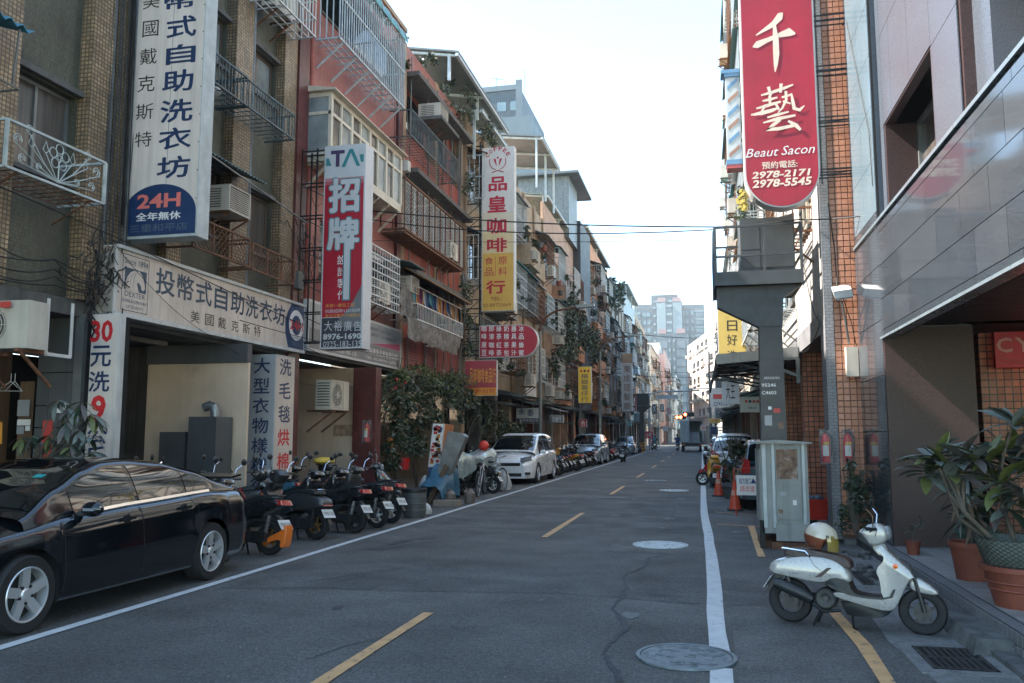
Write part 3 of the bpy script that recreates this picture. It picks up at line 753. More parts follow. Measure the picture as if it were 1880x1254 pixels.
for s,zz,h in (('95246',2.36,.055),('C4603',2.24,.055)):
    part('lettering',text(s,(.93,13.747,zz),(.22,0,0),(0,0,h),.02),MATS['letter_white'],tr)
part('lettering',text('高壓危險請勿靠近',(.97,13.747,2.48),(.24,0,0),(0,0,.04),.0),MATS['letter_white'],tr)

# pale switchgear cabinet at its foot
mat('cabinet_grey',(.27,.28,.265),.55,var=.15,scale=3,streak=.45,col2=(.16,.12,.08),mix2=.6,m2scale=9,m2edge=(.62,.72))
mat('notice_rust',(.20,.12,.08),.8,var=.4,scale=12,col2=(.32,.28,.24),mix2=.8,m2scale=14)
cb = thing('switch_cabinet','weathered pale grey electrical cabinet with a rusted notice at the post foot','cabinet',(1.1,13.0,0))
part('body',MB().box(.80,1.44,12.55,13.5,.22,1.48),MATS['cabinet_grey'],cb)
part('roof',MB().prism([(.72,12.45,1.48),(1.50,12.45,1.48),(1.50,12.45,1.50),(1.1,12.45,1.53),(.72,12.45,1.50)],(0,1.1,0)),MATS['cabinet_grey'],cb)
part('plinth',MB().box(.78,1.46,12.7,13.5,0,.1).box(.92,1.46,12.52,12.7,-.01,.10),MATS['rusty'],cb)
part('leg',MB().box(.76,.83,12.55,12.62,0,.4),MATS['black_metal'],cb)
part('door',MB().box(1.00,1.34,12.53,12.549,.42,1.45),MATS['cabinet_grey'],cb);part('door',MB().box(.78,.799,12.6,13.1,.35,1.4),MATS['cabinet_grey'],cb);part('door',MB().box(.78,.799,13.13,13.45,.35,1.4),MATS['cabinet_grey'],cb)
part('corner_post',MB().box(.95,.99,12.525,12.549,.3,1.48).box(1.36,1.40,12.525,12.549,.3,1.48).box(.82,.87,12.53,12.549,.3,1.48),MATS['pale_metal'],cb)
part('notice',MB().box(1.01,1.30,12.524,12.529,.98,1.40),MATS['notice_rust'],cb)
part('sill_panel',MB().box(.98,1.42,12.50,12.549,.12,.36),MATS['cabinet_grey'],cb)

# flood lamp and ballast box on the orange pier
fl = thing('flood_lamp','flood lamp on a bent arm above a beige ballast box on the orange pier','lamp',(2.25,13.5,3.0))
part('head',MB().obox((1.98,13.05,3.62),(.26,0,.03),(.02,.30,.12),(-.03,-.02,.11)),MATS['white_metal'],fl)
part('lens',MB().obox((2.0,13.06,3.60),(.22,0,.03),(.02,.24,.10),(0,0,.012)),MATS['glass_pale'],fl)
part('arm',MB().tube([(2.10,13.25,3.62),(2.16,13.35,3.3),(2.21,13.46,2.98)],.018,6),MATS['frame_grey'],fl)
part('ballast_box',MB().box(2.15,2.32,13.36,13.5,2.48,2.93),MATS['ac_cream'],fl)
part('cable',MB().tube([(2.16,13.4,2.5),(2.2,13.38,2.44),(2.33,13.38,2.46),(2.36,13.38,2.7),(2.30,13.42,3.0),(2.25,13.4,3.3),(2.12,13.3,3.7)],.007,5),MATS['wire'],fl)

# fire extinguishers in clear bags
mat('ext_red',(.55,.03,.03),.3,var=.1);mat('plastic_clear',(.5,.52,.54),.15,alpha=.14,var=.2,scale=12);mat('label_white',(.6,.6,.55),.6,var=.1);mat('label_yellow',(.6,.42,.06),.6)
def extinguisher(x,y,z,label,group='bagged fire extinguishers on the orange pier'):
    t = thing('fire_extinguisher',label,'fire extinguisher',(x,y,z),group=group)
    part('cylinder',MB().lathe([(.001,0),(.06,.0),(.066,.02),(.066,.34),(.05,.39),(.025,.41),(.025,.44)],n=16),MATS['ext_red'],t,world=False,smooth=True)
    part('valve',MB().box(-.02,.02,-.02,.02,.43,.47).bar((-.06,0,.47),(.05,0,.50),.02),MATS['black_metal'],t,world=False)
    part('hose',MB().tube([(.03,0,.46),(.09,-.02,.38),(.085,-.03,.2),(.07,-.03,.1)],.01,5),MATS['wire'],t,world=False)
    part('label',MB().lathe([(.0672,.10),(.0672,.26)],n=8,arc=(-2.4,-1.0)),MATS['label_white'],t,world=False)
    part('label',MB().lathe([(.0674,.27),(.0674,.31)],n=8,arc=(-2.2,-.8)),MATS['label_yellow'],t,world=False)
    part('plastic_bag',MB().box(-.085,.085,-.09,.075,-.03,.50),MATS['plastic_clear'],t,world=False)
extinguisher(1.80,13.35,1.19,'bagged red fire extinguisher on the grey corner strip');extinguisher(2.12,13.40,1.19,'bagged red fire extinguisher on the orange tiles')
# red crate stuffed with grey bags, step of the arcade
mat('crate_red',(.62,.04,.02),.45,var=.1);mat('bag_blue',(.10,.14,.17),.5,var=.3,scale=14)
cr = thing('storage_crate','bright red plastic crate filled with bluish bags under the arcade','crate',(1.95,16.3,.06))
cr.location = (1.98,16.6,.06)
part('tub',MB().add([(-.2,-.2,0),(.2,-.2,0),(.2,.2,0),(-.2,.2,0),(-.24,-.24,.36),(.24,-.24,.36),(.24,.24,.36),(-.24,.24,.36)],[(0,3,2,1),(0,1,5,4),(1,2,6,5),(2,3,7,6),(3,0,4,7)]).box(-.26,.26,-.26,-.235,.33,.37).box(-.26,.26,.235,.26,.33,.37).box(-.26,-.235,-.235,.235,.33,.37).box(.235,.26,-.235,.235,.33,.37),MATS['crate_red'],cr,world=False)
mb = MB()
for i in range(16):mb.ball((RN.uniform(-.17,.17),RN.uniform(-.17,.17),RN.uniform(.34,.40)),RN.uniform(.05,.09),4,sc=(1,1,.7))
part('bags',mb,MATS['bag_blue'],cr,world=False)
part('arcade_step',MB().box(1.62,2.0,13.9,14.3,0,.16),mat('step_stone',(.17,.12,.07),.8,var=.35,scale=6,col2=(.05,.05,.05),mix2=.7),wb)

# grey awning with a gutter over the arcade, yellow sign beyond it
aw = thing('awning','grey sheet awning with a deep gutter and black bracket frame behind the post','awning',(1.9,17.2,3.2))
part('gutter',MB().prism([(.30,17.0,3.00),(1.86,17.0,3.12),(1.86,17.0,3.32),(.30,17.0,3.20)],(0,.12,0)),MATS['cabinet_grey'],aw)
part('sheet',MB().prism([(.30,17.12,3.17),(1.88,17.12,3.30),(1.88,17.12,3.32),(.30,17.12,3.19)],(0,5.5,0)),MATS['grey_metal'],aw)
mb = MB()
for y in (17.2,18.5,19.9,21.3,22.5):mb.bar((.30,y,3.12),(1.88,y,3.24),.05).bar((.30,y,3.1),(1.88,y,2.75),.04)
for x in (.35,.85,1.35):mb.bar((x,17.15,3.10),(x,22.5,3.10),.04)
mb.bar((.22,17.4,2.72),(.95,17.4,2.70),.05).bar((.22,17.4,2.72),(.22,22.5,2.72),.04)
for y in (17.4,20,22.5):mb.bar((.22,y,2.72),(.32,y,3.1),.04)
part('frame',mb,MATS['black_metal'],aw)
part('bracket',MB().bar((1.40,17.02,2.93),(1.86,17.02,2.74),.06).bar((1.84,17.02,2.6),(1.84,17.02,3.1),.07).bar((1.2,17.02,3.08),(1.84,17.02,3.09),.05),MATS['grey_metal'],aw)
mat('sign_yellow',(.70,.50,.13),.5,var=.08,streak=.12);mat('letter_black',(.015,.014,.014),.6,var=0);mat('letter_blue',(.01,.028,.12),.5,var=0)
def signboard(name,label,cat,Y,px,m,case='white_metal',depth=.25,edge=.02,top=None,group=None):
    """board facing the camera side (-Y): px = left, top, right, bottom in the photograph, standing at distance Y"""
    a,c = onY(px[0],px[3],Y),onY(px[2],px[1],Y)
    t = thing(name,label,cat,(a.x,Y,a.z),group=group)
    part('case',MB().box(a.x,c.x,Y,Y+depth,a.z,c.z),MATS[case],t)
    part('panel',MB().box(a.x+edge,c.x-edge,Y-.004,Y-.0005,a.z+edge,c.z-edge),MATS[m],t)
    return t,a,c
def let(t,s,Y,px,m,bold=.01,shear=0.,name='lettering'):
    a,c = onY(px[0],px[3],Y),onY(px[2],px[1],Y)
    return part(name,text(s,(a.x,Y-.007,a.z),(c.x-a.x,0,0),(0,0,c.z-a.z),bold,shear=shear),MATS[m],t)
ys,a,c = signboard('hanging_sign','yellow vertical sign with thin black characters beneath the transformer platform','sign',24.0,(1320,508,1367,686),'sign_yellow',depth=.3)
for s,y0,y1 in (('今',530,556),('日',588,608),('好',614,634),('洗',643,662)):let(ys,s,24.0,(1335,y0,1353,y1),'letter_black',.0)
part('frame',MB().box(c.x,1.9,24.1,24.14,3.3,3.34).box(c.x,1.9,24.1,24.14,4.5,4.54).box(c.x,1.9,24.1,24.14,5.5,5.54),MATS['black_metal'],ys)
mat('sign_pale',(.50,.55,.57),.5,var=.08,streak=.15)
ps,a,c = signboard('shop_sign','pale blue-white clinic sign with small round coloured emblems by the post','sign',21.0,(1359,728,1400,757),'sign_pale',depth=.12)
for i,m in enumerate(('letter_red','letter_blue','letter_red','letter_red')):
    q = onY(1370+i*7,737,21.0);part("emblem",MB().lathe([(.001,20.985),(.035,20.985)],(q.x,0,q.z),"y",10),MATS[m],ps)
let(ps,'牙醫診所',21.0,(1372,747,1390,751),'letter_blue')
rn_,a,c = signboard('round_sign','round white hanging sign half hidden behind the awning frame','sign',24.5,(1326,700,1357,742),'sign_pale',depth=.2,edge=.01)
let(rn_,'大王',24.5,(1333,705,1349,733),'letter_black')
bs,a,c = signboard('shop_sign','pale sign with a blue phone number below a red car mark','sign',27.5,(1304,712,1340,748),'sign_pale',depth=.15)
let(bs,'22743443',27.5,(1310,738,1335,745),'letter_blue');part('emblem',MB().box(a.x+.1,a.x+.45,27.48,27.49,c.z-.35,c.z-.2),MATS['letter_red'],bs)
# ------------------------------------------------------------ left building 1: olive mosaic with ochre pilasters
mat('mosaic_olive',(.090,.092,.062),.5,tile=(.025,.05,.004,.5),grout=(.05,.05,.04),var=.22,scale=1.2,streak=.55,tvar=.3,tbump=.3,col2=(.05,.05,.04),mix2=.5,m2scale=1.1)
mat('mosaic_grey',(.12,.125,.11),.5,tile=(.025,.05,.004,.5),grout=(.06,.06,.055),var=.22,scale=1.2,streak=.5,tvar=.18,tbump=.3)
mat('ochre_tile',(.31,.215,.12),.4,tile=(.06,.06,.009),grout=(.08,.06,.04),var=.3,scale=2,streak=.65,tvar=.35,col2=(.12,.09,.06),mix2=.5,m2scale=1.4)
mat('dark_red_tile',(.12,.026,.022),.4,tile=(.12,.12,.006),grout=(.05,.02,.02),var=.25,scale=2,streak=.4)
mat('red_tile',(.33,.095,.075),.5,tile=(.06,.12,.008,.5),grout=(.20,.09,.08),var=.2,scale=1.5,streak=.35,tvar=.12)
mat('red_wall',(.34,.085,.06),.7,var=.25,scale=1.5,streak=.45,col2=(.22,.10,.08),mix2=.5,m2scale=2.5)
mat('tan_pilaster',(.33,.22,.14),.7,var=.25,scale=2,streak=.6)
mat('grey_cladding',(.075,.078,.082),.5,var=.15,scale=2,streak=.4)
mat('interior_wall',(.30,.26,.22),.85,var=.15,scale=1.5,streak=.25,col2=(.14,.11,.08),mix2=.5,m2scale=1.6,m2edge=(.6,.75))
mat('plywood',(.60,.46,.34),.8,var=.15,scale=1.2,streak=.2,col2=(.30,.22,.16),mix2=.5,m2scale=1.6,m2edge=(.6,.75));mat('stained',(.34,.22,.14),.8,var=.3,scale=9,col2=(.5,.4,.3),mix2=.8,m2scale=12)
mat('curtain_dark',(.035,.028,.025),.8,var=.4,scale=2,stretch=(8,8,.2))
mat('wood_dark',(.13,.075,.04),.7,var=.3,scale=3,stretch=(3,3,.4))
b1 = thing('mosaic_apartment_building','olive mosaic tiled apartment block with ochre pilasters above the laundry','building',(-8.2,5,0))
RE =-.14                                   # wall sits behind the pilasters
wins = [(8.33,9.48,5.0,6.22),(8.33,9.48,8.2,9.1),(10.4,11.3,5.1,6.2),(10.4,11.3,8.2,9.1),(11.75,13.05,5.1,6.25),(11.75,13.05,8.25,9.12),(13.68,14.85,5.1,6.25),(13.68,14.85,8.25,9.12),(5.6,7.3,5.0,6.2),
        (10.4,11.3,11.1,12.1),(11.75,13.05,11.1,12.1),(13.68,14.85,11.1,12.1),(8.33,9.48,11.1,12.1)]
part('wall',wall_holes(LF,-4,15.4,3.42,13.0,wins,-.5,RE),MATS['mosaic_olive'],b1)
part('backing',LF.box(MB(),-4,15.4,3.42,13,-.9,-.52),MATS['curtain_dark'],b1)
for u0,u1,d in ((7.5,8.32,.03),(9.50,9.90,.06),(10.02,10.38,.02),(11.35,11.72,.04),(13.08,13.66,.06),(14.88,15.4,.06),(4.6,5.4,.03),(1.5,2.2,.03)):
    part('pilaster',LF.box(MB(),u0,u1,3.42,13.1,RE+.002,d),MATS['ochre_tile'],b1)
for (u0,u1,z0,z1) in wins:
    if z0 > 10.5:window(LF,b1,u0,u1,z0,z1,d=RE,m='frame_brown')
    elif u0 < 9 and z0 < 6:window(LF,b1,u0,u1,z0,z1,d=RE,rec=.16,m='frame_grey',g='glass_curtain',cols=2)
    else:window(LF,b1,u0,u1,z0,z1,d=RE,rec=.14,m='frame_brown',g='glass_curtain' if z0 < 7 else 'glass_pale')
    part('hood',LF.box(MB(),u0-.1,u1+.1,z1+.02,z1+.10,RE,RE+.10),MATS['old_concrete'],b1)
part('ground_beam',LF.box(MB(),-4,15.4,3.2,3.42,-.6,-.02),MATS['old_concrete'],b1)
part('soffit',LF.box(MB(),-4,28,3.22,3.27,-5.2,-.6),MATS['grey_cladding'],b1)
part('parapet',LF.box(MB(),-4,15.4,13.0,13.3,-.3,.1),MATS['old_concrete'],b1)
# drain pipes and conduits
mb = MB()
for u,d in ((9.96,.02),(10.40,.03),(13.70,.05)):mb.tube([LF.p(u,3.5,d),LF.p(u,13,d)],.028,6)
part('drain_pipe',mb,MATS['grey_metal'],b1)
mb = MB()
for i in range(14):
    u = 9.95+RN.uniform(-.15,.5);mb.tube([LF.p(u+RN.uniform(-.06,.06),z,.04+RN.uniform(0,.05)) for z in (3.6,5,7,9,11)],.008,4)
part('cable_bundle',mb,MATS['wire'],b1)

# wrought railing with flower scrolls under the big window (second floor)
def ring(c,r,n=14,a0=0,a1=6.283,f=LF,d=0.):return [f.p(c[0]+r*math.cos(a0+(a1-a0)*i/n),c[1]+r*math.sin(a0+(a1-a0)*i/n),d) for i in range(n+1)]
mat('rail_white',(.42,.46,.45),.6,var=.2,scale=6,col2=(.16,.09,.05),mix2=.7,m2scale=7,m2edge=(.58,.7))
def flower_rail(par,u0,u1,z0,z1,d):
    mb = MB();t = .022
    for z in (z0,z1):mb.bar(LF.p(u0,z,d),LF.p(u1,z,d),.03).bar(LF.p(u0,z,d),LF.p(u0,z,-.1),.03).bar(LF.p(u1,z,d),LF.p(u1,z,-.1),.03)
    for u in (u0,u1):mb.bar(LF.p(u,z0,d),LF.p(u,z1,d),.035)
    c = ((u0+u1)/2,z0+.04);h = z1-z0;k = 5
    T = lambda pts,r=.007:mb.tube(pts,r,4)
    f = (c[0],c[1]+h*.58)
    for a in range(5):
        an = math.pi/2+a*2*math.pi/5;q = (f[0]+.105*math.cos(an),f[1]+.105*math.sin(an));T(ring(q,.06,d=d),.008)
    T(ring(f,.03,8,d=d));T([LF.p(c[0],c[1],d),LF.p(f[0],f[1]-.05,d)],.01)
    for s in (-1,1):
        for j,(dx,dz,r) in enumerate(((.62,.12,.05),(.70,.33,.06),(.52,.50,.05),(.34,.10,.04))):
            q = (c[0]+s*dx*(u1-u0)/1.75,c[1]+dz)
            T([LF.p(c[0],c[1],d),LF.p(c[0]+s*dx*.45,c[1]+dz*.35,d),LF.p(q[0],q[1]-r,d)]);T(ring(q,r,10,-1.57,-1.57+s*5,d=d))
            T(ring(q,r*.5,8,-1.57,-1.57+s*5,d=d))
        for dx in (.22,.44):
            q = (c[0]+s*dx,z1-.12);T([LF.p(c[0],c[1],d),LF.p(q[0],q[1]-.08,d)])
            mb.tube([LF.p(q[0],q[1]-.09,d),LF.p(q[0]-.045,q[1]-.05,d),LF.p(q[0],q[1]+.06,d),LF.p(q[0]+.045,q[1]-.05,d),LF.p(q[0],q[1]-.09,d)],.007,4)
    part('flower_railing',mb,MATS['rail_white'],par)
    mb = MB()
    for i in range(12):u = u0+(u1-u0)*i/11;mb.bar(LF.p(u,z0,0),LF.p(u,z0,d),.012)
    for i in range(5):mb.bar(LF.p(u0,z0-.01,d*i/4),LF.p(u1,z0-.01,d*i/4),.012)
    for u in (u0+.2,u1-.2):mb.bar(LF.p(u,z0,d),LF.p(u,z0-.3,0),.018)
    part('railing_floor',mb,MATS['rusty'],par)
flower_rail(b1,7.62,9.22,4.62,5.17,.60)
flower_rail(b1,5.6,7.35,4.62,5.17,.60)
# plain balustrade cages on the third floor, with twisted bars
def rail_cage(par,fr,u0,u1,z0,z1,d,m='teal_metal',step=.09,curl=True):
    mb = MB()
    for z in (z0,z1):mb.bar(fr.p(u0,z,d),fr.p(u1,z,d),.03).bar(fr.p(u0,z,d),fr.p(u0,z,-.05),.03).bar(fr.p(u1,z,d),fr.p(u1,z,-.05),.03)
    n = int((u1-u0)/step)
    for i in range(n+1):
        u = u0+(u1-u0)*i/n;mb.bar(fr.p(u,z0,d),fr.p(u,z1,d),.014)
        if curl and i % 2:mb.tube([fr.p(u+.03*math.sin(t*1.05),z0+.1+(z1-z0-.2)*t/6,d+.01) for t in range(7)],.007,4)
    for k in range(1,5):dd = d*k/5;mb.bar(fr.p(u0,z0,dd),fr.p(u0,z1,dd),.014).bar(fr.p(u1,z0,dd),fr.p(u1,z1,dd),.014).bar(fr.p(u0,z0,dd),fr.p(u1,z0,dd),.012)
    for i in range(0,n+1,2):u = u0+(u1-u0)*i/n;mb.bar(fr.p(u,z0,0),fr.p(u,z0,d),.012)
    part('balcony_railing',mb,MATS[m],par)
mat('rail_blue',(.075,.115,.13),.6,var=.3,scale=5,col2=(.10,.06,.04),mix2=.5,m2scale=8)
rail_cage(b1,LF,11.55,12.62,7.32,7.82,.58,'rail_blue');rail_cage(b1,LF,12.68,14.36,7.32,7.80,.58,'rail_blue')
# expanded-metal guards on the second floor
def mesh_guard(par,fr,u0,u1,z0,z1,d,m='rusty'):
    mb = MB();n = int((u1-u0)/.12);h = z1-z0
    for i in range(-int(h/.12)-1,n+1):
        for s in (1,-1):
            ua = u0+i*.12;ub = ua+h
            a,b_ = (ua,z0),(ub,z1)
            if s < 0:a,b_ = (ua,z1),(ub,z0)
            ta = max(0,(u0-ua)/h);tb = min(1,(u1-ua)/h)
            if ta >= tb:continue
            P = lambda t:fr.p(a[0]+(b_[0]-a[0])*t,a[1]+(b_[1]-a[1])*t,d)
            mb.bar(P(ta),P(tb),.008)
    for z in (z0,z1):mb.bar(fr.p(u0,z,d),fr.p(u1,z,d),.03).bar(fr.p(u0,z,d),fr.p(u0,z,0),.03).bar(fr.p(u1,z,d),fr.p(u1,z,0),.03)
    for k in range(4):u = u0+(u1-u0)*k/3;mb.bar(fr.p(u,z0,d),fr.p(u,z1,d),.026)
    part('mesh_guard',mb,MATS[m],par)
mesh_guard(b1,LF,11.2,12.85,4.5,4.98,.6);mesh_guard(b1,LF,12.95,14.5,4.48,4.94,.6)
# green corrugated awning over the second floor windows, blue scalloped one at the left edge
mat('awning_green',(.11,.16,.145),.6,var=.3,scale=3,streak=.4,col2=(.25,.30,.28),mix2=.5,m2scale=4)
mat('awning_teal',(.03,.22,.24),.5,var=.15,scale=3);mat('awning_blue',(.03,.20,.30),.5,var=.15)
def corrugated(fr,u0,u1,za,zb,d0,d1,m,par,name='awning',amp=.018,wl=.10):
    n = max(4,int((u1-u0)/wl*4));vs = []
    for i in range(n+1):
        u = u0+(u1-u0)*i/n;w = amp*math.sin(2*math.pi*(u-u0)/wl)
        vs += [fr.p(u,za+w,d0),fr.p(u,zb+w,d1),fr.p(u,za+w-.012,d0),fr.p(u,zb+w-.012,d1)]
    fs = []
    for i in range(n):
        a = 4*i;b_ = a+4;fs += [(a,a+1,b_+1,b_),(a+2,b_+2,b_+3,a+3),(a+1,a+3,b_+3,b_+1)]
    return part(name,MB().add(vs,fs),MATS[m],par,smooth=True)
corrugated(LF,11.3,13.35,6.42,6.12,-.1,.62,'awning_green',b1)
part('awning_frame',MB().bar(LF.p(11.3,6.08,.62),LF.p(14.9,5.80,.62),.025).bar(LF.p(13.3,5.95,.62),LF.p(13.3,6.35,0),.03).bar(LF.p(11.4,6.1,.6),LF.p(11.4,6.3,0),.025).bar(LF.p(12.4,6.1,.6),LF.p(12.4,6.3,0),.025),MATS['grey_metal'],b1)
corrugated(LF,6.0,7.92,6.55,6.33,-.1,.60,'awning_blue',b1,amp=.03,wl=.17)
part('awning_frame',MB().bar(LF.p(7.75,6.3,.55),LF.p(7.75,5.65,.5),.02).bar(LF.p(6.5,5.66,.5),LF.p(7.85,5.62,.5),.02).bar(LF.p(7.85,5.62,.5),LF.p(7.85,5.62,0),.02),MATS['grey_metal'],b1)
ac('w',(-7.62,12.45,5.32),'window unit with rusty frame hanging over the laundry sign on the mosaic block',scale=1.02)
# caged air unit at the top of the photo, third/fourth floor
cage(LF,b1,13.45,15.05,9.75,10.9,.62,'white_metal',.13,bar=.018)
ac('c',(-7.95,14.2,9.85),'condenser inside the white cage at the top of the mosaic block')
part('dome_lamp',MB().ball((-7.9,12.0,7.35),.16,6,sc=(1,1,.5)),MATS['white_metal'],b1)

# ------------------------------------------------------------ ground floor: laundry arcade
gf = thing('laundry_arcade','open laundry arcade with plywood wall, grey pillar cladding and dark opening','shopfront',(-8.2,9,0))
def rect(m,x0,x1,y0,y1,z0,z1,name='wall',par=gf):return part(name,MB().box(x0,x1,y0,y1,z0,z1),MATS[m],par)
# clad pillar at the near end (grey panels as separate plates)
xa_,xb_,xc_ = onY(62,799,9.7).x,onY(131,799,9.7).x,onY(147,799,9.7).x
part('pillar_core',MB().box(xa_+.01,xc_+.3,9.73,10.2,.1,3.25),MATS['dark_void'],gf)
for (z0,z1) in ((.12,.9),(.91,1.7),(1.71,2.0),(2.01,2.45),(2.46,3.22)):
    xm = (xa_+xb_)/2-.1
    part('cladding_panel',MB().box(xa_,xm-.005,9.70,9.73,z0,z1-.006),MATS['grey_cladding'],gf)
    part('cladding_panel',MB().box(xm,xb_,9.70,9.73,z0,z1-.006),MATS['grey_cladding'],gf)
part('pillar_trim',MB().box(xb_+.005,xc_,9.66,9.73,.1,3.24),MATS['frame_grey'],gf)
xw0,xw1 = onY(266,799,13.2).x,onY(452,799,13.2).x
rect('plywood',xw0,xw1,13.2,13.26,.1,onY(350,668,13.2).z,'plywood_wall');rect('curtain_dark',xw0-2,xw0,13.2,13.3,.1,3.2,'dark_wall');rect('grey_cladding',xw0,xw1,13.15,13.3,onY(350,668,13.2).z+.005,3.2,'header')
rect('dark_void',-13.5,-13.3,-6,30,.1,3.2,'back_wall')
rect('wood_dark',-11.0,-10.95,10.5,11.4,.1,3.0,'door_frame');
# tube light under the soffit
part('ceiling_tube',MB().box(-9.1,-8.95,10.2,12.6,3.13,3.2),MATS['interior_wall'],gf)
# dryer cabinet and duct
dr = thing('dryer_cabinet','grey steel cabinet with a bent exhaust duct on top inside the laundry arcade','machine',(-9.4,13.6,.1))
dx0,dx1,dzt = onY(345,799,12.6).x,onY(396,799,12.6).x,onY(370,765,12.6).z
part('body',MB().box(dx0,dx1,12.6,13.1,.1,dzt),MATS['grey_cladding'],dr)
part('duct',MB().tube([(dx1-.15,12.8,dzt),(dx1-.15,12.8,dzt+.08),(dx1-.18,12.8,dzt+.17),(dx1-.26,12.8,dzt+.2),(dx1-.36,12.8,dzt+.16)],.08,12),MATS['frame_grey'],dr,smooth=True)
single('steel_box',MB().box(onY(293,799,12.7).x,onY(340,799,12.7).x,12.7,13.1,.1,onY(310,793,12.7).z),MATS['grey_cladding'],'lower plain grey metal box left of the exhaust cabinet','box')
# second bay: plain partition wall, condenser, dark red pillar
rb_ = thing('partition_bay','bare beige partition wall with a stained panel behind the parked scooters','shopfront',(-8.2,16,0))
px_ = lambda x,Y=18.8:onY(x,799,Y).x
rect('plywood',px_(500),px_(656),18.8,18.9,.1,3.22,'partition',rb_);rect('plywood',px_(614),px_(655),18.76,18.79,.1,2.85,'panel',rb_)
rect('stained',px_(614),px_(653),18.745,18.755,onY(630,801,18.7).z,onY(630,780,18.7).z,'stain_panel',rb_);rect('dark_red_tile',px_(656),px_(697),18.5,18.85,.1,3.2,'pillar',rb_)
rect('dark_red_tile',-8.32,-8.16,15.42,15.9,.1,3.4,'corner_pipe',rb_)
extinguisher(onY(674,799,18.4).x,18.38,1.45,'red fire extinguisher hanging on the dark red pillar beside the vines',None)

# ------------------------------------------------------------ signs of the laundry
mat('sign_cream',(.60,.51,.44),.5,var=.12,scale=1.5,streak=.4,col2=(.30,.2,.13),mix2=.35,m2scale=2.2,m2edge=(.6,.75));mat('sign_cream_b',(.64,.56,.50),.45,var=.12,scale=.8,streak=.35)
mat('sign_grey',(.34,.35,.36),.5,var=.08,scale=2,streak=.15);mat('navy',(.008,.030,.095),.5,var=.1)
mat('navy_letter',(.008,.028,.085),.5,var=0);mat('slate_letter',(.035,.06,.095),.6,var=0);mat('red_letter',(.55,.02,.025),.5,var=0);mat('grey_letter',(.09,.12,.15),.6,var=0)
mat('salmon',(.65,.16,.13),.5,var=0)
# tall projecting sign
Yv = 10.4
A = onY(222,438,Yv);B_ = onY(360,432,Yv);top = 10.2
lv = thing('vertical_laundry_sign','tall cream and navy vertical laundry sign with a 24H arch at its foot','sign',(A.x,Yv,A.z))
bx0,bx1,bz = A.x,B_.x,A.z
part('case',MB().box(bx0,bx1,Yv,Yv+.30,bz-.02,top),MATS['pale_metal'],lv)
part('panel',MB().box(bx0+.015,bx1-.015,Yv-.006,Yv-.001,bz+.02,top),MATS['sign_cream_b'],lv)
part('seam',MB().box((bx0+bx1)/2+.09,(bx0+bx1)/2+.096,Yv-.0075,Yv-.006,bz+.6,top),MATS['grey_letter'],lv)
w = bx1-bx0
zt = onY(300,338,Yv).z;arc = []
for i in range(25):
    a = math.pi*i/24;arc.append(((bx0+bx1)/2-(w/2-.015)*math.cos(a),bz+.34+(zt-bz-.34)*math.sin(a)))
part('arch',MB().prism([(x,Yv-.009,z) for x,z in [(bx0+.015,bz+.02)]+arc+[(bx1-.015,bz+.02)]],(0,.002,0)),MATS['navy'],lv)
def onsign(par,s,Y,px,m,b=.02,em=False,shear=0.):
    a,c = onY(px[0],px[3],Y),onY(px[2],px[1],Y)
    return part('lettering' if len(s) > 1 else 'character',text(s,(a.x,Y,a.z),(c.x-a.x,0,0),(0,0,c.z-a.z),b,shear=shear),MATS[m],par)
for s,px in (('幣',(301,-18,362,20)),('式',(305,26,362,72)),('自',(304,78,360,120)),('助',(297,125,356,171)),('洗',(293,179,355,227)),('衣',(290,231,352,276)),('坊',(287,284,350,329))):
    onsign(lv,s,Yv-.009,px,'navy_letter',.03)
for s,px in (('美',(262,-14,294,18)),('國',(261,36,292,69)),('戴',(256,87,289,120)),('克',(252,137,285,170)),('斯',(249,189,282,221)),('特',(247,240,279,271))):
    onsign(lv,s,Yv-.009,px,'letter_black',.0)
onsign(lv,'24H',Yv-.012,(251,352,332,384),'salmon',.03);onsign(lv,'全年無休',Yv-.012,(249,386,332,407),'letter_white',.03);onsign(lv,'三重和平店',Yv-.012,(237,407,344,428),'grey_letter',.0)
# lattice bracket between sign and wall
mb = MB()
for i in range(14):
    z = 4.9+i*.52
    for dz in (0,.10):mb.bar((-8.1,Yv+.1,z+dz),(bx0,Yv+.1,z+dz),.022)
    mb.bar((-8.1,Yv+.1,z),(bx0,Yv+.1,z+.1),.012);mb.bar((-8.1,Yv-.2,z),(bx0,Yv+.1,z+.1),.015)
mb.bar((-8.08,Yv+.1,4.6),(-8.08,Yv+.1,12),.03).bar((bx0-.02,Yv+.2,4.6),(bx0-.02,Yv+.2,12),.03).bar((-8.08,Yv-.2,4.6),(-8.08,Yv-.2,12),.03)
part('bracket',mb,MATS['black_metal'],lv)
# fascia board along the street: front face looks to +X
XF =-7.95
FF = Front(XF,1)
fb = thing('fascia_sign','long cream fascia signboard with a horse head emblem above the laundry entrance','sign',(XF,9.95,3.3))
u0,u1,z0,z1 = 9.95,15.66,3.27,4.26
part('case',FF.box(MB(),u0,u1,z0,z1,-.34,0),MATS['white_metal'],fb)
part('end_cap',MB().box(XF-.30,XF-.01,u0-.012,u0-.001,z0+.02,z1-.02),mat('rust_streaked',(.42,.38,.33),.6,var=.2,streak=.3,col2=(.20,.09,.04),mix2=.9,m2scale=2.5,m2edge=(.52,.62)),fb)
part('panel',FF.box(MB(),u0+.05,u1-.04,z0+.06,z1-.05,.001,.006),MATS['sign_cream'],fb)
part('rim',FF.box(FF.box(MB(),u0,u1,z1-.04,z1+.01,0,.04),u0,u1,z0-.01,z0+.05,0,.03),MATS['white_metal'],fb)
def fpx(x,y,X=XF):p = onX(x,y,X);return p.y,p.z
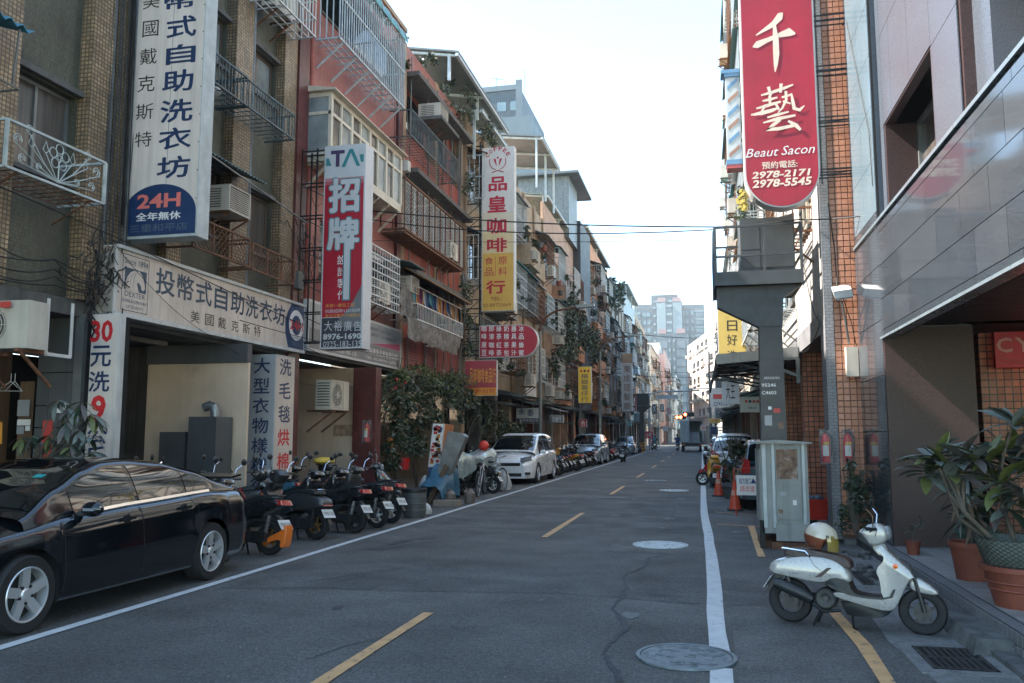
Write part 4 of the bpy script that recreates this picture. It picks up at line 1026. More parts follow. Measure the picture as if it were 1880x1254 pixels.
def ftext(par,s,xa,xb,zc,h,m,b=.02,d=.009,fr=FF,pxx=True,name=None):
    ua,ub = (fpx(xa,600)[0],fpx(xb,600)[0]) if pxx else (xa,xb)
    part(name or ('lettering' if len(s) > 1 else 'character'),text(s,fr.p(ua,zc-h/2,d),(0,ub-ua,0),(0,0,h),b),MATS[m],par)
for s,xa,xb in (('投',281,317),('幣',321,352),('式',356,386),('自',391,415),('助',421,446),('洗',449,472),('衣',475,498),('坊',500,522)):
    ftext(fb,s,xa,xb,3.92,.40,'slate_letter',.025)
for s,xa,xb in (('美',348,365),('國',375,391),('戴',399,414),('克',424,437),('斯',445,458),('特',466,478)):ftext(fb,s,xa,xb,3.50,.19,'letter_black',.0)
# horse-head emblem
ua,ub = fpx(224,500)[0],fpx(273,500)[0]
mb = MB()
def rr(a,b_,c,e,t):FF.box(mb,a,b_,c,c+t,.006,.0085);FF.box(mb,a,b_,e-t,e,.006,.0085);FF.box(mb,a,a+t,c+t,e-t,.006,.0085);FF.box(mb,b_-t,b_,c+t,e-t,.006,.0085)
rr(ua,ub,3.36,4.17,.010)
part('emblem_frame',mb,MATS['slate_letter'],fb)
wE = ub-ua
part('emblem_field',FF.box(MB(),ua+.09*wE,ub-.09*wE,3.66,3.98,.007,.009),MATS['slate_letter'],fb)
horse = [(.05,0),(.05,.35),(.12,.62),(.25,.85),(.42,.97),(.60,.95),(.62,1.04),(.70,.93),(.80,.80),(.92,.45),(.95,.22),(.86,.10),(.78,.16),(.74,.34),(.62,.46),(.56,.40),(.60,.22),(.66,0)]
part('horse_head',MB().add([FF.p(ua+wE*(.09+.82*x),3.66+.31*y,.0105) for x,y in horse],[tuple(range(len(horse)))[::1]]),MATS['sign_cream'],fb)
mb = MB()
for k in range(3):mb.tube([FF.p(ua+wE*(.15+.12*k),3.67+.02*k,.012),FF.p(ua+wE*(.19+.12*k),3.80+.02*k,.012),FF.p(ua+wE*(.32+.09*k),3.90+.02*k,.012)],.0025,4)
part('mane',mb,MATS['slate_letter'],fb)
for s,zc,h,a,b_ in (('Since 1894',4.08,.09,.06,.95),('DEXTER',3.605,.075,.12,.88),('OVER A CENTURY',3.505,.05,.04,.96),('OF QUALITY',3.42,.05,.18,.84)):
    ftext(fb,s,ua+wE*a,ua+wE*b_,zc,h,'slate_letter',.0,pxx=False)
# navy end with round badge
ue = fpx(522,600)[0]
pts = [(ue+.16,z0+.06),(ue+.03,z0+.35),(ue+.02,z0+.6),(ue+.10,z1-.25),(ue+.26,z1-.05),(u1-.04,z1-.05),(u1-.04,z0+.06)]
part('navy_end',MB().prism([FF.p(a,b_,.0065) for a,b_ in pts],(.0025,0,0)),MATS['navy'],fb)
cx_,cz_ = (ue+u1)/2+.06,3.80
def disc(par,u,z,r0,r1,d,m,name='badge',n=24,fr=FF):
    vs = [];
    for i in range(n):a = 2*math.pi*i/n;vs += [fr.p(u+r0*math.cos(a),z+r0*math.sin(a),d),fr.p(u+r1*math.cos(a),z+r1*math.sin(a),d)]
    part(name,MB().add(vs,[(2*i,2*i+1,(2*i+3) % (2*n),(2*i+2) % (2*n)) for i in range(n)]),MATS[m],par)
disc(fb,cx_,cz_,.20,.31,.0105,'letter_white');ftext(fb,'24H',cx_-.27,cx_+.27,cz_,.20,'red_letter',.015,.0125,pxx=False)
ftext(fb,'三重和平店',cx_-.25,cx_+.25,3.42,.09,'grey_letter',.0,.011,pxx=False)
part('lettering',text('全年無休',FF.p(cx_-.16,cz_-.295,.0125),(0,.32,0),(0,0,.075),.0),MATS['navy_letter'],fb)

# pillar boards: "30 yuan wash" board faces the camera
Yp = 9.62
pb,a,c = signboard('pillar_sign','cream vertical pillar sign starting with a red 30 behind the potted tree','sign',Yp,(147,575,221,985),'sign_cream_b',depth=.12,edge=.012)
for s,px,m in (('30',(166,587,209,629),'red_letter'),('元',(166,634,206,674),'navy_letter'),('洗',(162,681,203,720),'navy_letter'),('9',(166,725,196,776),'red_letter'),('公',(160,780,198,815),'navy_letter'),('斤',(156,819,196,860),'navy_letter')):
    let(pb,s,Yp,px,m,.03)
# two-sided post board 大型衣物樣樣行 / 洗毛毯烘棉被
Yd = 14.2
a,c = onY(445,905,Yd),onY(507,650,Yd)
db = thing('post_sign','two sided post sign with navy characters facing us and red ones on its street side','sign',(a.x,Yd,.2))
zt_ = c.z
part('case',MB().box(a.x,c.x+.0,Yd,Yd+.75,.30,zt_),MATS['pale_metal'],db)
part('panel',MB().box(a.x+.015,c.x-.015,Yd-.005,Yd-.001,.32,zt_-.02),MATS['sign_grey'],db)
part('panel',MB().box(c.x+.001,c.x+.005,Yd+.02,Yd+.73,.32,zt_-.02),MATS['sign_cream'],db)
for i,s in enumerate('大型衣物樣樣行'):
    y = 657+i*36.6;let(db,s,Yd-.003,(466-i*1.2,y,497-i*1.2,y+29),'navy_letter',.02)
for i,s in enumerate('洗毛毯烘棉被'):
    z = zt_-.28-i*.445
    part('character',text(s,(c.x+.007,Yd+.14,z-.10),(0,.46,0),(0,0,.32),.025),MATS['navy_letter' if i < 3 else 'red_letter'],db)

# ------------------------------------------------------------ advertising sign 招牌 and its board
mat('sign_crimson',(.36,.008,.025),.45,var=.08,scale=2);mat('silver',(.50,.51,.53),.4,var=.06);mat('sign_charcoal',(.028,.030,.045),.4,var=.1);mat('teal_letter',(.03,.20,.22),.5,var=0);mat('purple',(.05,.03,.09),.5,var=0);mat('gold',(.62,.30,.06),.5,var=0)
Ya = 15.55
a,c = onY(587,641,Ya),onY(672,263,Ya)
ta = thing('advertising_sign','crimson, silver and charcoal vertical sign with big outlined characters and phone numbers','sign',(a.x,Ya,a.z))
part('case',MB().box(a.x,c.x,Ya,Ya+.42,a.z,c.z),MATS['silver'],ta)
ia,ic,e = onY(594,640,Ya),onY(671,268,Ya),.02
part('panel',MB().box(a.x+.03,c.x-.03,Ya-.004,Ya-.001,a.z+.03,c.z-.03),MATS['silver'],ta)
def zpx(y,Y=Ya):return onY(630,y,Y).z
zr0,zr1 = zpx(582),zpx(338)
part('red_field',MB().box(a.x+.03,c.x-.03,Ya-.006,Ya-.0045,zr0,zr1),MATS['sign_crimson'],ta)
mat('fade_mid',(.43,.20,.22),.45,var=.05);mat('fade_lo',(.40,.09,.12),.45,var=.05)
part('fade_band',MB().box(a.x+.03,c.x-.03,Ya-.006,Ya-.0045,zr1,zr1+.07),MATS['fade_lo'],ta);part('fade_band',MB().box(a.x+.03,c.x-.03,Ya-.006,Ya-.0045,zr1+.07,zr1+.14),MATS['fade_mid'],ta)
part('charcoal_field',MB().box(a.x+.03,c.x-.03,Ya-.006,Ya-.0045,a.z+.03,zpx(583)),MATS['sign_charcoal'],ta)
mat('sign_midgrey',(.14,.14,.15),.5,var=.1)
part('grey_sweep',MB().add([(c.x-.03,Ya-.008,zpx(525)),(c.x-.03,Ya-.008,zpx(602)),(a.x+.25,Ya-.008,zpx(600)),(c.x-.28,Ya-.008,zpx(565))],[(0,3,2,1)]),MATS['sign_midgrey'],ta)
onsign(ta,'T',Ya-.008,(607,275,633,307),'purple',.04);onsign(ta,'Λ',Ya-.008,(627,272,662,307),'teal_letter',.03)
part('emblem',MB().add([(a.x+.04,Ya-.008,zpx(303)),(a.x+.16,Ya-.008,zpx(303)),(a.x+.10,Ya-.008,zpx(289)),(a.x+.04,Ya-.008,zpx(289))],[(0,1,2,3)]).add([(c.x-.04,Ya-.008,zpx(300)),(c.x-.04,Ya-.008,zpx(286)),(c.x-.14,Ya-.008,zpx(286)),(c.x-.10,Ya-.008,zpx(300))],[(0,1,2,3)]),MATS['teal_letter'],ta)
for s,px in (('招',(603,324,661,392)),('牌',(600,397,660,460))):
    onsign(ta,s,Ya-.009,(px[0]-2,px[1]-2,px[2]+2,px[3]+2),'teal_letter',.09);onsign(ta,s,Ya-.012,px,'silver',.055)
part('stroke',MB().box(onY(641,0,Ya).x,onY(655,0,Ya).x,Ya-.010,Ya-.009,zpx(552),zpx(440)),MATS['teal_letter'],ta)
part('stroke',MB().box(onY(643,0,Ya).x,onY(653,0,Ya).x,Ya-.0125,Ya-.012,zpx(550),zpx(438)),MATS['silver'],ta)
for i,s in enumerate('設計製作'):y = 468+i*21.5;onsign(ta,s,Ya-.009,(619,y,637,y+18),'letter_white',.0)
onsign(ta,'承做一廣告工程',Ya-.010,(597,556,651,565),'gold',.0);onsign(ta,'抗颱招牌/LED招牌',Ya-.010,(597,566,661,575),'silver',.0);onsign(ta,'各式立體字/大圖輸出',Ya-.010,(597,575,662,583),'gold',.0)
for i,s in enumerate('大裕廣告'):onsign(ta,s,Ya-.010,(595+i*18,589,610+i*18,608),'silver',.0)
onsign(ta,'8976-1690',Ya-.010,(593,611,663,624),'silver',.03);onsign(ta,'0935-183-135',Ya-.010,(593,625,663,638),'silver',.0)
mb = MB()
for y,dx in ((270,.5),(330,.5),(390,.5),(450,.5),(510,.5),(570,.5),(625,.5)):
    z = zpx(y)
    mb.bar((-8.15,Ya+.1,z),(a.x,Ya+.1,z),.025).bar((-8.15,Ya+.35,z),(a.x,Ya+.35,z),.025).bar((-8.15,Ya+.1,z),(a.x,Ya+.35,z-.3),.014)
for x in (-8.1,-7.75,a.x-.03):mb.bar((x,Ya+.1,3.5),(x,Ya+.1,zpx(265)),.03)
mb.bar((-8.0,Ya+.35,3.5),(-8.0,Ya+.35,zpx(265)),.03)
part('bracket',mb,MATS['black_metal'],ta)
AF = Front(-7.98,1)
p0,p1 = onX(560,640,-7.98),onX(730,677,-7.98)
ab = thing('fascia_sign','grey and magenta advertising fascia board below the crimson vertical sign','sign',(-7.98,16,3.4))
part('case',AF.box(MB(),15.9,21.45,3.36,4.45,-.2,0),MATS['silver'],ab)
mat('board_grey',(.16,.165,.175),.4,var=.15,scale=1);mat('board_light',(.30,.31,.33),.4,var=.1);mat('magenta',(.38,.04,.12),.5,var=0)
part('panel',AF.box(MB(),15.95,21.38,3.42,3.85,.001,.005),MATS['board_grey'],ab);part('panel',AF.box(MB(),15.95,21.38,3.85,4.39,.001,.005),MATS['board_light'],ab)
part('magenta_wedge',MB().prism([AF.p(19.3,3.86,.006),AF.p(21.3,3.86,.006),AF.p(21.3,4.05,.006)],(.002,0,0)),MATS['magenta'],ab)
for s,ua_,ub_,zc,h in (('0935-183-135',17.3,18.4,3.50,.09),('大裕廣告企業有限公司',18.95,21.1,3.68,.16),('TEL 02-8976-1690',18.95,21.0,3.50,.06),('抗颱招牌 LED 招牌',19.0,20.6,4.25,.08),('立體字 大圖輸出',19.0,21.0,4.10,.07)):
    ftext(ab,s,ua_,ub_,zc,h,'letter_white' if zc < 4 else 'grey_letter',.0,.009,AF,False)
# ------------------------------------------------------------ left building 2: brick red, bay window, cages, roof sheds
b2 = thing('red_apartment_building','brick red apartment house with cream bay window and long blue-white cages','building',(-8.2,16,0))
wr = [(22.6,24.6,10.75,12.0),(25.3,27.0,10.75,12.0),(22.5,24.5,7.9,9.0),(25.3,27.4,7.9,9.0),(22.5,24.5,5.0,6.0),(25.3,27.4,5.0,6.0),(16.8,21.2,5.1,6.4),(16.6,21.4,11.2,12.4),(16.4,21.4,8.4,9.3)]
part('wall',wall_holes(LF,15.9,22.0,3.42,13.3,wr,-.4,-.02),MATS['red_tile'],b2)
part('wall',wall_holes(LF,22.0,28.1,3.42,12.9,wr,-.6,-.30),MATS['red_wall'],b2)
part('backing',LF.box(MB(),15.9,28.1,3.4,12.9,-1.1,-.62),MATS['curtain_dark'],b2)
part('corner_pilaster',LF.box(MB(),15.42,15.88,3.42,13.4,-.4,.10),MATS['dark_red_tile'],b2)
part('downpipe',MB().tube([LF.p(16.05,3.5,.06),LF.p(16.05,13,.06)],.05,8),MATS['red_wall'],b2)
for u in (21.75,24.75,27.6):part('pilaster',LF.box(MB(),u,u+.30,3.42,13.0,-.3,.04),MATS['tan_pilaster'],b2)
part('red_column',LF.box(MB(),21.4,21.73,3.42,13.2,-.1,.06),MATS['dark_red_tile'],b2)
for z in (6.3,9.25,12.15):               # balcony slabs with stained undersides
    part('slab',LF.box(MB(),22.05,28.0,z-.13,z,-.3,.42),MATS['old_concrete'],b2)
for (z0,z1) in ((6.3,7.25),(9.25,10.15),(12.15,12.95),(3.45,4.4)):
    for (ua,ub) in ((22.06,23.6),(23.64,24.73),(25.06,26.3),(26.34,27.58)):
        part('balcony_panel',LF.box(MB(),ua,ub,z0+.01,z1,-.02,.03),MATS['red_wall' if z1 < 12 else 'red_tile'],b2)
for w in wr:window(LF,b2,*w,d=-.04 if w[0] < 22 else-.3,m='frame_brown' if w[0] > 22 else 'frame_grey',g='glass_dark',cols=3 if w[1]-w[0] > 3 else 2)
# cream bay window, third floor, twelve lights with transoms

def baywin(u0,u1,z0,z1,d):
    nb = 8;mb = MB();fw = .07;zt = z0+(z1-z0)*.68
    for z,h in ((z0,.10),(z1-.10,.10),(zt-.035,.07)):
        LF.box(mb,u0,u1,z,z+h,d-.06,d);LF.box(mb,u0,u0+.06,z,z+h,0,d-.06);LF.box(mb,u1-.06,u1,z,z+h,0,d-.06)
    for i in range(nb+1):
        u = u0+(u1-u0-fw)*i/nb;wd = fw*(1.35 if i % 2 == 0 else .8)
        LF.box(mb,u,u+wd,z0+.1,z1-.1,d-.058,d+(.012 if i % 2 == 0 else .002))
    for u in (u0,u1-.06):LF.box(mb,u,u+.06,z0+.1,z1-.1,0,.07)
    b = part('bay_window',mb,MATS['frame_cream'],b2)
    for i in range(nb):
        ua = u0+(u1-u0-fw)*i/nb+.03;ub = u0+(u1-u0-fw)*(i+1)/nb+.03
        for za,zb in ((z0+.05,zt),(zt,z1-.05)):
            part('pane',LF.box(MB(),ua,ub,za,zb,d-.045+.01*(i % 2),d-.04+.01*(i % 2)),MATS['glass_curtain' if i % 2 == 0 else 'glass_pale'],b)
    part('pane',LF.box(MB(),u0+.02,u0+.03,z0,z1,.05,d-.05),MATS['glass_pale'],b);part('pane',LF.box(MB(),u1-.03,u1-.02,z0,z1,.05,d-.05),MATS['glass_dark'],b)
    part('bay_roof',MB().prism([LF.p(u0-.1,z1+.01,-.02),LF.p(u0-.1,z1+.16,-.02),LF.p(u0-.1,z1+.03,d+.14),LF.p(u0-.1,z1+.005,d+.14)],(0,u1-u0+.2,0)),MATS['frame_cream'],b)
    part('bay_floor',LF.box(MB(),u0,u1,z0-.10,z0-.001,0,d),MATS['frame_cream'],b)
    for i in range(7):u = u0+.1+(u1-u0-.25)*i/6;part('bay_bracket',MB().bar(LF.p(u,z0-.12,d-.05),LF.p(u,z0-.62,.02),.05).bar(LF.p(u,z0-.13,d-.02),LF.p(u,z0-.13,0),.05),MATS['frame_cream'],b)
baywin(15.92,20.25,7.52,8.95,.60)
# the large cages of the top floor with a teal plastic roof, and lesser ones
mat('cage_pale',(.40,.47,.50),.5,var=.2,scale=5,streak=.3,col2=(.18,.10,.06),mix2=.5,m2scale=7,m2edge=(.62,.74))
mat('teal_sheet',(.06,.25,.24),.4,var=.25,scale=3,streak=.3)
cage(LF,b2,16.2,20.3,10.3,12.25,.62,'cage_pale',.125,bar=.022,hz=2)
for k in range(5):
    u = 16.7+k*.8;part('cage_arch',MB().tube([LF.p(u+.42*math.cos(t),11.75+.42*math.sin(t),.64) for t in [math.pi*i/12 for i in range(13)]],.012,5),MATS['cage_pale'],b2)
mb = MB()
for i in range(8):
    a0,a1 = math.pi/2*i/8,math.pi/2*(i+1)/8
    P = lambda a,u:LF.p(u,12.15+.55*math.sin(a),.05+.62*math.cos(a))
    mb.quad(P(a0,16.2),P(a1,16.2),P(a1,20.35),P(a0,20.35))
part('curved_roof',mb,MATS['teal_sheet'],b2)
for k in range(8):u = 16.2+k*.59;part('roof_rib',MB().tube([LF.p(u,12.15+.56*math.sin(a),.06+.63*math.cos(a)) for a in [math.pi/2*i/6 for i in range(7)]],.014,4),MATS['cage_pale'],b2)
for k in range(6):u = 16.4+k*.75;part('cage_brace',MB().bar(LF.p(u,10.28,.62),LF.p(u,9.75,.0),.035),MATS['cage_pale'],b2)
cage(LF,b2,17.0,20.2,4.75,6.15,.6,'white_metal',.16,bar=.018,hz=7)
rail_cage(b2,LF,20.9,25.3,9.75,10.5,.62,'rail_blue',.11)
mesh_guard(b2,LF,20.4,22.9,7.05,8.35,.62,'white_metal');mesh_guard(b2,LF,22.95,25.9,7.05,8.35,.62,'white_metal')
cage(LF,b2,20.35,26.0,7.02,8.4,.66,'rusty',.5,bar=.03,hz=1)
mb = MB()
for u in (20.4,22.2,24,25.9):mb.bar(LF.p(u,8.42,.66),LF.p(u,8.75,-.1),.04)
for dd in (.1,.4):mb.bar(LF.p(20.4,8.7-.5*dd,dd),LF.p(25.9,8.7-.5*dd,dd),.03)
part('canopy_frame',mb,MATS['teal_metal'],b2)
mat('clear_sheet',(.30,.36,.34),.3,alpha=.45,var=.3,scale=3,streak=.4)
part('canopy_sheet',MB().quad(LF.p(20.35,8.46,.72),LF.p(25.95,8.46,.72),LF.p(25.95,8.80,-.1),LF.p(20.35,8.80,-.1)),MATS['clear_sheet'],b2)
part('canopy_underside',LF.box(MB(),20.4,25.9,6.92,6.97,0,.66),MATS['rusty'],b2)
cols = [(.5,.05,.04),(.05,.09,.2),(.4,.35,.3),(.03,.03,.04),(.1,.25,.28),(.25,.05,.1),(.45,.45,.47),(.6,.25,.05)]
for i,c in enumerate(cols):mat('cloth_%d' % i,c,.9,var=.2,scale=6)
# washing on the second floor balcony
ln = thing('washing_line','row of mixed clothes hung to dry on the second floor balcony of the red house','laundry',(-7.75,21.5,5.3))
k = 0
for i in range(26):
    u = 21.3+i*.17+RN.uniform(-.03,.03);h = RN.uniform(.35,.62)
    mb = MB();a,b_ = .0,RN.uniform(.14,.24)
    mb.add([LF.p(u,5.62,.5),LF.p(u+.06,5.66,.5+b_/2),LF.p(u,5.62,.5+b_),LF.p(u+.02,5.62-h,.5+b_*1.05),LF.p(u-.02,5.62-h*.5,.5+b_*.5),LF.p(u+.02,5.62-h,.47)],[(0,1,4,5),(1,2,3,4)])
    part('garment',mb,MATS['cloth_%d' % RN.randrange(8)],ln)
part('pole',MB().bar(LF.p(21,5.70,.6),LF.p(26,5.70,.6),.02),MATS['white_metal'],ln)
rail_cage(b2,LF,21.2,25.6,4.72,5.15,.75,'white_metal',.13,False)
mat('tarp_grey',(.16,.15,.14),.7,var=.5,scale=5,col2=(.06,.05,.045),mix2=.7,m2scale=4)
def rag(fr,u0,u1,z0,z1,d,m,par,name='tarpaulin',n=14):
    vs = [];
    for i in range(n+1):
        for j in range(5):
            u = u0+(u1-u0)*i/n;z = z1-(z1-z0)*j/4
            vs.append(fr.p(u+RN.uniform(-.03,.03),z+RN.uniform(-.05,.05)*(j > 0),d+.05*math.sin(i*2.1)*(j/3)+RN.uniform(-.05,.05)))
    return part(name,MB().add(vs,[(i*5+j,i*5+j+1,(i+1)*5+j+1,(i+1)*5+j) for i in range(n) for j in range(4)]),MATS[m],par,smooth=True)
rag(LF,20.4,25.2,4.10,4.68,.78,'tarp_grey',b2);rag(LF,20.3,21.5,4.7,5.6,.6,'tarp_grey',b2)
mat('tarp_orange',(.30,.17,.07),.7,var=.3,scale=4,streak=.5)
corrugated(LF,21.5,25.9,6.35,5.85,0,.95,'tarp_orange',b2)
corrugated(LF,20.3,21.5,6.3,6.1,0,.9,'awning_green',b2)
part('ledge',LF.box(MB(),15.9,28.0,3.30,3.42,-.6,.12),MATS['old_concrete'],b2)
for u in (22.1,23.7,25.1,26.4):
    part('shutter',LF.box(MB(),u+.1,u+1.1,3.46,4.35,.031,.05),mat('shutter_red',(.26,.06,.05),.6,tile=(9,.08,.014),grout=(.10,.03,.03),tvar=.05,streak=.3),b2)
ac('w',(-7.5,23.4,11.0),'cream window unit on a long shelf below the top parapet of the red house',scale=1.25)
part('ac_shelf',LF.box(MB(),22.6,24.4,10.88,10.98,0,.95),MATS['old_concrete'],b2)
ac('c',(-7.75,19.2,4.85),'condenser inside the white barred cage beside the crimson advertising sign')
ac('w',(-7.6,21.3,5.45),'weathered window unit at the near end of the washing balcony')
ac('c',(-7.65,24.8,7.1),'condenser behind the rusty mesh guard over the washing balcony')
ac('c',(-7.75,18.0,4.85),'second condenser inside the white barred cage, nearer the sign')
ac('c',(-8.0,17.2,2.15),'condenser on the partition wall behind the two sided post sign',scale=1.2)
# roof of the red house: big grey shed roof on posts
mat('roof_grey',(.10,.115,.12),.5,tile=(.09,9,.012),grout=(.09,.1,.105),tvar=.04,metal=.2,var=.2,scale=1,streak=.3)
def shed(u0,u1,zr,ze,d0,d1,par,m='roof_grey',posts=(0,.5,1),zb=12.9,name='roof_sheet'):
    """lean-to: high at the back (d0), low in front (d1)"""
    part(name,MB().prism([LF.p(u0,zr,d0),LF.p(u0,zr+.06,d0),LF.p(u0,ze+.06,d1),LF.p(u0,ze,d1)],(0,u1-u0,0)),MATS[m],par)
    mb = MB()
    for t in posts:
        u = u0+.15+(u1-u0-.3)*t;mb.bar(LF.p(u,zb,d1-.35),LF.p(u,ze+.05,d1-.35),.09);mb.bar(LF.p(u,ze-.05,d1-.05),LF.p(u,zr-.1,d0+.1),.08)
        mb.bar(LF.p(u,zb,d0+.5),LF.p(u,zr-.1,d0+.5),.09)
    mb.bar(LF.p(u0,ze-.06,d1-.06),LF.p(u1,ze-.06,d1-.06),.10)
    part('roof_frame',mb,MATS['pale_metal'],par)
part('roof_slab',MB().box(-13,-8.3,15.9,28.1,12.75,12.9),MATS['old_concrete'],b2)
shed(24.4,31.6,14.5,13.75,-3.2,.9,b2,zb=12.9);shed(28.0,33.6,13.7,13.3,-1.5,.75,b2,zb=11.5,name='clear_roof',m='clear_sheet')
part('parapet_end',LF.box(MB(),15.9,22,13.3,13.42,-.4,.06),MATS['tan_pilaster'],b2)

# the gap house with weeds, then beige house 3
mat('beige_wall',(.40,.31,.22),.75,var=.2,scale=1.5,streak=.6,col2=(.24,.18,.13),mix2=.5,m2scale=2)
mat('cream_wall',(.46,.40,.32),.75,var=.2,scale=1.5,streak=.55,col2=(.28,.22,.16),mix2=.5,m2scale=2)
mat('peach_wall',(.48,.30,.21),.75,var=.2,scale=1.5,streak=.45,col2=(.35,.24,.18),mix2=.5,m2scale=2)
mat('orange_wall',(.55,.23,.10),.75,var=.2,scale=1.5,streak=.35,col2=(.40,.22,.13),mix2=.5,m2scale=2)
mat('white_wall',(.50,.49,.46),.75,var=.15,scale=1.5,streak=.45)
mat('blue_wall',(.30,.38,.43),.6,var=.12,scale=1,streak=.25)
mat('pink_wall',(.42,.27,.24),.75,var=.15,scale=1.5,streak=.45)
mat('dark_cladding',(.045,.05,.055),.6,var=.35,scale=.8,streak=.5,stretch=(1,1,.3))
mat('grey_wall',(.24,.235,.22),.75,var=.2,scale=1.5,streak=.5)
BAY = ['nearest','second','third','fourth','fifth','sixth','seventh','eighth','ninth']
ORD = ['ground','second','third','fourth','fifth','sixth','seventh']
FL = []                                       # foliage requests: (centre, size)
def street_house(name,label,fr,u0,u1,h,wallm,seed,floors=4,pil=None,depth=5.,fh=2.95,g0=3.3,cages=.6,acs=.5,roof=True,plants=.4,first=True,detail=True,bays=None,back=None):
    rr_ = random.Random(seed);t = thing(name,label,'building',(fr.X,(u0+u1)/2,0))
    nb = bays or max(1,int(round((u1-u0)/2.9)));bwid = (u1-u0)/nb;holes = [];cells = []
    for f in range(1,floors):
        z = g0+fh*(f-1)+.15
        if z+2.4 > h:break
        for b in range(nb):
            ua = u0+bwid*b+.25;ub = ua+bwid-.5;holes.append((ua,ub,z+.95,z+2.35));cells.append((f,b,ua,ub,z))
    part('wall',wall_holes(fr,u0,u1,g0,h,holes,-.35,0),MATS[wallm],t)
    part('backing',fr.box(fr.box(fr.box(MB(),u0+.02,u1-.02,3.3,h,-.7,-.37),u0,u1,h-.1,h,-depth,-.36),u0+.01,u0+.25,0,h-.11,-depth,-.71),MATS[wallm],t)
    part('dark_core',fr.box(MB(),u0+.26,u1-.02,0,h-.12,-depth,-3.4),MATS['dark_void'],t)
    if pil:
        for b in range(nb+1):u = min(max(u0,u0+bwid*b-.14),u1-.28);part('pilaster',fr.box(MB(),u,u+.28,g0,h+.05,.002,.10),MATS[pil],t)
    for f,b,ua,ub,z in cells:
        window(fr,t,ua,ub,z+.95,z+2.35,cols=2,rec=.15,m=rr_.choice(['frame_brown','frame_grey','frame_cream']),g=rr_.choice(['glass_dark','glass_curtain','glass_pale']),sill=False)
        r_ = rr_.random();d = rr_.uniform(.5,.9)
        if r_ < cages:
            if fr.n < 0:d *= .7
            cage(fr,t,ua-.1,ub+.1,z+.75,z+2.35,d,rr_.choice(['white_metal','white_metal','cage_pale','rusty','grey_metal']),.17 if detail else .3,bar=.02 if detail else .03,hz=rr_.choice([2,4,6]))
            if rr_.random() < .6:corrugated(fr,ua-.2,ub+.2,z+2.75,z+2.38,0,d+.15,rr_.choice(['awning_green','awning_teal','tarp_orange','pale_metal','awning_green']),t,wl=.2)
        elif r_ < cages+.25:
            part('balcony',fr.box(fr.box(MB(),ua-.15,ub+.15,z-.05,z+.85,d-.08,d),ua-.15,ub+.15,z-.12,z-.05,0,d),MATS[rr_.choice([wallm,wallm,'orange_wall','white_wall','grey_wall'])],t)
            for us_ in (ua-.15,ub+.08):part('balcony_side',fr.box(MB(),us_,us_+.07,z-.04,z+.84,0,d-.081),MATS[wallm],t)
        if rr_.random() < acs:
            pl = rr_.choice(['by the left jamb','by the right jamb']);u = ua+.2 if pl.endswith('left jamb') else ub-.2
            ac(rr_.choice('ccw'),fr.p(u,z+rr_.uniform(-.1,.3),d+.18 if r_ < cages+.25 else .30),'air conditioner on %s floor, %s bay, of the %s' % (ORD[f],BAY[b],name.replace('_',' ')),0 if fr.n > 0 else math.pi)
        if rr_.random() < plants:FL.append((fr.p(rr_.uniform(ua,ub),z+rr_.uniform(.6,1.1),d+.1),rr_.uniform(.3,.7),name.replace('_',' '),ORD[f],BAY[b]))
    if roof:
        if rr_.random() < .75:
            k = rr_.uniform(.9,1.5)
            if fr.n > 0:shed(u0+.3,u1-.2,h+k+.5,h+k,-3.5,rr_.uniform(.2,.6),t,m=rr_.choice(['roof_grey','roof_grey','awning_green']),zb=h)
            else:part('roof_shed',fr.box(MB(),u0,u1,h+k,h+k+.1,-3,.5),MATS['roof_grey'],t)
        part('parapet',fr.box(MB(),u0,u1,h+.001,h+.9,-.12,.0),MATS[wallm],t)
    # ground floor: dark shop, roller shutter, canopy
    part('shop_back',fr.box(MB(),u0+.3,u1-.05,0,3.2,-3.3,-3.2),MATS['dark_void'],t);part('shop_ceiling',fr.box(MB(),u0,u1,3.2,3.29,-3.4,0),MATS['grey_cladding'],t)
    for b in range(nb+1):u = min(max(u0,u0+bwid*b-.2),u1-.4);part('pillar',fr.box(MB(),u,u+.4,0,3.2,-.45,-.02),MATS[rr_.choice(['grey_wall','old_concrete','dark_red_tile',wallm])],t)
    for b in range(nb):
        if rr_.random() < .6:part('roller_shutter',fr.box(MB(),u0+bwid*b+.3,u0+bwid*(b+1)-.3,.1,2.9,-2.9,-2.8),MATS['shutter_grey'],t)
        zc = rr_.uniform(2.7,3.2)
        part('canopy',MB().prism([fr.p(u0+bwid*b+.05,zc+.25,0),fr.p(u0+bwid*b+.05,zc+.28,0),fr.p(u0+bwid*b+.05,zc+.03,rr_.uniform(.9,1.5)),fr.p(u0+bwid*b+.05,zc,.9)],(0,bwid-.1,0)),MATS[rr_.choice(['grey_metal','teal_metal','pale_metal','awning_green','grey_metal'])],t)
    return t
h3 = street_house('beige_house','beige house with tall brown window strips beyond the yellow coffee sign',LF,28.15,43.5,13.2,'beige_wall',3,4,'tan_pilaster',bays=6,cages=.7,roof=False)
shed(37.4,42.4,16.2,15.6,-3.5,1.2,h3,zb=13.2)
h4 = street_house('peach_house','stained peach house with overgrown cages and a dark balcony near the roof',LF,43.6,54.6,13.4,'peach_wall',14,4,None,bays=4,cages=.75,plants=.9)
dc = thing('dark_clad_tower','narrow charcoal clad stair tower rising between peach and orange houses','building',(-8.2,55,0))
part('wall',LF.box(MB(),54.7,59.6,3.3,16.0,-5,.5),MATS['dark_cladding'],dc);part('side_wall',LF.box(MB(),54.65,54.7,3.3,16.0,-5,.5),MATS['dark_cladding'],dc)
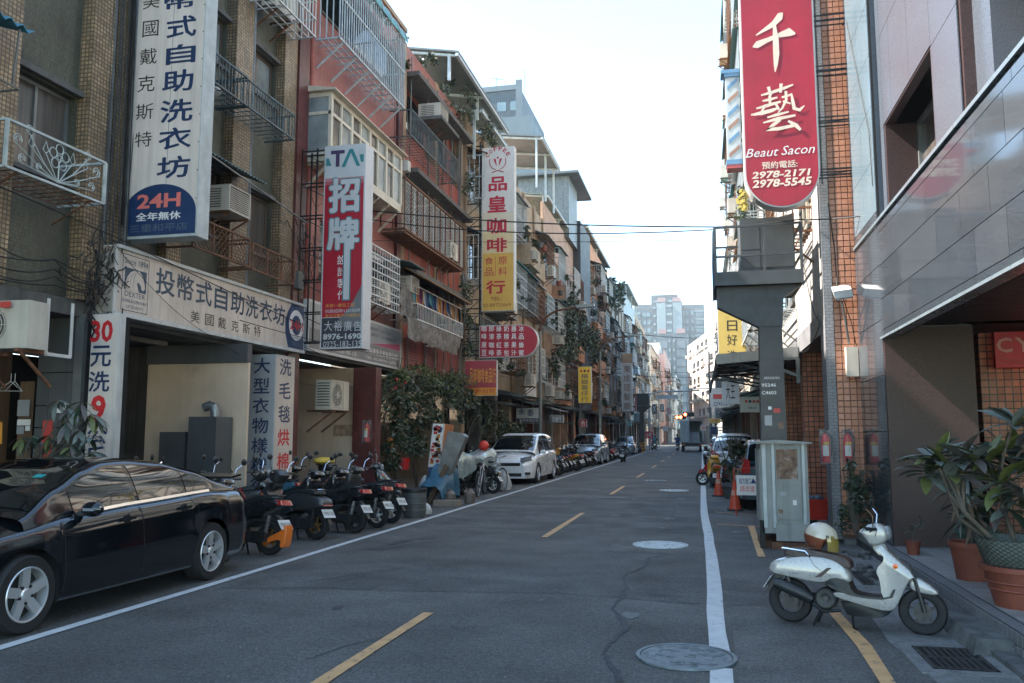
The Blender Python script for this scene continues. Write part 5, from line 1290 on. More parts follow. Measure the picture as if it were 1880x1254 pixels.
part('roof_room',LF.box(MB(),51,54.6,14,18.0,-3,.3),MATS['grey_metal'],dc);part('roof',LF.box(MB(),50.4,57,18.0,18.15,-3.4,1.0),MATS['roof_grey'],dc)
h5 = street_house('orange_house','orange rendered house with white barred cages and a red flowering balcony',LF,59.7,76,15.6,'orange_wall',25,5,None,bays=5,cages=.7,plants=.6,fh=2.95)
h6 = street_house('weathered_house','weathered grey tiled house with a tree growing on its roof terrace',LF,76.1,92,14.6,'grey_wall',36,4,'tan_pilaster',bays=5,detail=False,cages=.8)
h7 = street_house('pale_blue_house','house with a blank pale blue gable standing past the roof tree',LF,92.1,108,16.8,'blue_wall',47,5,None,bays=4,detail=False)
h8 = street_house('beige_block','beige block with brown vertical strips before the crossing',LF,108.1,128,16.5,'beige_wall',58,5,'tan_pilaster',bays=6,detail=False)
# past the crossing the street bends a little to the right: rows closing the view
LF2 = Front(-8.0,1);LF3 = Front(-7.0,1);LF4 = Front(-5.8,1)
h9 = street_house('cream_corner_block','cream corner block beyond the signal gantry',LF2,138,165,15.5,'cream_wall',69,5,None,bays=6,detail=False,plants=.2)
h10 = street_house('pink_terrace','pinkish terraced block with a curved white roof room at the far end',LF3,166,200,17.5,'pink_wall',70,5,None,bays=7,detail=False,plants=.2)
h11 = street_house('far_terrace','farthest pale terrace on the left before the towers',LF4,201,240,15.0,'white_wall',71,5,None,bays=6,detail=False,plants=.1)
part('roof_room',LF3.box(MB(),168,176,17.5,20,-4,-1),MATS['white_wall'],h10)
# right side rows
RFb = Front(2.3,-1);RFc = Front(1.5,-1);RFd = Front(.6,-1);RFe = Front(-.6,-1)
r3 = street_house('caged_tower_block','tall pale block with stacked barred cages behind the crimson sign',RF,27.1,40,22.5,'cream_wall',82,7,None,bays=3,cages=1.0,roof=False,acs=.3,plants=.5,depth=6)
r4 = street_house('white_cage_block','farther white block with yellowish cages left of the crimson sign',RFb,40.1,56,24,'white_wall',83,7,None,bays=4,cages=1.0,roof=False,acs=.3,plants=.4,depth=6)
r5 = street_house('shop_terrace','low dark shop terrace with canopies on the right behind the parked cars',RFb,56.1,82,13.0,'grey_wall',84,4,None,bays=6,detail=False,plants=.3)
r6 = street_house('dark_corner_block','dark shaded block at the right of the crossing',RFb,82.1,104,11.5,'grey_wall',85,3,None,bays=4,detail=False,plants=.2)
# the long sunlit block across the crossing, angled to close the street
sb = thing('sunlit_block','long sunlit cream block with rows of windows beyond the right corner','building',(-1,130,0))
class Slant:
    def __init__(s,a,b):s.a = Vector(a);s.d = (Vector(b)-Vector(a));s.L = s.d.length;s.d.normalize();s.nn = Vector((-s.d.y,s.d.x,0))
    def p(s,u,z,d=0.):q = s.a+s.d*u+s.nn*d;return (q.x,q.y,z)
    def box(s,mb,u0,u1,z0,z1,d0,d1,mi=None):
        o = Vector(s.p(u0,z0,d0));return mb.obox(o,s.d*(u1-u0),s.nn*(d1-d0),(0,0,z1-z0),mi)
SL = Slant((4.4,128,0),(-2.6,172,0))
hl = []
for f in range(5):
    for b in range(9):
        u = .8+b*4.8;z = 4.2+f*3.0
        if (b+f) % 4 != 3:hl.append((u,u+3.2,z+.9,z+2.2))
part('wall',wall_holes(SL,0,SL.L,3.2,19.5,hl,-.5,0),mat('sunlit_wall',(.62,.52,.44),.8,var=.12,scale=.6,streak=.3),sb)
part('side_wall',SL.box(MB(),-.01,.3,0,19.4,-9,-.51),MATS['blue_wall'],sb);part('roof',SL.box(MB(),0,SL.L,19.3,19.5,-9,-.51),MATS['white_wall'],sb)
for (a_,b_,c_,d_) in hl:
    part('window',SL.box(MB(),a_,b_,c_,d_,-.25,-.2),MATS['glass_dark'],sb);part('mullion',SL.box(MB(),(a_+b_)/2-.05,(a_+b_)/2+.05,c_,d_,-.199,-.12),MATS['frame_grey'],sb)
    part('ledge',SL.box(MB(),a_-.3,b_+.3,c_-.3,c_-.02,.001,.35),MATS['white_wall'],sb)
mb = MB()
for i in range(40):u = RN.uniform(0,SL.L-1);z = 4.5+3*RN.randrange(5)+RN.uniform(0,.6);SL.box(mb,u,u+.9,z,z+.6,.002,.5)
part('wall_unit',mb,MATS['ac_cream'],sb,kind='stuff')
part('shop_row',SL.box(MB(),0,SL.L,0,3.2,-8,.5),MATS['grey_wall'],sb)

# ------------------------------------------------------------ far residential towers
mat('tower_blue',(.06,.082,.092),.7,var=.08,scale=.2);mat('tower_pale',(.15,.195,.215),.7,var=.06,scale=.2);mat('tower_grey',(.042,.056,.063),.7,var=.08,scale=.2)
mat('tower_slot',(.05,.08,.09),.5,var=.2,scale=.5);mat('tower_pink',(.25,.15,.15),.7,var=.05);mat('tower_panel',(.09,.118,.135),.7,var=.05);mat('tower_glass',(.12,.18,.21),.2,var=.3,scale=.4)
def P300(px,py,Y):p = onY(px,py,Y);return p
def tower(name,label,Y,px0,px1,pytop,m,cols,depth=22,topm=None):
    """cols: list of (px0, px1, kind) strips over the front; kind: 'win','slot','panel','stripe'"""
    x0,x1,zt = onY(px0,799,Y).x,onY(px1,799,Y).x,onY((px0+px1)/2,pytop,Y).z
    t = thing(name,label,'building',((x0+x1)/2,Y,0));part('body',MB().box(x0,x1,Y,Y+depth,0,zt),MATS[m],t)
    nf = int(zt/3.2)
    for (a,b_,kind) in cols:
        xa,xb = onY(a,799,Y).x,onY(b_,799,Y).x
        if kind == 'slot':
            part('recess',MB().box(xa,xb,Y-.25,Y-.01,1,zt-1),MATS['tower_slot'],t);mb = MB()
            for f in range(nf):mb.box(xa+.1,xb-.1,Y-.9,Y-.26,3.2*f+2.4,3.2*f+3.3)
            part('balcony',mb,MATS['tower_pale'],t,kind='stuff')
        elif kind == 'win':
            for f in range(1,nf):
                part('window',MB().box(xa,xb,Y-.12,Y-.01,3.2*f+.9,3.2*f+2.5),MATS['tower_glass'],t)
        elif kind == 'stripe':
            for f in range(1,nf):part('ledge',MB().box(xa,xb,Y-.5,Y-.01,3.2*f+1.9,3.2*f+2.7),MATS['tower_pale'],t)
            mb = MB()
            for f in range(1,nf):mb.box(xa+.4,xb-.4,Y-.1,Y-.02,3.2*f+.4,3.2*f+1.8)
            part('window_band',mb,MATS['tower_glass'],t,kind='stuff')
        elif kind == 'panel':
            for f in range(1,nf):part('panel',MB().box(xa,xb,Y-.3,Y-.01,3.2*f+.3,3.2*f+2.9),MATS['tower_panel'],t)
        elif kind == 'pale':
            part('pale_front',MB().box(xa,xb,Y-.4,Y-.01,zt-22,zt-.4),MATS['tower_pale'],t)
        elif kind == 'cap':
            part('cap',MB().box(xa,xb,Y-.3,Y+3,zt+.01,zt+1.6),MATS['tower_pink'],t)
    return t,x0,x1,zt
tower('far_tower','dark grey roof block at the very top of the far tower group',345,1200,1250,541,'tower_grey',[(1204,1212,'win'),(1218,1226,'win'),(1232,1240,'win')])
tower('far_tower','left wing of the far tower group with pale horizontal bands',335,1168,1206,559,'tower_blue',[(1169,1180,'stripe'),(1184,1190,'win'),(1192,1198,'win')])
tower('far_tower','right wing of the far tower group with pale horizontal bands',334,1254,1299,559,'tower_blue',[(1259,1263,'win'),(1265,1269,'win'),(1274,1279,'win'),(1281,1298,'stripe')])
tower('far_tower','tall pale central tower split by a dark balcony slot',322,1203,1258,554,'tower_grey',[(1204,1208,'stripe'),(1210,1227,'pale'),(1228,1239,'slot'),(1240,1257,'pale'),(1212,1226,'cap'),(1240,1256,'cap')])
tower('far_tower','lower pale blue tower in front with panelled sides and narrow windows',300,1209,1266,612,'tower_blue',[(1212,1229,'panel'),(1231,1235,'slot'),(1239,1243,'slot'),(1246,1262,'panel'),(1213,1227,'cap'),(1246,1262,'cap')])
single('far_block',MB().box(onY(1145,799,260).x,onY(1210,799,260).x,260,275,0,onY(1160,700,260).z),MATS['tower_grey'],'low grey block closing the street below the towers','building')
# blue-grey tower behind the red house
gt = thing('blue_grey_tower','blue-grey office block with antennas rising behind the sheet roofs','building',(-28,75,0))
Yt = 75;gx0,gx1,gx2 = onY(885,300,Yt).x,onY(948,300,Yt).x,onY(957,300,Yt).x;gz = onY(920,168,Yt).z
mat('tower_steel',(.04,.062,.082),.6,var=.12,scale=.3,streak=.15);mat('tower_steel_pale',(.07,.105,.13),.6,var=.1,scale=.3)
part('body',MB().box(gx0,gx2,Yt,Yt+12,0,gz),MATS['tower_steel'],gt)
part('edge_pier',MB().box(gx1,gx2+.1,Yt-.3,Yt-.01,0,gz+.9),MATS['tower_steel_pale'],gt);part('parapet',MB().box(gx0,gx1-.01,Yt-.2,Yt+.2,gz+.001,gz+.5),MATS['tower_steel_pale'],gt)
for px in (921,946):x = onY(px,185,Yt).x;part('window',MB().box(x-.45,x+.45,Yt-.05,Yt-.01,gz-2.0,gz-1.1),MATS['tower_glass'],gt)
mb = MB()
for i in range(16):x = gx0+(gx1-gx0)*i/16;mb.box(x,x+.06,Yt-.04,Yt-.01,gz-3.6,gz-.5)
part('cladding_rib',mb,MATS['tower_steel_pale'],gt);part('band',MB().box(gx0,gx1,Yt-.25,Yt-.01,gz-4.1,gz-3.7),MATS['tower_steel_pale'],gt)
part('antenna',MB().bar((gx0+1.2,Yt+1,gz),(gx0+1.2,Yt+1,gz+2),.06).bar((gx0+.6,Yt+1,gz+1.9),(gx0+1.9,Yt+1,gz+1.6),.05).bar((gx0+4,Yt+1,gz),(gx0+4,Yt+1,gz+2.4),.05).bar((gx2-.2,Yt+1,gz),(gx2-.2,Yt+1,gz+1.5),.05),MATS['grey_metal'],gt)
part('side_bay',MB().box(gx2,gx2+1.6,Yt+1.2,Yt+11,0,gz-4),MATS['tower_steel_pale'],gt)
lowb = thing('low_blue_block','lower pale blue block in front of the blue-grey tower with planted roof','building',(-26,70,0))
part('body',MB().box(onY(905,300,68).x,onY(975,300,68).x,68,74.5,0,onY(930,215,68).z),MATS['tower_steel_pale'],lowb)
# ------------------------------------------------------------ cars
mat('car_black',(.004,.006,.008),.10,var=0,spec=.5,coat=.5);mat('car_white',(.72,.73,.73),.25,var=.03,coat=.8);mat('car_silver',(.36,.42,.46),.28,metal=.4,var=.03,coat=.8)
mat('car_blue',(.03,.07,.10),.22,metal=.3,var=0,coat=.8);mat('car_teal',(.10,.20,.25),.3,var=0,coat=.7)
mat('car_glass',(.006,.008,.009),.03,var=0,spec=1.,coat=.5);mat('car_trim',(.012,.012,.013),.5,var=0);mat('alloy',(.62,.63,.64),.35,metal=.6,var=.05)
mat('lamp_lens',(.20,.22,.24),.06,var=0,coat=.5);mat('tail_lens',(.38,.012,.015),.15,var=0,coat=.6);mat('amber',(.75,.15,.02),.2,var=0,coat=.4);mat('plate_white',(.62,.63,.62),.5,var=.05)
mat('interior_dark',(.02,.02,.022),.8,var=0)
def lerp_curve(pts,t):
    if t <= pts[0][0]:return pts[0][1]
    for (a,va),(b,vb) in zip(pts,pts[1:]):
        if t <= b:
            k = (t-a)/(b-a);return va+(vb-va)*(k*k*(3-2*k)*.45+k*.55)
    return pts[-1][1]
def make_car(spec,label,paint,loc,rotz,wheel_detail=True,group=None,plate=None):
    """x forward; nose at +L/2. spec: dict of profile curves over x"""
    L,Wd,wb_,xf,R = spec['L'],spec['W']/2,spec['wb'],spec['xf'],spec['R']
    xr = xf-wb_;t = thing('parked_car',label,'car',loc,rotz=rotz,group=group)
    deck,belt,roof = spec['deck'],spec['belt'],spec['roof']
    N_ = 96;ra = R+.045;xs = sorted({-L/2+L*i/N_ for i in range(N_+1)} | {xc+ra*s*k for xc in (xf,xr) for s in (-1,1) for k in (1,.995,.97,.92,.85)})
    plan = spec['plan']
    def hw(x):return Wd*lerp_curve(plan,x)
    def zlow(x):
        z = spec['sill'] if xr < x < xf else spec['bump']
        e = lerp_curve(spec['under'],x) if 'under' in spec else 0
        z += e
        for xc in (xf,xr):
            if abs(x-xc) < ra:z = max(z,R+math.sqrt(ra*ra-(x-xc) ** 2)-.0)
        return z
    prof = [(.965,0),(1.0,.18),(1.012,.40),(.995,.62),(.985,.80),(.955,.94),(.90,1.0)]
    vs = [];rows = 0
    for x in xs:
        zl,zb,zd,h = zlow(x),lerp_curve(belt,x),lerp_curve(deck,x),hw(x)
        pts = []
        base = spec['sill']
        for k in range(9):
            z = zl+(zb-zl)*k/8;v = (z-base)/(zb-base);v = min(1,max(0,v));pts.append((h*lerp_curve([(b,a) for a,b in prof],v),z))
        top = h*.90
        for k in range(1,7):
            a = k/6;pts.append((top*(1-a) ,zb+(zd-zb)*math.sin(a*math.pi/2) ** .8))
        rows = len(pts)
        vs.append(pts)
    mb = MB();V = []
    for x,pts in zip(xs,vs):
        for s in (1,-1):
            for (y,z) in pts:V.append((x,s*y,z))
    n2 = rows*2;F = []
    for i in range(len(xs)-1):
        for k in range(rows-1):
            a = i*n2+k;F.append((a,a+n2,a+n2+1,a+1));a += rows;F.append((a,a+1,a+n2+1,a+n2))
    for i in (0,len(xs)-1):
        b = i*n2;ring_ = [b+k for k in range(rows)]+[b+rows+k for k in range(rows-2,-1,-1)];F.append(tuple(ring_ if i else ring_[::-1]))
    mb.add(V,F);body = part('body',mb,MATS[paint],t,world=False,smooth=True,angle=50)
    # wheel arches' inner side and underside
    mb = MB().box(-L/2+.25,xr-ra,-Wd*.9,Wd*.9,spec['bump']+.02,spec['bump']+.3).box(xr+ra,xf-ra,-Wd*.93,Wd*.93,spec['sill']-.01,.6).box(xf+ra,L/2-.3,-Wd*.85,Wd*.85,spec['bump']+.02,spec['bump']+.25).box(xr-ra,xf+ra,-Wd*.62,Wd*.62,.25,.7)
    part('underbody',mb,MATS['interior_dark'],t,world=False)
    # greenhouse
    gx0,gx1 = roof[0][0],roof[-1][0];gs = [gx0+(gx1-gx0)*i/48 for i in range(49)];tum = spec['tumble']
    def zr(x):return lerp_curve(roof,x)
    ztop = max(p[1] for p in roof)
    def yg(x,z):
        zb = lerp_curve(belt,x);return hw(x)*.905-tum*max(0,z-zb)*(1+.55*max(0,(z-zb)/(ztop-zb)) ** 3)
    mb = MB();V = [];cols = 13
    for x in gs:
        zb = lerp_curve(belt,x)-.02;z1 = max(zr(x),zb+.001);side = []
        for k in range(6):z = zb+(z1-.07-zb)*k/5 if z1-zb > .1 else zb+(z1-zb)*k/6;side.append((yg(x,z),z))
        ye,ze = side[-1]
        arc = [(ye*math.cos(a*math.pi/2) ** .5 if a < 1 else 0,ze+(z1+.02*0-ze)*math.sin(a*math.pi/2)) for a in (.18,.36,.54,.70,.85,1)]
        pts = side+arc;full = pts+[(-y,z) for y,z in pts[-2::-1]]
        for y,z in full:V.append((x,y,z))
    n2 = len(V) // len(gs);F = [(i*n2+k,(i+1)*n2+k,(i+1)*n2+k+1,i*n2+k+1) for i in range(48) for k in range(n2-1)]
    mb.add(V,F);part('cabin',mb,MATS[paint],t,world=False,smooth=True,angle=50)
    # windscreens: patches lifted just off the cabin
    def screen(xa,xb,name,m='car_glass',ins=.06,lift=.006):
        mb = MB();V = [];n = 14
        for i in range(9):
            x = xa+(xb-xa)*i/8;z1 = zr(x);zb = lerp_curve(belt,x)
            ze = z1-.07 if z1-zb > .1 else zb+(z1-zb)*5/6;ye = yg(x,ze)
            for k in range(n+1):
                a = math.pi*(.10+.80*k/n);c = math.cos(a);y = ye*(abs(c) ** .5)*(1 if c > 0 else-1)*.97;y = ye*(1-2*k/n)*.93
                q = max(0,1-(abs(y)/ye) ** 4);z = ze+(z1-ze)*math.sqrt(q)
                V.append((x+(lift if xa > 0 or name == 'windscreen' else-lift),y,z+lift))
        mb.add(V,[(i*(n+1)+k,(i+1)*(n+1)+k,(i+1)*(n+1)+k+1,i*(n+1)+k+1) for i in range(8) for k in range(n)])
        return part(name,mb,MATS[m],t,world=False,smooth=True)
    screen(spec['ws'][0],spec['ws'][1],'windscreen');screen(spec['rw'][1],spec['rw'][0],'rear_window')
    # side glass, trims, door gaps, handles
    def patch_side(s,xa,xb,zf0,zf1,off,m,name,par=None,n=12,nz=4):
        mb = MB();V = []
        for i in range(n+1):
            x = xa+(xb-xa)*i/n
            for k in range(nz+1):
                z0,z1 = zf0(x),zf1(x);z = z0+(z1-z0)*k/nz;V.append((x,s*(yg(x,z)+off),z))
        F = [(i*(nz+1)+k,(i+1)*(nz+1)+k,(i+1)*(nz+1)+k+1,i*(nz+1)+k+1) for i in range(n) for k in range(nz)]
        mb.add(V,F);return part(name,mb,MATS[m],par or t,world=False,smooth=True)
    for s in (1,-1):
        low = lambda x:lerp_curve(belt,x)+.035
        up = lambda x:max(lerp_curve(belt,x)+.036,zr(x)-spec.get('rail',.105))
        for (xa,xb) in spec['glass']:patch_side(s,xa,xb,low,up,.006,'car_glass','side_window')
        xa,xb = spec['glass'][-1][0]-.05,spec['glass'][0][1]+.03
        patch_side(s,min(xa,xb),max(xa,xb),lambda x:lerp_curve(belt,x)+.008,lambda x:lerp_curve(belt,x)+.034,.008,spec.get('beltm','chrome'),'belt_trim',nz=1)
        mb = MB()
        for i in range(24):                     # visor over the side windows
            pass
        yb = lambda x,z:hw(x)*lerp_curve([(b,a) for a,b in prof],min(1,max(0,(z-spec['sill'])/(lerp_curve(belt,x)-spec['sill']))))
        for gx in spec['gaps']:
            mb = MB()
            pts = [(gx+spec.get('gapc',.0)*math.sin(k/8*math.pi),spec['sill']+.06+(lerp_curve(belt,gx)-spec['sill']-.08)*k/8) for k in range(9)]
            for (xa,za),(xb,zb) in zip(pts,pts[1:]):mb.bar((xa,s*(yb(xa,za)+.001),za),(xb,s*(yb(xb,zb)+.001),zb),.006,.004)
            part('door_gap',mb,MATS['car_trim'],t,world=False)
        for hx,hz in spec['handles']:
            y = yb(hx,hz);part('door_handle',MB().box(hx-.09,hx+.09,s*(y+.018)-.012,s*(y+.018)+.012,hz,hz+.028).box(hx-.09,hx-.07,s*y-.01,s*(y+.02),hz,hz+.025),MATS[paint if paint != 'car_black' else 'car_black'],t,world=False)
            part('handle_cup',MB().lathe([(.001,.003),(.05,.002)],(0,0,0),'y',10).xf(Matrix.Translation((hx,s*y,hz+.005)) @ Matrix.Scale(s,4,(0,1,0))),MATS['car_trim'],t,world=False)
        # lower moulding strip
        zz = spec.get('mould',.48)
        mb = MB();n = 10;xa,xb = xr+ra+.05,xf-ra-.02
        for i in range(n):
            p,q = xa+(xb-xa)*i/n,xa+(xb-xa)*(i+1)/n;mb.bar((p,s*(yb(p,zz)+.004),zz+.02*i/n),(q,s*(yb(q,zz)+.004),zz+.02*(i+1)/n),.012,.02)
        part('moulding',mb,MATS[paint],t,world=False)
        # mirror
        mx = spec['mirror'];mz = lerp_curve(belt,mx)+.06;y = hw(mx)*.93
        m_ = part('mirror',MB().ball((mx+.02,s*(y+.11),mz),.11,7,sc=(.55,1.,.62)),MATS[paint],t,world=False,smooth=True)
        part('mirror_arm',MB().bar((mx,s*(y-.06),mz-.05),(mx,s*(y+.06),mz-.03),.05),MATS['car_trim'],m_,world=False)
        part('indicator',MB().box(mx+.07,mx+.085,s*(y+.06),s*(y+.17),mz-.01,mz+.012),MATS['lamp_lens'],m_,world=False)
        # lamps
        for name,x0,z0,z1,inn,m in (('headlight',L/2,spec['hl'][0],spec['hl'][1],.13,'lamp_lens'),('tail_lamp',-L/2,spec['tl'][0],spec['tl'][1],.24,'tail_lens')):
            d = 1 if x0 > 0 else-1;mb = MB();V = [];n = 6
            for i in range(n+1):
                xx = x0-d*(.015+.42*(i/n) ** 1.3*(1 if x0 > 0 else .7))
                for k in range(4):
                    z = z0+(z1-z0)*k/3+.05*i/n;V.append((xx,s*(yb(xx,z)+.006),z))
            mb.add(V,[(i*4+k,(i+1)*4+k,(i+1)*4+k+1,i*4+k+1) for i in range(n) for k in range(3)])
            h0 = hw(x0-d*.015)
            mb.box(x0-d*.1,x0+d*.006,s*(h0*.98-(inn if d > 0 else .09)),s*h0*.97,z0+.01,z1-.01)
            part(name,mb,MATS[m],t,world=False,smooth=True)
    # wheels
    for x in (xf,xr):
        for s in (1,-1):
            w = Wd*.985
            wl = part('wheel',MB().lathe([(R*.66,-.10),(R*.9,-.105),(R*.985,-.08),(R,-.03),(R,.03),(R*.985,.075),(R*.93,.10),(R*.68,.098)],(x,s*(w-.10),R),'y',36 if wheel_detail else 18),MATS['rubber'],t,world=False,smooth=True)
            rim = MB();yy = s*(w-.01)
            rim.lathe([(R*.70,s*.006),(R*.68,s*.016),(R*.645,s*.012),(R*.62,-s*.06),(R*.60,-s*.09)],(x,yy,R),'y',36 if wheel_detail else 18)
            for k in range(5):
                a = 2*math.pi*k/5+.3;ca,sa = math.cos(a),math.sin(a);ta,tb =-sa,ca
                P = lambda r,o,d:(x+ca*r+ta*o,yy+s*d,R+sa*r+tb*o)
                rim.add([P(R*.1,-R*.13,-.012),P(R*.1,R*.13,-.012),P(R*.65,R*.085,.006),P(R*.65,-R*.16,.006),P(R*.1,-R*.13,-.05),P(R*.1,R*.13,-.05),P(R*.65,R*.085,-.03),P(R*.65,-R*.16,-.03)],
                        [(0,1,2,3),(0,4,5,1),(1,5,6,2),(2,6,7,3),(3,7,4,0)])
            rim.lathe([(.001,s*.002),(R*.12,s*.0),(R*.19,-s*.02)],(x,yy,R),'y',16)
            part('rim',rim,MATS['alloy'],wl,world=False,smooth=True,angle=25)
            part('brake_disc',MB().lathe([(.001,-s*.07),(R*.6,-s*.07)],(x,yy,R),'y',20),MATS['iron'],wl,world=False)
            if wheel_detail:
                for k in range(5):a = 2*math.pi*k/5+.3+.63;part('wheel_nut',MB().lathe([(.001,s*.002),(.013,s*.001),(.013,-s*.02)],(x+R*.22*math.cos(a),yy,R+R*.22*math.sin(a)),'y',8),MATS['car_trim'],wl,world=False)
    # grille, bumper openings, plates
    g0,g1,gw = spec['grille']
    xg = L/2
    part('grille',MB().box(xg-.05,xg+.008,-gw,gw,g0,g1),MATS['car_trim'],t,world=False)
    mb = MB()
    for k in range(3):z = g0+(g1-g0)*(k+.5)/3;mb.box(xg,xg+.014,-gw,gw,z-.008,z+.008)
    part('grille_bar',mb,MATS['chrome'],t,world=False)
    part('intake',MB().box(xg-.05,xg+.006,-gw*1.1,gw*1.1,spec['bump']+.06,spec['bump']+.17),MATS['car_trim'],t,world=False)
    for s in (1,-1):part('fog_lamp',MB().box(xg-.12,xg-.012,s*Wd*.62,s*Wd*.86,spec['bump']+.12,spec['bump']+.2),MATS['car_trim'],t,world=False)
    p = part('plate',MB().box(-L/2-.012,-L/2-.002,-.17,.17,spec['pz'],spec['pz']+.15),MATS['plate_white'],t,world=False)
    p2 = part('plate',MB().box(xg+.002,xg+.015,-.17,.17,spec['bump']+.17,spec['bump']+.32),MATS['plate_white'],t,world=False)
    return t
SEDAN = dict(L=4.54,W=1.78,wb=2.62,xf=1.36,R=.318,sill=.20,bump=.22,tumble=.42,
    plan=[(-2.27,.70),(-2.20,.84),(-1.95,.945),(-1.3,.995),(0,1),(1.2,.995),(1.75,.95),(2.05,.86),(2.20,.74),(2.27,.62)],
    belt=[(-2.27,.82),(-2.2,.90),(-1.9,.955),(-1.3,.965),(0,.925),(.9,.88),(1.5,.80),(2.0,.70),(2.27,.58)],
    deck=[(-2.27,.86),(-2.2,.99),(-1.7,1.07),(-1.2,1.07),(.8,1.02),(1.3,.96),(1.8,.86),(2.15,.74),(2.27,.60)],
    roof=[(-1.86,1.03),(-1.5,1.11),(-1.1,1.24),(-.6,1.345),(-.1,1.385),(.2,1.375),(.5,1.31),(.9,1.165),(1.35,.94)],
    ws=(.46,1.22),rw=(-1.72,-.92),rail=.085,glass=[(-.02,.80),(-.80,-.08),(-1.22,-.86)],gaps=[-.05,.98,-.98],handles=[(.18,.80),(-.72,.83)],mirror=.72,
    hl=(.60,.74),tl=(.80,.93),grille=(.55,.64,.42),pz=.62,mould=.50,beltm='chrome')
MPV = dict(L=4.84,W=1.82,wb=2.9,xf=1.48,R=.33,sill=.22,bump=.20,tumble=.24,
    plan=[(-2.42,.84),(-2.3,.93),(-2,.98),(-1,1),(1,1),(1.7,.97),(2.1,.90),(2.3,.80),(2.42,.66)],
    belt=[(-2.42,1.06),(-1,1.06),(.5,1.01),(1.3,.95),(1.9,.84),(2.42,.66)],deck=[(-2.42,1.08),(.6,1.12),(1.3,1.09),(1.9,.98),(2.3,.84),(2.42,.70)],
    roof=[(-2.38,1.10),(-2.25,1.42),(-2.05,1.60),(-1.4,1.68),(-.4,1.70),(.2,1.67),(.7,1.50),(1.2,1.26),(1.62,1.06)],
    ws=(.44,1.50),rw=(-2.32,-2.10),glass=[(.0,1.0),(-1.05,-.06),(-2.0,-1.12)],gaps=[-.03,1.08,-1.1],handles=[(.12,.90),(-.2,.92)],mirror=.95,
    hl=(.72,.88),tl=(.86,1.05),grille=(.60,.70,.46),pz=.72,mould=.40,beltm='car_trim')
HATCH = dict(L=3.9,W=1.68,wb=2.45,xf=1.2,R=.30,sill=.21,bump=.24,tumble=.30,
    plan=[(-1.95,.80),(-1.85,.92),(-1.5,.98),(0,1),(1,.99),(1.5,.94),(1.8,.83),(1.95,.68)],
    belt=[(-1.95,.93),(-.5,.93),(.5,.90),(1.2,.84),(1.7,.72),(1.95,.60)],deck=[(-1.95,.96),(.6,1.02),(1.2,.97),(1.7,.82),(1.95,.63)],
    roof=[(-1.90,.98),(-1.72,1.25),(-1.5,1.43),(-.9,1.51),(-.2,1.53),(.2,1.48),(.6,1.30),(1.15,1.0)],
    ws=(.36,1.02),rw=(-1.84,-1.52),glass=[(.0,.72),(-.82,-.06),(-1.45,-.88)],gaps=[-.03,.9,-.95],handles=[(.1,.80),(-.7,.82)],mirror=.7,
    hl=(.62,.78),tl=(.78,1.08),grille=(.52,.60,.4),pz=.70,mould=.42,beltm='car_trim')
# the black sedan: nose towards the camera side
sedan = make_car(SEDAN,'glossy black sedan with silver five-spoke wheels parked nose first at the left','car_black',(-6.235,7.25,0),rad(-90))
part('screen_sticker',MB().obox((.70,.30,1.243),(.06,0,-.024),(0,.10,0),(.003,0,.004)),mat('sticker_teal',(.02,.30,.30),.5,var=0),sedan,world=False)
part('rear_spoiler',MB().prism([(-1.98,-.62,1.075),(-2.2,-.60,1.10),(-2.2,-.60,1.125),(-2.0,-.62,1.10)],(0,1.24,0)),MATS['car_black'],sedan,world=False)
for s in (1,):                                    # window visors and the bright sill line of its street side
    part('window_visor',MB().add([(x,s*y,z) for x,y,z in ()],[]),MATS['car_trim'],sedan,world=False) if False else None
mpv = make_car(MPV,'pearl white people carrier with dark windscreen behind the covered motorcycles','car_white',(-6.28,29.2,0),rad(-90))
part('roof_window',MB().box(-.9,.1,-.42,.42,1.69,1.708),MATS['car_glass'],mpv,world=False)
make_car(MPV,'silver people carrier parked behind the second row of scooters','car_silver',(-6.3,47.5,0),rad(-90),False)
make_car(HATCH,'pale blue-white car parked beside the striped post','car_silver',(-6.3,71,0),rad(-90),False)
make_car(HATCH,'small white hatchback with red tail lamps behind the potted stalks','car_white',(.98,31.5,0),rad(90),False)
make_car(MPV,'white taller car parked ahead of the small white hatchback','car_white',(1.25,37.2,0),rad(90),False)
make_car(HATCH,'pale car farther along the right kerb near the truck','car_silver',(1.1,52,0),rad(90),False)
make_car(HATCH,'dark blue-grey hatchback half hidden behind the cabinet and the road works sign','car_blue',(1.55,20.6,0),rad(90),False)
make_car(SEDAN,'black saloon parked inside the dark arcade behind the red crate','car_black',(5.35,16.6,.06),rad(176),False)
# ------------------------------------------------------------ coffee signs
mat('sign_amber',(.62,.37,.07),.45,var=.05,streak=.1);mat('sign_blend',(.64,.50,.28),.45,var=.05,streak=.1);mat('sign_ivory',(.60,.57,.53),.45,var=.05,streak=.12);mat('sign_ivory_b',(.60,.53,.40),.45,var=.05)
mat('crimson_letter',(.42,.008,.03),.5,var=0);mat('brown_letter',(.22,.05,.02),.5,var=0)
Yc = 28.3
cs,a,c = signboard('hanging_sign','tall ivory to amber coffee sign with crimson characters and a laurel emblem','sign',Yc,(884,268,944,572),'sign_ivory',depth=.35,edge=.03)
def zc_(y,Y=Yc):return onY(914,y,Y).z
for i,(y0,y1,m) in enumerate(((268,390,'sign_ivory'),(390,425,'sign_ivory_b'),(425,465,'sign_blend'),(465,570,'sign_amber'))):
    if i:part('field',MB().box(a.x+.03,c.x-.03,Yc-.007,Yc-.005,zc_(y1),zc_(y0)),MATS[m],cs)
arcl = 'COFFEE';r0 = onY(914,292,Yc)
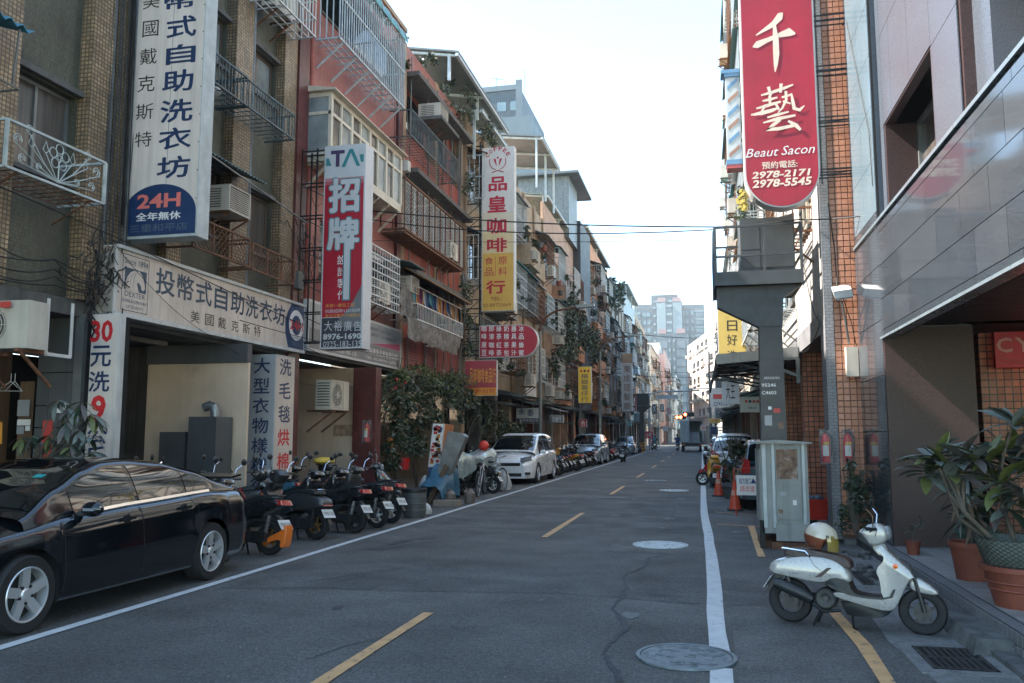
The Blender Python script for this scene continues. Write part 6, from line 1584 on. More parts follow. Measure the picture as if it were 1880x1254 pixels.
for i,ch in enumerate(arcl):
    th = rad(62-i*24.8);R_ = .36;p = Vector((r0.x+R_*math.sin(-th),Yc-.011,r0.z-.05+R_*math.cos(th)))
    U = Vector((math.cos(th),0,math.sin(th)))*.13;V = Vector((-math.sin(th),0,math.cos(th)))*.15
    part('character',text(ch,p-U/2,U,V,.02),MATS['crimson_letter'],cs)
mb = MB()
for s in (-1,1):
    mb.tube([(r0.x+s*.30*math.sin(t),Yc-.012,r0.z-.10-.30*math.cos(t)*(1 if t < 1.6 else 1)) for t in [.25+1.7*i/10 for i in range(11)]],.012,4)
    mb.add([(r0.x+s*.03,Yc-.012,r0.z-.28),(r0.x+s*.12,Yc-.012,r0.z-.10),(r0.x+s*.16,Yc-.012,r0.z+.02),(r0.x+s*.07,Yc-.012,r0.z+.0)],[(0,1,2,3)])
    mb.tube([(r0.x,Yc-.012,r0.z-.42),(r0.x+s*.22,Yc-.012,r0.z-.50)],.014,4)
mb.ball((r0.x,Yc-.01,r0.z+.05),.04,4,sc=(1,.1,1))
part('laurel_emblem',mb,MATS['crimson_letter'],cs)
for s,px in (('品',(897,323,931,352)),('皇',(895,358,930,391)),('咖',(894,399,930,430)),('啡',(894,436,931,464)),('行',(892,514,928,540))):let(cs,s,Yc-.006,px,'crimson_letter',.04)
for s,px in (('食',(890,472,906,486)),('品',(890,491,906,507)),('原',(915,471,931,486)),('料',(915,490,931,506))):let(cs,s,Yc-.006,px,'crimson_letter',.0)
part('rule',MB().box(onY(910.3,0,Yc).x,onY(911,0,Yc).x,Yc-.012,Yc-.01,zc_(507),zc_(471)),MATS['crimson_letter'],cs)
let(cs,'TEL:',Yc-.006,(900,545,921,552),'brown_letter');let(cs,'02-89725669',Yc-.006,(887,556,938,564),'brown_letter',.0)
mb = MB()
for u in (.05,.40):mb.bar((-8.2,Yc+u,3.3),(-8.2,Yc+u,12.2),.05).bar((a.x-.08,Yc+u,4.5),(a.x-.08,Yc+u,12.2),.05)
for k in range(16):
    z = 4.4+k*.5;mb.bar((-8.2,Yc+.05,z),(a.x-.02,Yc+.05,z),.03).bar((-8.2,Yc+.05,z),(a.x-.05,Yc+.05,z+.5),.02)
    if k % 3 == 0:mb.bar((-9.2,Yc+.2,z+.2),(a.x,Yc+.2,z+.2),.04)
part('lattice_bracket',mb,MATS['black_metal'],cs)
# crimson board with a round end, listing goods
Yr = 28.0
a,c = onY(880,657,Yr),onY(988,595,Yr);hh = (c.z-a.z)/2;zm = (a.z+c.z)/2
rb = thing('hanging_sign','crimson board with a rounded right end listing drinks in white characters','sign',(a.x,Yr,a.z))
def bullet(i):q = hh-i;return [(c.x-hh,zm-q)]+[(c.x-hh+q*math.cos(t),zm+q*math.sin(t)) for t in [-math.pi/2+math.pi*k/16 for k in range(1,16)]]+[(c.x-hh,zm+q),(a.x+i,zm+q),(a.x+i,zm-q)]
part('case',MB().prism([(x,Yr,z) for x,z in bullet(0)],(0,.25,0)),MATS['white_metal'],rb);part('panel',MB().prism([(x,Yr-.006,z) for x,z in bullet(.025)],(0,.005,0)),MATS['sign_crimson'],rb)
for i,col in enumerate(('咖啡原豆','即溶咖啡','綠茶紅茶','奶精茶包','器具果汁','冰品蜂蜜')):
    for j,ch in enumerate(col):
        x = 884+i*13.7;y = 598+j*14.2+(1.5 if j > 1 else 0);let(rb,ch,Yr-.006,(x,y,x+9.4,y+11),'letter_white',.02,name='character')
    if i > 1:q = onY(888+i*13.7,626.3,Yr);part('dot',MB().ball((q.x,Yr-.008,q.z),.018,4,sc=(1,.2,1)),MATS['salmon'],rb)
for z in (a.z+.1,c.z-.1):part('bracket',MB().bar((-8.2,Yr+.1,z),(a.x,Yr+.1,z),.05),MATS['black_metal'],rb)
mat('sign_purple',(.36,.045,.06),.5,var=.15,scale=2);mat('sign_orange',(.66,.27,.03),.5,var=.1);mat('letter_gold',(.72,.30,.04),.5,var=0)
Yo = 26.6
ob,a,c = signboard('shop_sign','purple and orange coffee shop board half overgrown by vines','sign',Yo,(853,661,912,727),'sign_orange',depth=.15,edge=.01)
part('field',MB().box(a.x+.01,c.x-.01,Yo-.007,Yo-.005,onY(880,712,Yo).z,c.z-.01),MATS['sign_purple'],ob)
for i,ch in enumerate('品皇咖啡食品行'):let(ob,ch,Yo-.006,(862+i*7,676,868.5+i*7,703),'letter_gold',.02,name='character')
let(ob,'咖啡 原料 批發 零售',Yo-.006,(860,714,909,722),'crimson_letter',.0)
Yy = 44.0
ye,a,c = signboard('hanging_sign','bright yellow betel nut sign with black characters past the first street lamp','sign',Yy,(1062,673,1085,740),'sign_amber',depth=.3,edge=.02)
MATS['sign_amber2'] = mat('sign_sun',(.78,.48,.03),.5,var=.05)
part('field',MB().box(a.x+.01,c.x-.01,Yy-.007,Yy-.005,a.z+.01,c.z-.01),MATS['sign_sun'],ye)
for i,ch in enumerate('檳榔菁仔行'):let(ye,ch,Yy-.006,(1067,686+i*10.6,1080,695.5+i*10.6),'navy_letter',.0,name='character')
for i,m in enumerate(('red_letter','letter_black','crimson_letter')):q = onY(1067+i*6.5,681,Yy);part('emblem',MB().ball((q.x,Yy-.01,q.z),.07,4,sc=(1,.15,1)),MATS[m],ye)
part('frame',MB().bar((-8.2,Yy+.1,c.z-.2),(a.x,Yy+.1,c.z-.2),.05).bar((-8.2,Yy+.1,a.z+.2),(a.x,Yy+.1,a.z+.2),.05).bar((a.x+.1,Yy,a.z),(a.x+.1,Yy,a.z-.8),.05),MATS['grey_metal'],ye)
Yq = 36.0
yt,a,c = signboard('shop_sign','white board with blue characters over a blue strip above a small shutter','sign',Yq,(948,749,991,777),'sign_pale',depth=.1,edge=.01)
part('field',MB().box(a.x+.01,c.x-.01,Yq-.007,Yq-.005,a.z+.01,onY(970,768,Yq).z),MATS['navy'],yt)
let(yt,'永',Yq-.006,(952,750,964,762),'letter_blue',.02);let(yt,'泰',Yq-.006,(968,751,980,764),'letter_blue',.02);let(yt,'股份有限公司',Yq-.009,(954,769,988,775),'letter_white',.0)
Yg = 62.0
gs_,a,c = signboard('hanging_sign','weathered grey barber shop sign with faded brown characters','sign',Yg,(1142,667,1160,755),'board_light',depth=.4,edge=.03)
for i,ch in enumerate('東成理髮廳'):let(gs_,ch,Yg-.006,(1145,671+i*17,1157,684+i*17),'rusty',.0,name='character')
q = onY(1142,667,Yg);part('header',MB().box(q.x,c.x,Yg,Yg+.4,c.z+.02,onY(1150,649,Yg).z),MATS['tan_pilaster'],gs_)
part('bracket',MB().bar((-8.2,Yg+.2,c.z-.4),(a.x,Yg+.2,c.z-.4),.06).bar((-8.2,Yg+.2,a.z+.4),(a.x,Yg+.2,a.z+.4),.06).bar((a.x+.3,Yg+.1,a.z),(a.x+.3,Yg+.1,0),.12),MATS['grey_metal'],gs_)
far_signs = [(70,(1166,727,1168,755),'sign_crimson','','narrow red and white striped sign beside the far transformer'),(92,(1197,742,1206,760),'sign_charcoal','X','dark sign with a white cross shape near the crossing'),
    (96,(1212,742,1219,756),'teal_metal','X','green sign near the crossing'),(84,(1224,747,1232,762),'sign_pale','日','white and blue sign over the crossing'),(80,(1184,792,1199,805),'sign_crimson','小吃','red eatery sign above the pale car by the crossing'),
    (100,(1217,782,1226,792),'sign_ivory','','small white board beyond the crossing'),(62,(1152,774,1160,782),'cloth_4','','pale blue cloth sign under a left canopy'),(40,(1010,762,1034,776),'board_grey','五金行','dark grey fascia board under the left canopy'),
    (52,(1302,768,1322,777),'sign_yellow','小吃','yellow sign under the far right canopy'),(60,(1286,780,1296,791),'sign_ivory','井','white sign with a red mark by the truck'),(46,(1304,783,1318,798),'navy','','blue panel sign behind the right hand potted stalks'),
    (47,(1064,770,1077,784),'sign_crimson','合','small round red sign on a glass booth'),(32,(1392,700,1398,735),'sign_pale','','thin pale sign edge behind the post')]
for Y,px,m,s,lab in far_signs:
    t,a,c = signboard('shop_sign',lab,'sign',Y,px,m,depth=.2,edge=.01,group='small signs farther down the street')
    if s:w = px[2]-px[0];h = px[3]-px[1];let(t,s,Y-.006,(px[0]+w*.15,px[1]+h*.15,px[2]-w*.15,px[3]-h*.15),'letter_white' if m not in ('sign_pale','sign_ivory','sign_yellow') else 'red_letter',.02)
    sx =-8.2 if a.x <-2 else 2.2;part('bracket',MB().bar((sx,Y+.1,(a.z+c.z)/2),(a.x if sx < 0 else c.x,Y+.1,(a.z+c.z)/2),.05),MATS['grey_metal'],t)

# ------------------------------------------------------------ street lamps, signal, left transformer
def street_lamp(x,y,h,reach,label,group='curved arm street lamps'):
    t = thing('street_lamp',label,'street lamp',(x,y,0),group=group)
    part('pole',MB().lathe([(.11,0),(.09,.3),(.075,h*.5),(.06,h)],n=10),MATS['frame_grey'],t,world=False,smooth=True)
    part('arm',MB().tube([(0,0,h)]+[(reach*(1-math.cos(a))*.75,-.3*math.sin(a),h+.9*math.sin(a)) for a in [math.pi/2*i/8 for i in range(1,9)]]+[(reach,-.3,h+.98)],.045,8),MATS['rusty'],t,world=False)
    part('lamp_head',MB().obox((reach-.1,-.42,h+.9),(.75,0,.06),(0,.28,0),(0,0,.12)),MATS['frame_grey'],t,world=False)
    part('lens',MB().obox((reach-.05,-.38,h+.885),(.6,0,.05),(0,.2,0),(0,0,.012)),MATS['lamp_lens'],t,world=False)
    return t
q = onX(992,700,-6.75)
street_lamp(q.x,q.y,onX(992,600,-6.75).z-.2,1.75,'grey street lamp with a curved rusty arm rising behind the white people carrier')
q = onX(1102,700,-6.6);street_lamp(q.x,q.y,7.2,2.0,'second curved street lamp beside the yellow betel nut sign')
q = onX(1208,700,-6.0);street_lamp(q.x,q.y,8.2,2.2,'farther street lamp on the left near the crossing')
def pole(x,y,h,label,r=.12):
    t = thing('utility_pole',label,'pole',(x,y,0));part('shaft',MB().lathe([(r*1.2,0),(r,h)],n=10),MATS['concrete'],t,world=False,smooth=True)
    part('crossarm',MB().bar((-.6,0,h-.8),(.6,0,h-.8),.08).bar((-.4,0,h-1.5),(.4,0,h-1.5),.08),MATS['rusty'],t,world=False)
q = onX(1153,760,-6.8);pole(q.x,q.y,9,'concrete utility pole under the grey barber sign')
q = onX(1273,760,-.75);pole(.9,96,11,'tall concrete pole at the right corner of the crossing')
mat('hazard_yellow',(.65,.28,.03),.6,var=.1)
def far_transformer(x,y,label):
    t = thing('transformer_platform',label,'transformer',(x,y,0),scale=.85)
    part('post',MB().box(-.25,.25,-.2,.2,1.2,4.6),MATS['post_grey'],t,world=False);mb = MB()
    part('platform',MB().prism([(-.9,-.5,5),(-.25,-.5,4.4),(.25,-.5,4.4),(.9,-.5,5)],(0,1.2,0)).box(-.95,.95,-.6,.8,5,5.15),MATS['transformer_grey'],t,world=False)
    part('box',MB().box(-.6,.8,-.4,.6,5.2,6.5),MATS['transformer_grey'],t,world=False)
    for z in (5.6,6.1):mb.bar((-.95,-.6,z),(.95,-.6,z),.05)
    for x_ in (-.95,-.3,.3,.95):mb.bar((x_,-.6,5.1),(x_,-.6,6.1),.05)
    part('railing',mb,MATS['transformer_grey'],t,world=False)
    b = part('hazard_base',MB().box(-.27,.27,-.22,.22,0,1.2),MATS['hazard_yellow'],t,world=False)
    for k in range(4):part('stripe',MB().prism([(-.27,-.222,.1+k*.3),(.27,-.222,.28+k*.3),(.27,-.222,.42+k*.3),(-.27,-.222,.24+k*.3)],(0,-.004,0)),MATS['car_trim'],b,world=False)
far_transformer(onY(1179,799,80).x,80,'second transformer platform with a yellow and black striped post base')
mat('signal_red',(1,.12,.04),.4,emit=5.,var=0)
sg = thing('traffic_signal','traffic signal gantry showing red lights over the crossing','traffic signal',(-5.6,92,0))
part('mast',MB().tube([(-5.6,92,0),(-5.6,92,6.2)],.12,8).tube([(-5.6,92,6.0),(-4.5,92,6.3),(-.2,92,6.4)],.08,8),MATS['pale_metal'],sg)
part('street_plate',MB().box(-4.8,-2.5,91.9,91.95,4.6+.9,5.6+.35),MATS['pale_metal'],sg)
for px,py in ((1243,766),(1258,761)):
    q = onY(px,py,91.6);h = part('signal_head',MB().box(q.x-.25,q.x+.95,91.65,91.9,q.z-.22,q.z+.22),MATS['black_metal'],sg)
    for dx in ((0,.38) if px < 1250 else (0,)):part('red_lamp',MB().lathe([(.001,91.6),(.15,91.62),(.15,91.65)],(q.x+dx,0,q.z),'y',12),MATS['signal_red'],h)
# second mast from the right
sg2 = thing('traffic_signal','traffic signal mast reaching in from the right corner','traffic signal',(2.0,90,0))
part('mast',MB().tube([(1.4,92,0),(1.4,92,6.8)],.1,8).tube([(1.4,92,6.6),(-1.2,92,6.55)],.06,8),MATS['pale_metal'],sg2)

# ------------------------------------------------------------ overhead wires
def wire(pts,r=.011,sag=.0,label='black overhead cable',n=10):
    P = [Vector(p) for p in pts];q = []
    for a,b in zip(P,P[1:]):
        for i in range(n):t = i/n;v = a.lerp(b,t);v.z -= sag*4*t*(1-t);q.append(v)
    q.append(P[-1]);single('overhead_cable',MB().tube(q,r,5,cap=False),MATS['wire'],label,'cable')
pf = Vector((.27,13.6,4.95))
wire([onX(610,378,-8.0),pf],.013,.12,'upper thick black cable crossing the street to the transformer platform')
wire([onX(610,392,-8.0),pf+Vector((0,.1,-.02))],.011,.22,'lower sagging cable crossing the street to the transformer platform')
wire([onX(640,440,-8.0),(.27,14.5,4.95)],.005,.05,'thin dark wire beneath the two cables crossing the street')
wire([pf+Vector((0,0,0)),(1.59,13.6,5.0),(2.31,12.6,4.75)],.011,.02,'cable from the transformer railing to the granite wall')
wire([onX(x,y,-7.88) for x,y in ((-40,325),(205,432),(430,540),(557,597))],.009,.0,'pale edged cable running down along the laundry fascia top')
wire([onX(x,y,-7.2) for x,y in ((440,588),(720,655),(990,700))],.007,.05,'cable from the fascia sign to the street lamp')
wire([onX(x,y,-7.9) for x,y in ((205,440),(360,600),(560,705),(730,700))],.004,.1,'thin wire drooping over the laundry fascia')
for i,(ya,yb,s) in enumerate(((462,505,.05),(478,520,.08),(492,527,.1),(505,540,.03),(430,515,.12))):
    wire([onX(-30,ya,-8.0),onX(100,(ya+yb)/2-8+i*3,-7.95),onX(192,yb,-7.95)],.008+.002*(i % 2),s,['topmost','second','middle','lowest','long slanting'][i]+' cable of the tangle left of the laundry fascia')
wire([onX(1560,0,2.4) if False else Vector((2.28,12.9,7.9)),Vector((2.28,11.6,5.6)),Vector((2.29,11.6,4.9))],.006,.0,'thin wire slanting across the polished granite')
wire([(1.88,15.8,4.7),(1.88,13.95,3.4),(1.87,17.5,3.35)],.008,.25,'loose cable looping on the white tiled wall')
wire([(2.0,13.45,5.2),(2.06,13.42,4.4),(2.05,13.3,3.7)],.009,.0,'cable dropping to the flood lamp')
for y,za,zb in ((60,9.5,8.6),(74,7.2,6.8),(88,8.8,8.2),(100,7.0,7.0)):wire([(-8,y,za),(2,y+2,zb)],.02,.3,'far cable strung across the street at %s height %s' % (('upper' if za > 8 else 'lower'),{60:'before the barber sign',74:'before the crossing',88:'at the crossing',100:'past the crossing'}[y]))
mb = MB()
for i in range(46):
    p = onX(RN.uniform(150,215),RN.uniform(440,575),-8.0);pts = [p]
    for k in range(5):p = p+Vector((RN.uniform(-.02,.05),RN.uniform(-.14,.16),RN.uniform(-.2,.18)));pts.append(p)
    mb.tube(pts,RN.choice([.006,.009,.011]),4,cap=False)
for i in range(20):
    p = onX(RN.uniform(540,580),RN.uniform(360,500),-8.0);pts = [p]
    for k in range(5):p = p+Vector((RN.uniform(-.02,.05),RN.uniform(-.2,.2),RN.uniform(-.25,.2)));pts.append(p)
    mb.tube(pts,.007,4,cap=False)
single('cable_tangle',mb,MATS['wire'],'tangled black cables bunched at the near end of the laundry fascia','cables')['kind'] = 'stuff'
# ------------------------------------------------------------ scooters
mat('rim_steel',(.35,.34,.33),.3,metal=.8,var=.1)
mat('scoot_white',(.40,.395,.38),.28,metal=.15,var=.03,coat=.6);mat('scoot_black',(.014,.015,.017),.25,var=.05,coat=.6);mat('scoot_grey',(.05,.052,.055),.4,metal=.4,var=.05,coat=.3)
mat('scoot_red',(.35,.015,.02),.25,var=.05,coat=.6);mat('scoot_blue',(.04,.13,.18),.3,var=.05,coat=.5);mat('scoot_yellow',(.6,.30,.03),.35,var=.05,coat=.4)
mat('seat_brown',(.055,.035,.03),.5,var=.15,scale=20,bump=.2);mat('plastic_black',(.014,.018,.020),.45,var=.15,scale=12);mat('engine_metal',(.05,.05,.052),.45,metal=.6,var=.3,scale=14);mat('gold_rim',(.25,.16,.06),.35,metal=.7,var=.05)
def hp(u,v):return ((u-285)*.001208,(1085+(u-285)*.1-v)*.001208)
def puff(mb,poly,w,e=.82,y0=0.,mid=.72,n=1):
    """pillow shape: side outline at |y|<=mid*w, shrunk towards its centre at |y|=w"""
    cx = sum(p[0] for p in poly)/len(poly);cz = sum(p[1] for p in poly)/len(poly);k = len(poly);L_ = []
    for y,s in ((-w,e),(-w*.93,(1+e)/2+.03),(-w*mid,1),(w*mid,1),(w*.93,(1+e)/2+.03),(w,e)):L_ += [(cx+(p[0]-cx)*s,y0+y,cz+(p[1]-cz)*s) for p in poly]
    F = [(r*k+i,r*k+(i+1) % k,(r+1)*k+(i+1) % k,(r+1)*k+i) for r in range(5) for i in range(k)]
    F += [tuple(range(k))[::-1],tuple(range(5*k,6*k))]
    return mb.add(L_,F)
def HP(pts):return [hp(u,v) for u,v in pts]
def smoothpoly(pts,it=2):
    for _ in range(it):
        q = []
        for i in range(len(pts)):
            a,b = pts[i],pts[(i+1) % len(pts)];q += [(a[0]*.75+b[0]*.25,a[1]*.75+b[1]*.25),(a[0]*.25+b[0]*.75,a[1]*.25+b[1]*.75)]
        pts = q
    return pts
def scooter(label,style='retro',detail=True):
    t = thing('scooter',label,'scooter');P = lambda n,mb,m,par=None,sm=True,ang=40:part(n,mb,MATS[m],par or t,world=False,smooth=sm,angle=ang)
    if style == 'retro':
        P('tail_body',puff(MB(),smoothpoly(HP([(130,585),(180,548),(330,525),(520,528),(660,560),(750,620),(790,700),(790,770),(650,730),(560,765),(250,690),(120,655)])),.155,.80),'scoot_white')
        P('side_panel',puff(MB(),smoothpoly(HP([(590,760),(650,708),(770,735),(800,830),(860,862),(1085,890),(1120,815),(1140,815),(1100,905),(820,875),(640,800)]),1),.165,.97),'plastic_black')
        P('leg_shield',puff(MB(),smoothpoly(HP([(1040,450),(1095,520),(1290,715),(1225,760),(1160,900),(1110,985),(1000,980),(650,865),(640,832),(800,862),(1080,902),(1030,880),(1020,740),(985,650),(1075,560),(1010,480)]),1),.16,.93,mid=.8),'scoot_white')
        P('belly_pan',puff(MB(),smoothpoly(HP([(700,890),(1100,985),(1060,1030),(980,1048),(760,1030),(720,960)]),1),.13,.9),'plastic_black')
        P('headset',puff(MB(),smoothpoly(HP([(855,345),(905,320),(945,285),(1030,285),(1080,330),(1085,420),(1040,455),(950,470),(900,380)])),.12,.7),'scoot_white')
        P('steering_cover',puff(MB(),smoothpoly(HP([(945,465),(1050,435),(1100,540),(1030,570)]),1),.06,.9),'scoot_white')
        P('seat',puff(MB(),smoothpoly(HP([(240,525),(260,470),(330,455),(520,480),(700,530),(790,575),(805,650),(770,640),(660,560),(480,528)])),.135,.86),'seat_brown')
        P('front_fender',puff(MB(),smoothpoly(HP([(1225,745),(1290,730),(1380,790),(1465,880),(1330,860),(1240,830)])),.075,.8),'scoot_white')
        for s in (1,-1):P('badge_stripe',MB().prism([(x,s*.156,z) for x,z in HP([(508,705),(610,630),(648,632),(560,705)])],(0,s*.003,0)),'seat_brown',sm=False)
        P('grab_rail',MB().tube([(*hp(245,460)[:1],s*.1,hp(0,460-28.5)[1]) for s in ()] or [(hp(300,505)[0],.12,hp(300,505)[1]),(hp(240,462)[0],.10,hp(240,455)[1]),(hp(230,462)[0],0,hp(230,452)[1]),(hp(240,462)[0],-.10,hp(240,455)[1])],.012,6).tube([(hp(240,460)[0],-.10,hp(240,455)[1]),(hp(435,500)[0],-.145,hp(435,490)[1]),(hp(468,540)[0],-.14,hp(468,535)[1])],.013,6),'chrome')
        tail = [(115,640),(150,590),(215,575),(180,640)];hl_ = (1080,370)
    else:
        P('tail_body',puff(MB(),smoothpoly(HP([(120,470),(300,470),(560,560),(700,640),(780,770),(560,760),(380,640),(160,540)]),1),.13,.75),'scoot_white')
        P('side_panel',puff(MB(),smoothpoly(HP([(420,700),(560,740),(780,760),(820,860),(1080,880),(1100,960),(700,960),(560,850)]),1),.15,.9),'plastic_black')
        P('leg_shield',puff(MB(),smoothpoly(HP([(1020,380),(1110,430),(1300,680),(1240,720),(1160,900),(1060,960),(1040,860),(1060,700),(1000,520)]),1),.19,.7),'scoot_white')
        P('belly_pan',puff(MB(),smoothpoly(HP([(650,880),(1110,900),(1080,1010),(720,1010)]),1),.13,.9),'plastic_black')
        P('headset',puff(MB(),smoothpoly(HP([(900,350),(1000,300),(1090,350),(1080,440),(960,420)]),1),.13,.6),'scoot_white')
        P('seat',puff(MB(),smoothpoly(HP([(220,455),(360,430),(480,470),(560,520),(760,540),(800,620),(700,640),(540,560),(300,475)])),.13,.85),'plastic_black')
        P('front_fender',puff(MB(),smoothpoly(HP([(1180,790),(1300,740),(1460,860),(1400,850),(1300,810)]),1),.07,.8),'scoot_white')
        P('grab_rail',MB().tube([(hp(400,455)[0],.13,hp(400,455)[1]),(hp(190,425)[0],.09,hp(190,425)[1]),(hp(190,425)[0],-.09,hp(190,425)[1]),(hp(400,455)[0],-.13,hp(400,455)[1])],.013,6),'plastic_black')
        P('windscreen_cowl',puff(MB(),HP([(1040,360),(1060,300),(1090,340),(1100,400)]),.1,.7),'plastic_black')
        tail = [(95,520),(120,470),(200,475),(190,530)];hl_ = (1110,400)
    tm = MB();puff(tm,HP(tail),.12,.8);P('tail_lamp',tm,'tail_lens')
    P('headlight',MB().ball((hp(*hl_)[0]+.0,0,hp(*hl_)[1]),.075,6,sc=(.6,1,1)),'lamp_lens')
    # plate and rear mudguard reaching back
    a,b = hp(60,855),hp(240,650)
    P('mudguard',MB().prism([(hp(50,862)[0],-.04,hp(50,862)[1]),(hp(95,830)[0],-.04,hp(95,830)[1]),(hp(270,650)[0],-.04,hp(270,650)[1]),(hp(180,660)[0],-.04,hp(180,660)[1])],(0,.08,0)),'plastic_black',sm=False)
    p0,p1 = hp(84,775),hp(150,680)
    pl = P('plate',MB().obox((p0[0]-.01,-.13,p0[1]-.01),(p1[0]-p0[0],0,p1[1]-p0[1]),(0,.26,0),(-.004,0,.003)),'plate_white',sm=False)
    d = Vector((p1[0]-p0[0],0,p1[1]-p0[1]));P('plate_number',text('MWK-5183',Vector((p0[0]-.0175,.11,p0[1]))+d*.22,(0,-.22,0),d*.45,.0),'letter_black',pl,sm=False)
    # wheels
    R = .222
    for (u,v,nm) in ((285,0,'r'),(1320,0,'f')):
        x = hp(u,0)[0]
        wl = P('wheel',MB().lathe([(.13,-.035),(.17,-.055),(.205,-.05),(R,-.018),(R,.018),(.205,.05),(.17,.055),(.13,.035)],(x,0,R),'y',28),'rubber')
        rm = MB().lathe([(.135,-.04),(.125,-.03),(.125,.03),(.135,.04)],(x,0,R),'y',24).lathe([(.001,-.05),(.03,-.05),(.03,.05),(.001,.05)],(x,0,R),'y',10)
        for k in range(5):a_ = 1.2566*k+.4;rm.bar((x,0,R),(x+.128*math.cos(a_),0,R+.128*math.sin(a_)),.022,.03)
        P('rim',rm,'alloy' if style == 'retro' else 'gold_rim',wl,ang=25);P('brake_disc',MB().lathe([(.03,-.045),(.085,-.045)],(x,0,R),'y',16),'engine_metal',wl)
    fx,fz = hp(1250,745)
    for s in (-1,1):
        P('fork',MB().tube([(fx-.03,s*.07,fz+.12),(fx+.03,s*.07,fz),(hp(1335,0)[0],s*.07,R)],.02,8),'engine_metal')
        P('shock',MB().tube([(.03,s*.10,.26),(-.02,s*.10,.52)],.028,8),'engine_metal' if style == 'retro' else 'rim_steel')
    P('engine',MB().lathe([(.001,-.16),(.095,-.16),(.11,-.14),(.11,.1),(.001,.1)],(hp(590,0)[0],0,.28),'y',18).box(0,.36,.02,.14,.17,.31).box(.3,.56,-.07,.07,.2,.36),'engine_metal')
    P('fan_cover',MB().lathe([(.03,-.165),(.05,-.172),(.085,-.172),(.09,-.16)],(hp(590,0)[0],0,.28),'y',18),'plastic_black')
    P('exhaust',MB().tube([(hp(170,0)[0],-.14,.40),(hp(230,0)[0],-.145,.385),(hp(420,0)[0],-.14,.30),(hp(480,0)[0],-.13,.26)],[.05,.06,.062,.045],12).tube([(hp(480,0)[0],-.13,.22),(hp(560,0)[0],-.12,.15),(hp(700,0)[0],-.08,.17)],.018,6),'plastic_black')
    P('side_stand',MB().tube([(hp(790,0)[0],-.06,.2),(hp(800,0)[0],-.12,.02),(hp(830,0)[0],-.14,.005)],.012,5),'black_metal')
    P('center_stand',MB().tube([(.33,-.1,.2),(.24,-.13,.0)],.014,5).tube([(.33,.1,.2),(.24,.13,.0)],.014,5),'black_metal')
    for s in (-1,1):
        gx,gz = hp(940,345);P('handlebar',MB().tube([(gx+.08,s*.08,gz+.02),(gx,s*.26,gz+.03)],.018,8),'plastic_black');P('lever',MB().tube([(gx+.06,s*.14,gz+.02),(gx+.03,s*.27,gz+.0)],.007,5),'alloy')
        m_ = P('mirror',MB().ball((gx-.0,s*.30,gz+.27),.06,6,sc=(.3,1.1,.8)),'plastic_black');P('mirror_stalk',MB().tube([(gx+.05,s*.16,gz+.03),(gx+.06,s*.22,gz+.16),(gx,s*.29,gz+.24)],.007,5),'chrome',m_)
        ix,iz = hp(1140,632);P('indicator',MB().lathe([(.001,s*.165),(.026,s*.160),(.032,s*.148)],(ix,0,iz),'y',14) if style == 'retro' else MB().ball((hp(1150,520)[0],s*.15,hp(1150,520)[1]),.03,5),'amber')
    return t
hero = scooter('white retro scooter with brown seat and helmet parked alone by the right kerb','retro')
fr_,rr2 = Vector((1.70,7.50,0)),Vector((.71,7.78,0))
hero.location = rr2;hero.rotation_euler = (rad(-3),0,math.atan2(fr_.y-rr2.y,fr_.x-rr2.x));SC = (fr_-rr2).length/1.25;hero.scale = (SC,)*3
# helmet on its seat
mat('helmet_cream',(.50,.45,.36),.25,var=.05,coat=.5);mat('helmet_brown',(.16,.045,.02),.35,var=.05,coat=.4);mat('visor_amber',(.30,.22,.05),.05,alpha=.75,var=0,spec=.9)
hm = thing('helmet','cream and brown open-face helmet with amber visor resting on the white scooter seat','helmet',hero.location)
dirv = (fr_-rr2).normalized();hm.location = rr2+dirv*.245+Vector((0,0,.775*SC-.01));hm.rotation_euler = (0,rad(14),math.atan2(dirv.y,dirv.x))
def shell(r,z0,m,nm,zt=1.,front=True):
    mb = MB();V = [];n = 24;k = 10;za = math.asin(max(-1,min(1,z0/r)))
    for i in range(k+1):
        a = za+(math.pi/2*zt-za)*i/k
        for j in range(n):
            t = 2*math.pi*j/n;cut = 0
            x = r*1.12*math.cos(a)*math.cos(t);y = r*.92*math.cos(a)*math.sin(t);z = r*math.sin(a)
            if front and math.cos(t) > .35:z = max(z,r*.22+.0*x)
            V.append((x,y,z+.105))
    mb.add(V,[(i*n+j,i*n+(j+1) % n,(i+1)*n+(j+1) % n,(i+1)*n+j) for i in range(k) for j in range(n)]);return part(nm,mb,MATS[m],hm,world=False,smooth=True)
shell(.125,-.02,'helmet_cream','shell');shell(.127,-.095,'helmet_brown','lower_shell',.0+.02);shell(.118,-.09,'interior_dark','lining')
mb = MB();V = []
for i in range(7):
    for j in range(11):
        t = rad(-62+124*j/10);z = .150-i*.021;x = .146+.006*math.sin(i/6*3.14) ;V.append((x*math.cos(t)+(i-3)*.006,x*.82*math.sin(t),z))
part('visor',mb.add(V,[(i*11+j,i*11+j+1,(i+1)*11+j+1,(i+1)*11+j) for i in range(6) for j in range(10)]),MATS['visor_amber'],hm,world=False,smooth=True)
part('snap',MB().ball((.06,-.12,.14),.014,4).ball((-.02,-.125,.05),.008,4),MATS['chrome'],hm,world=False)
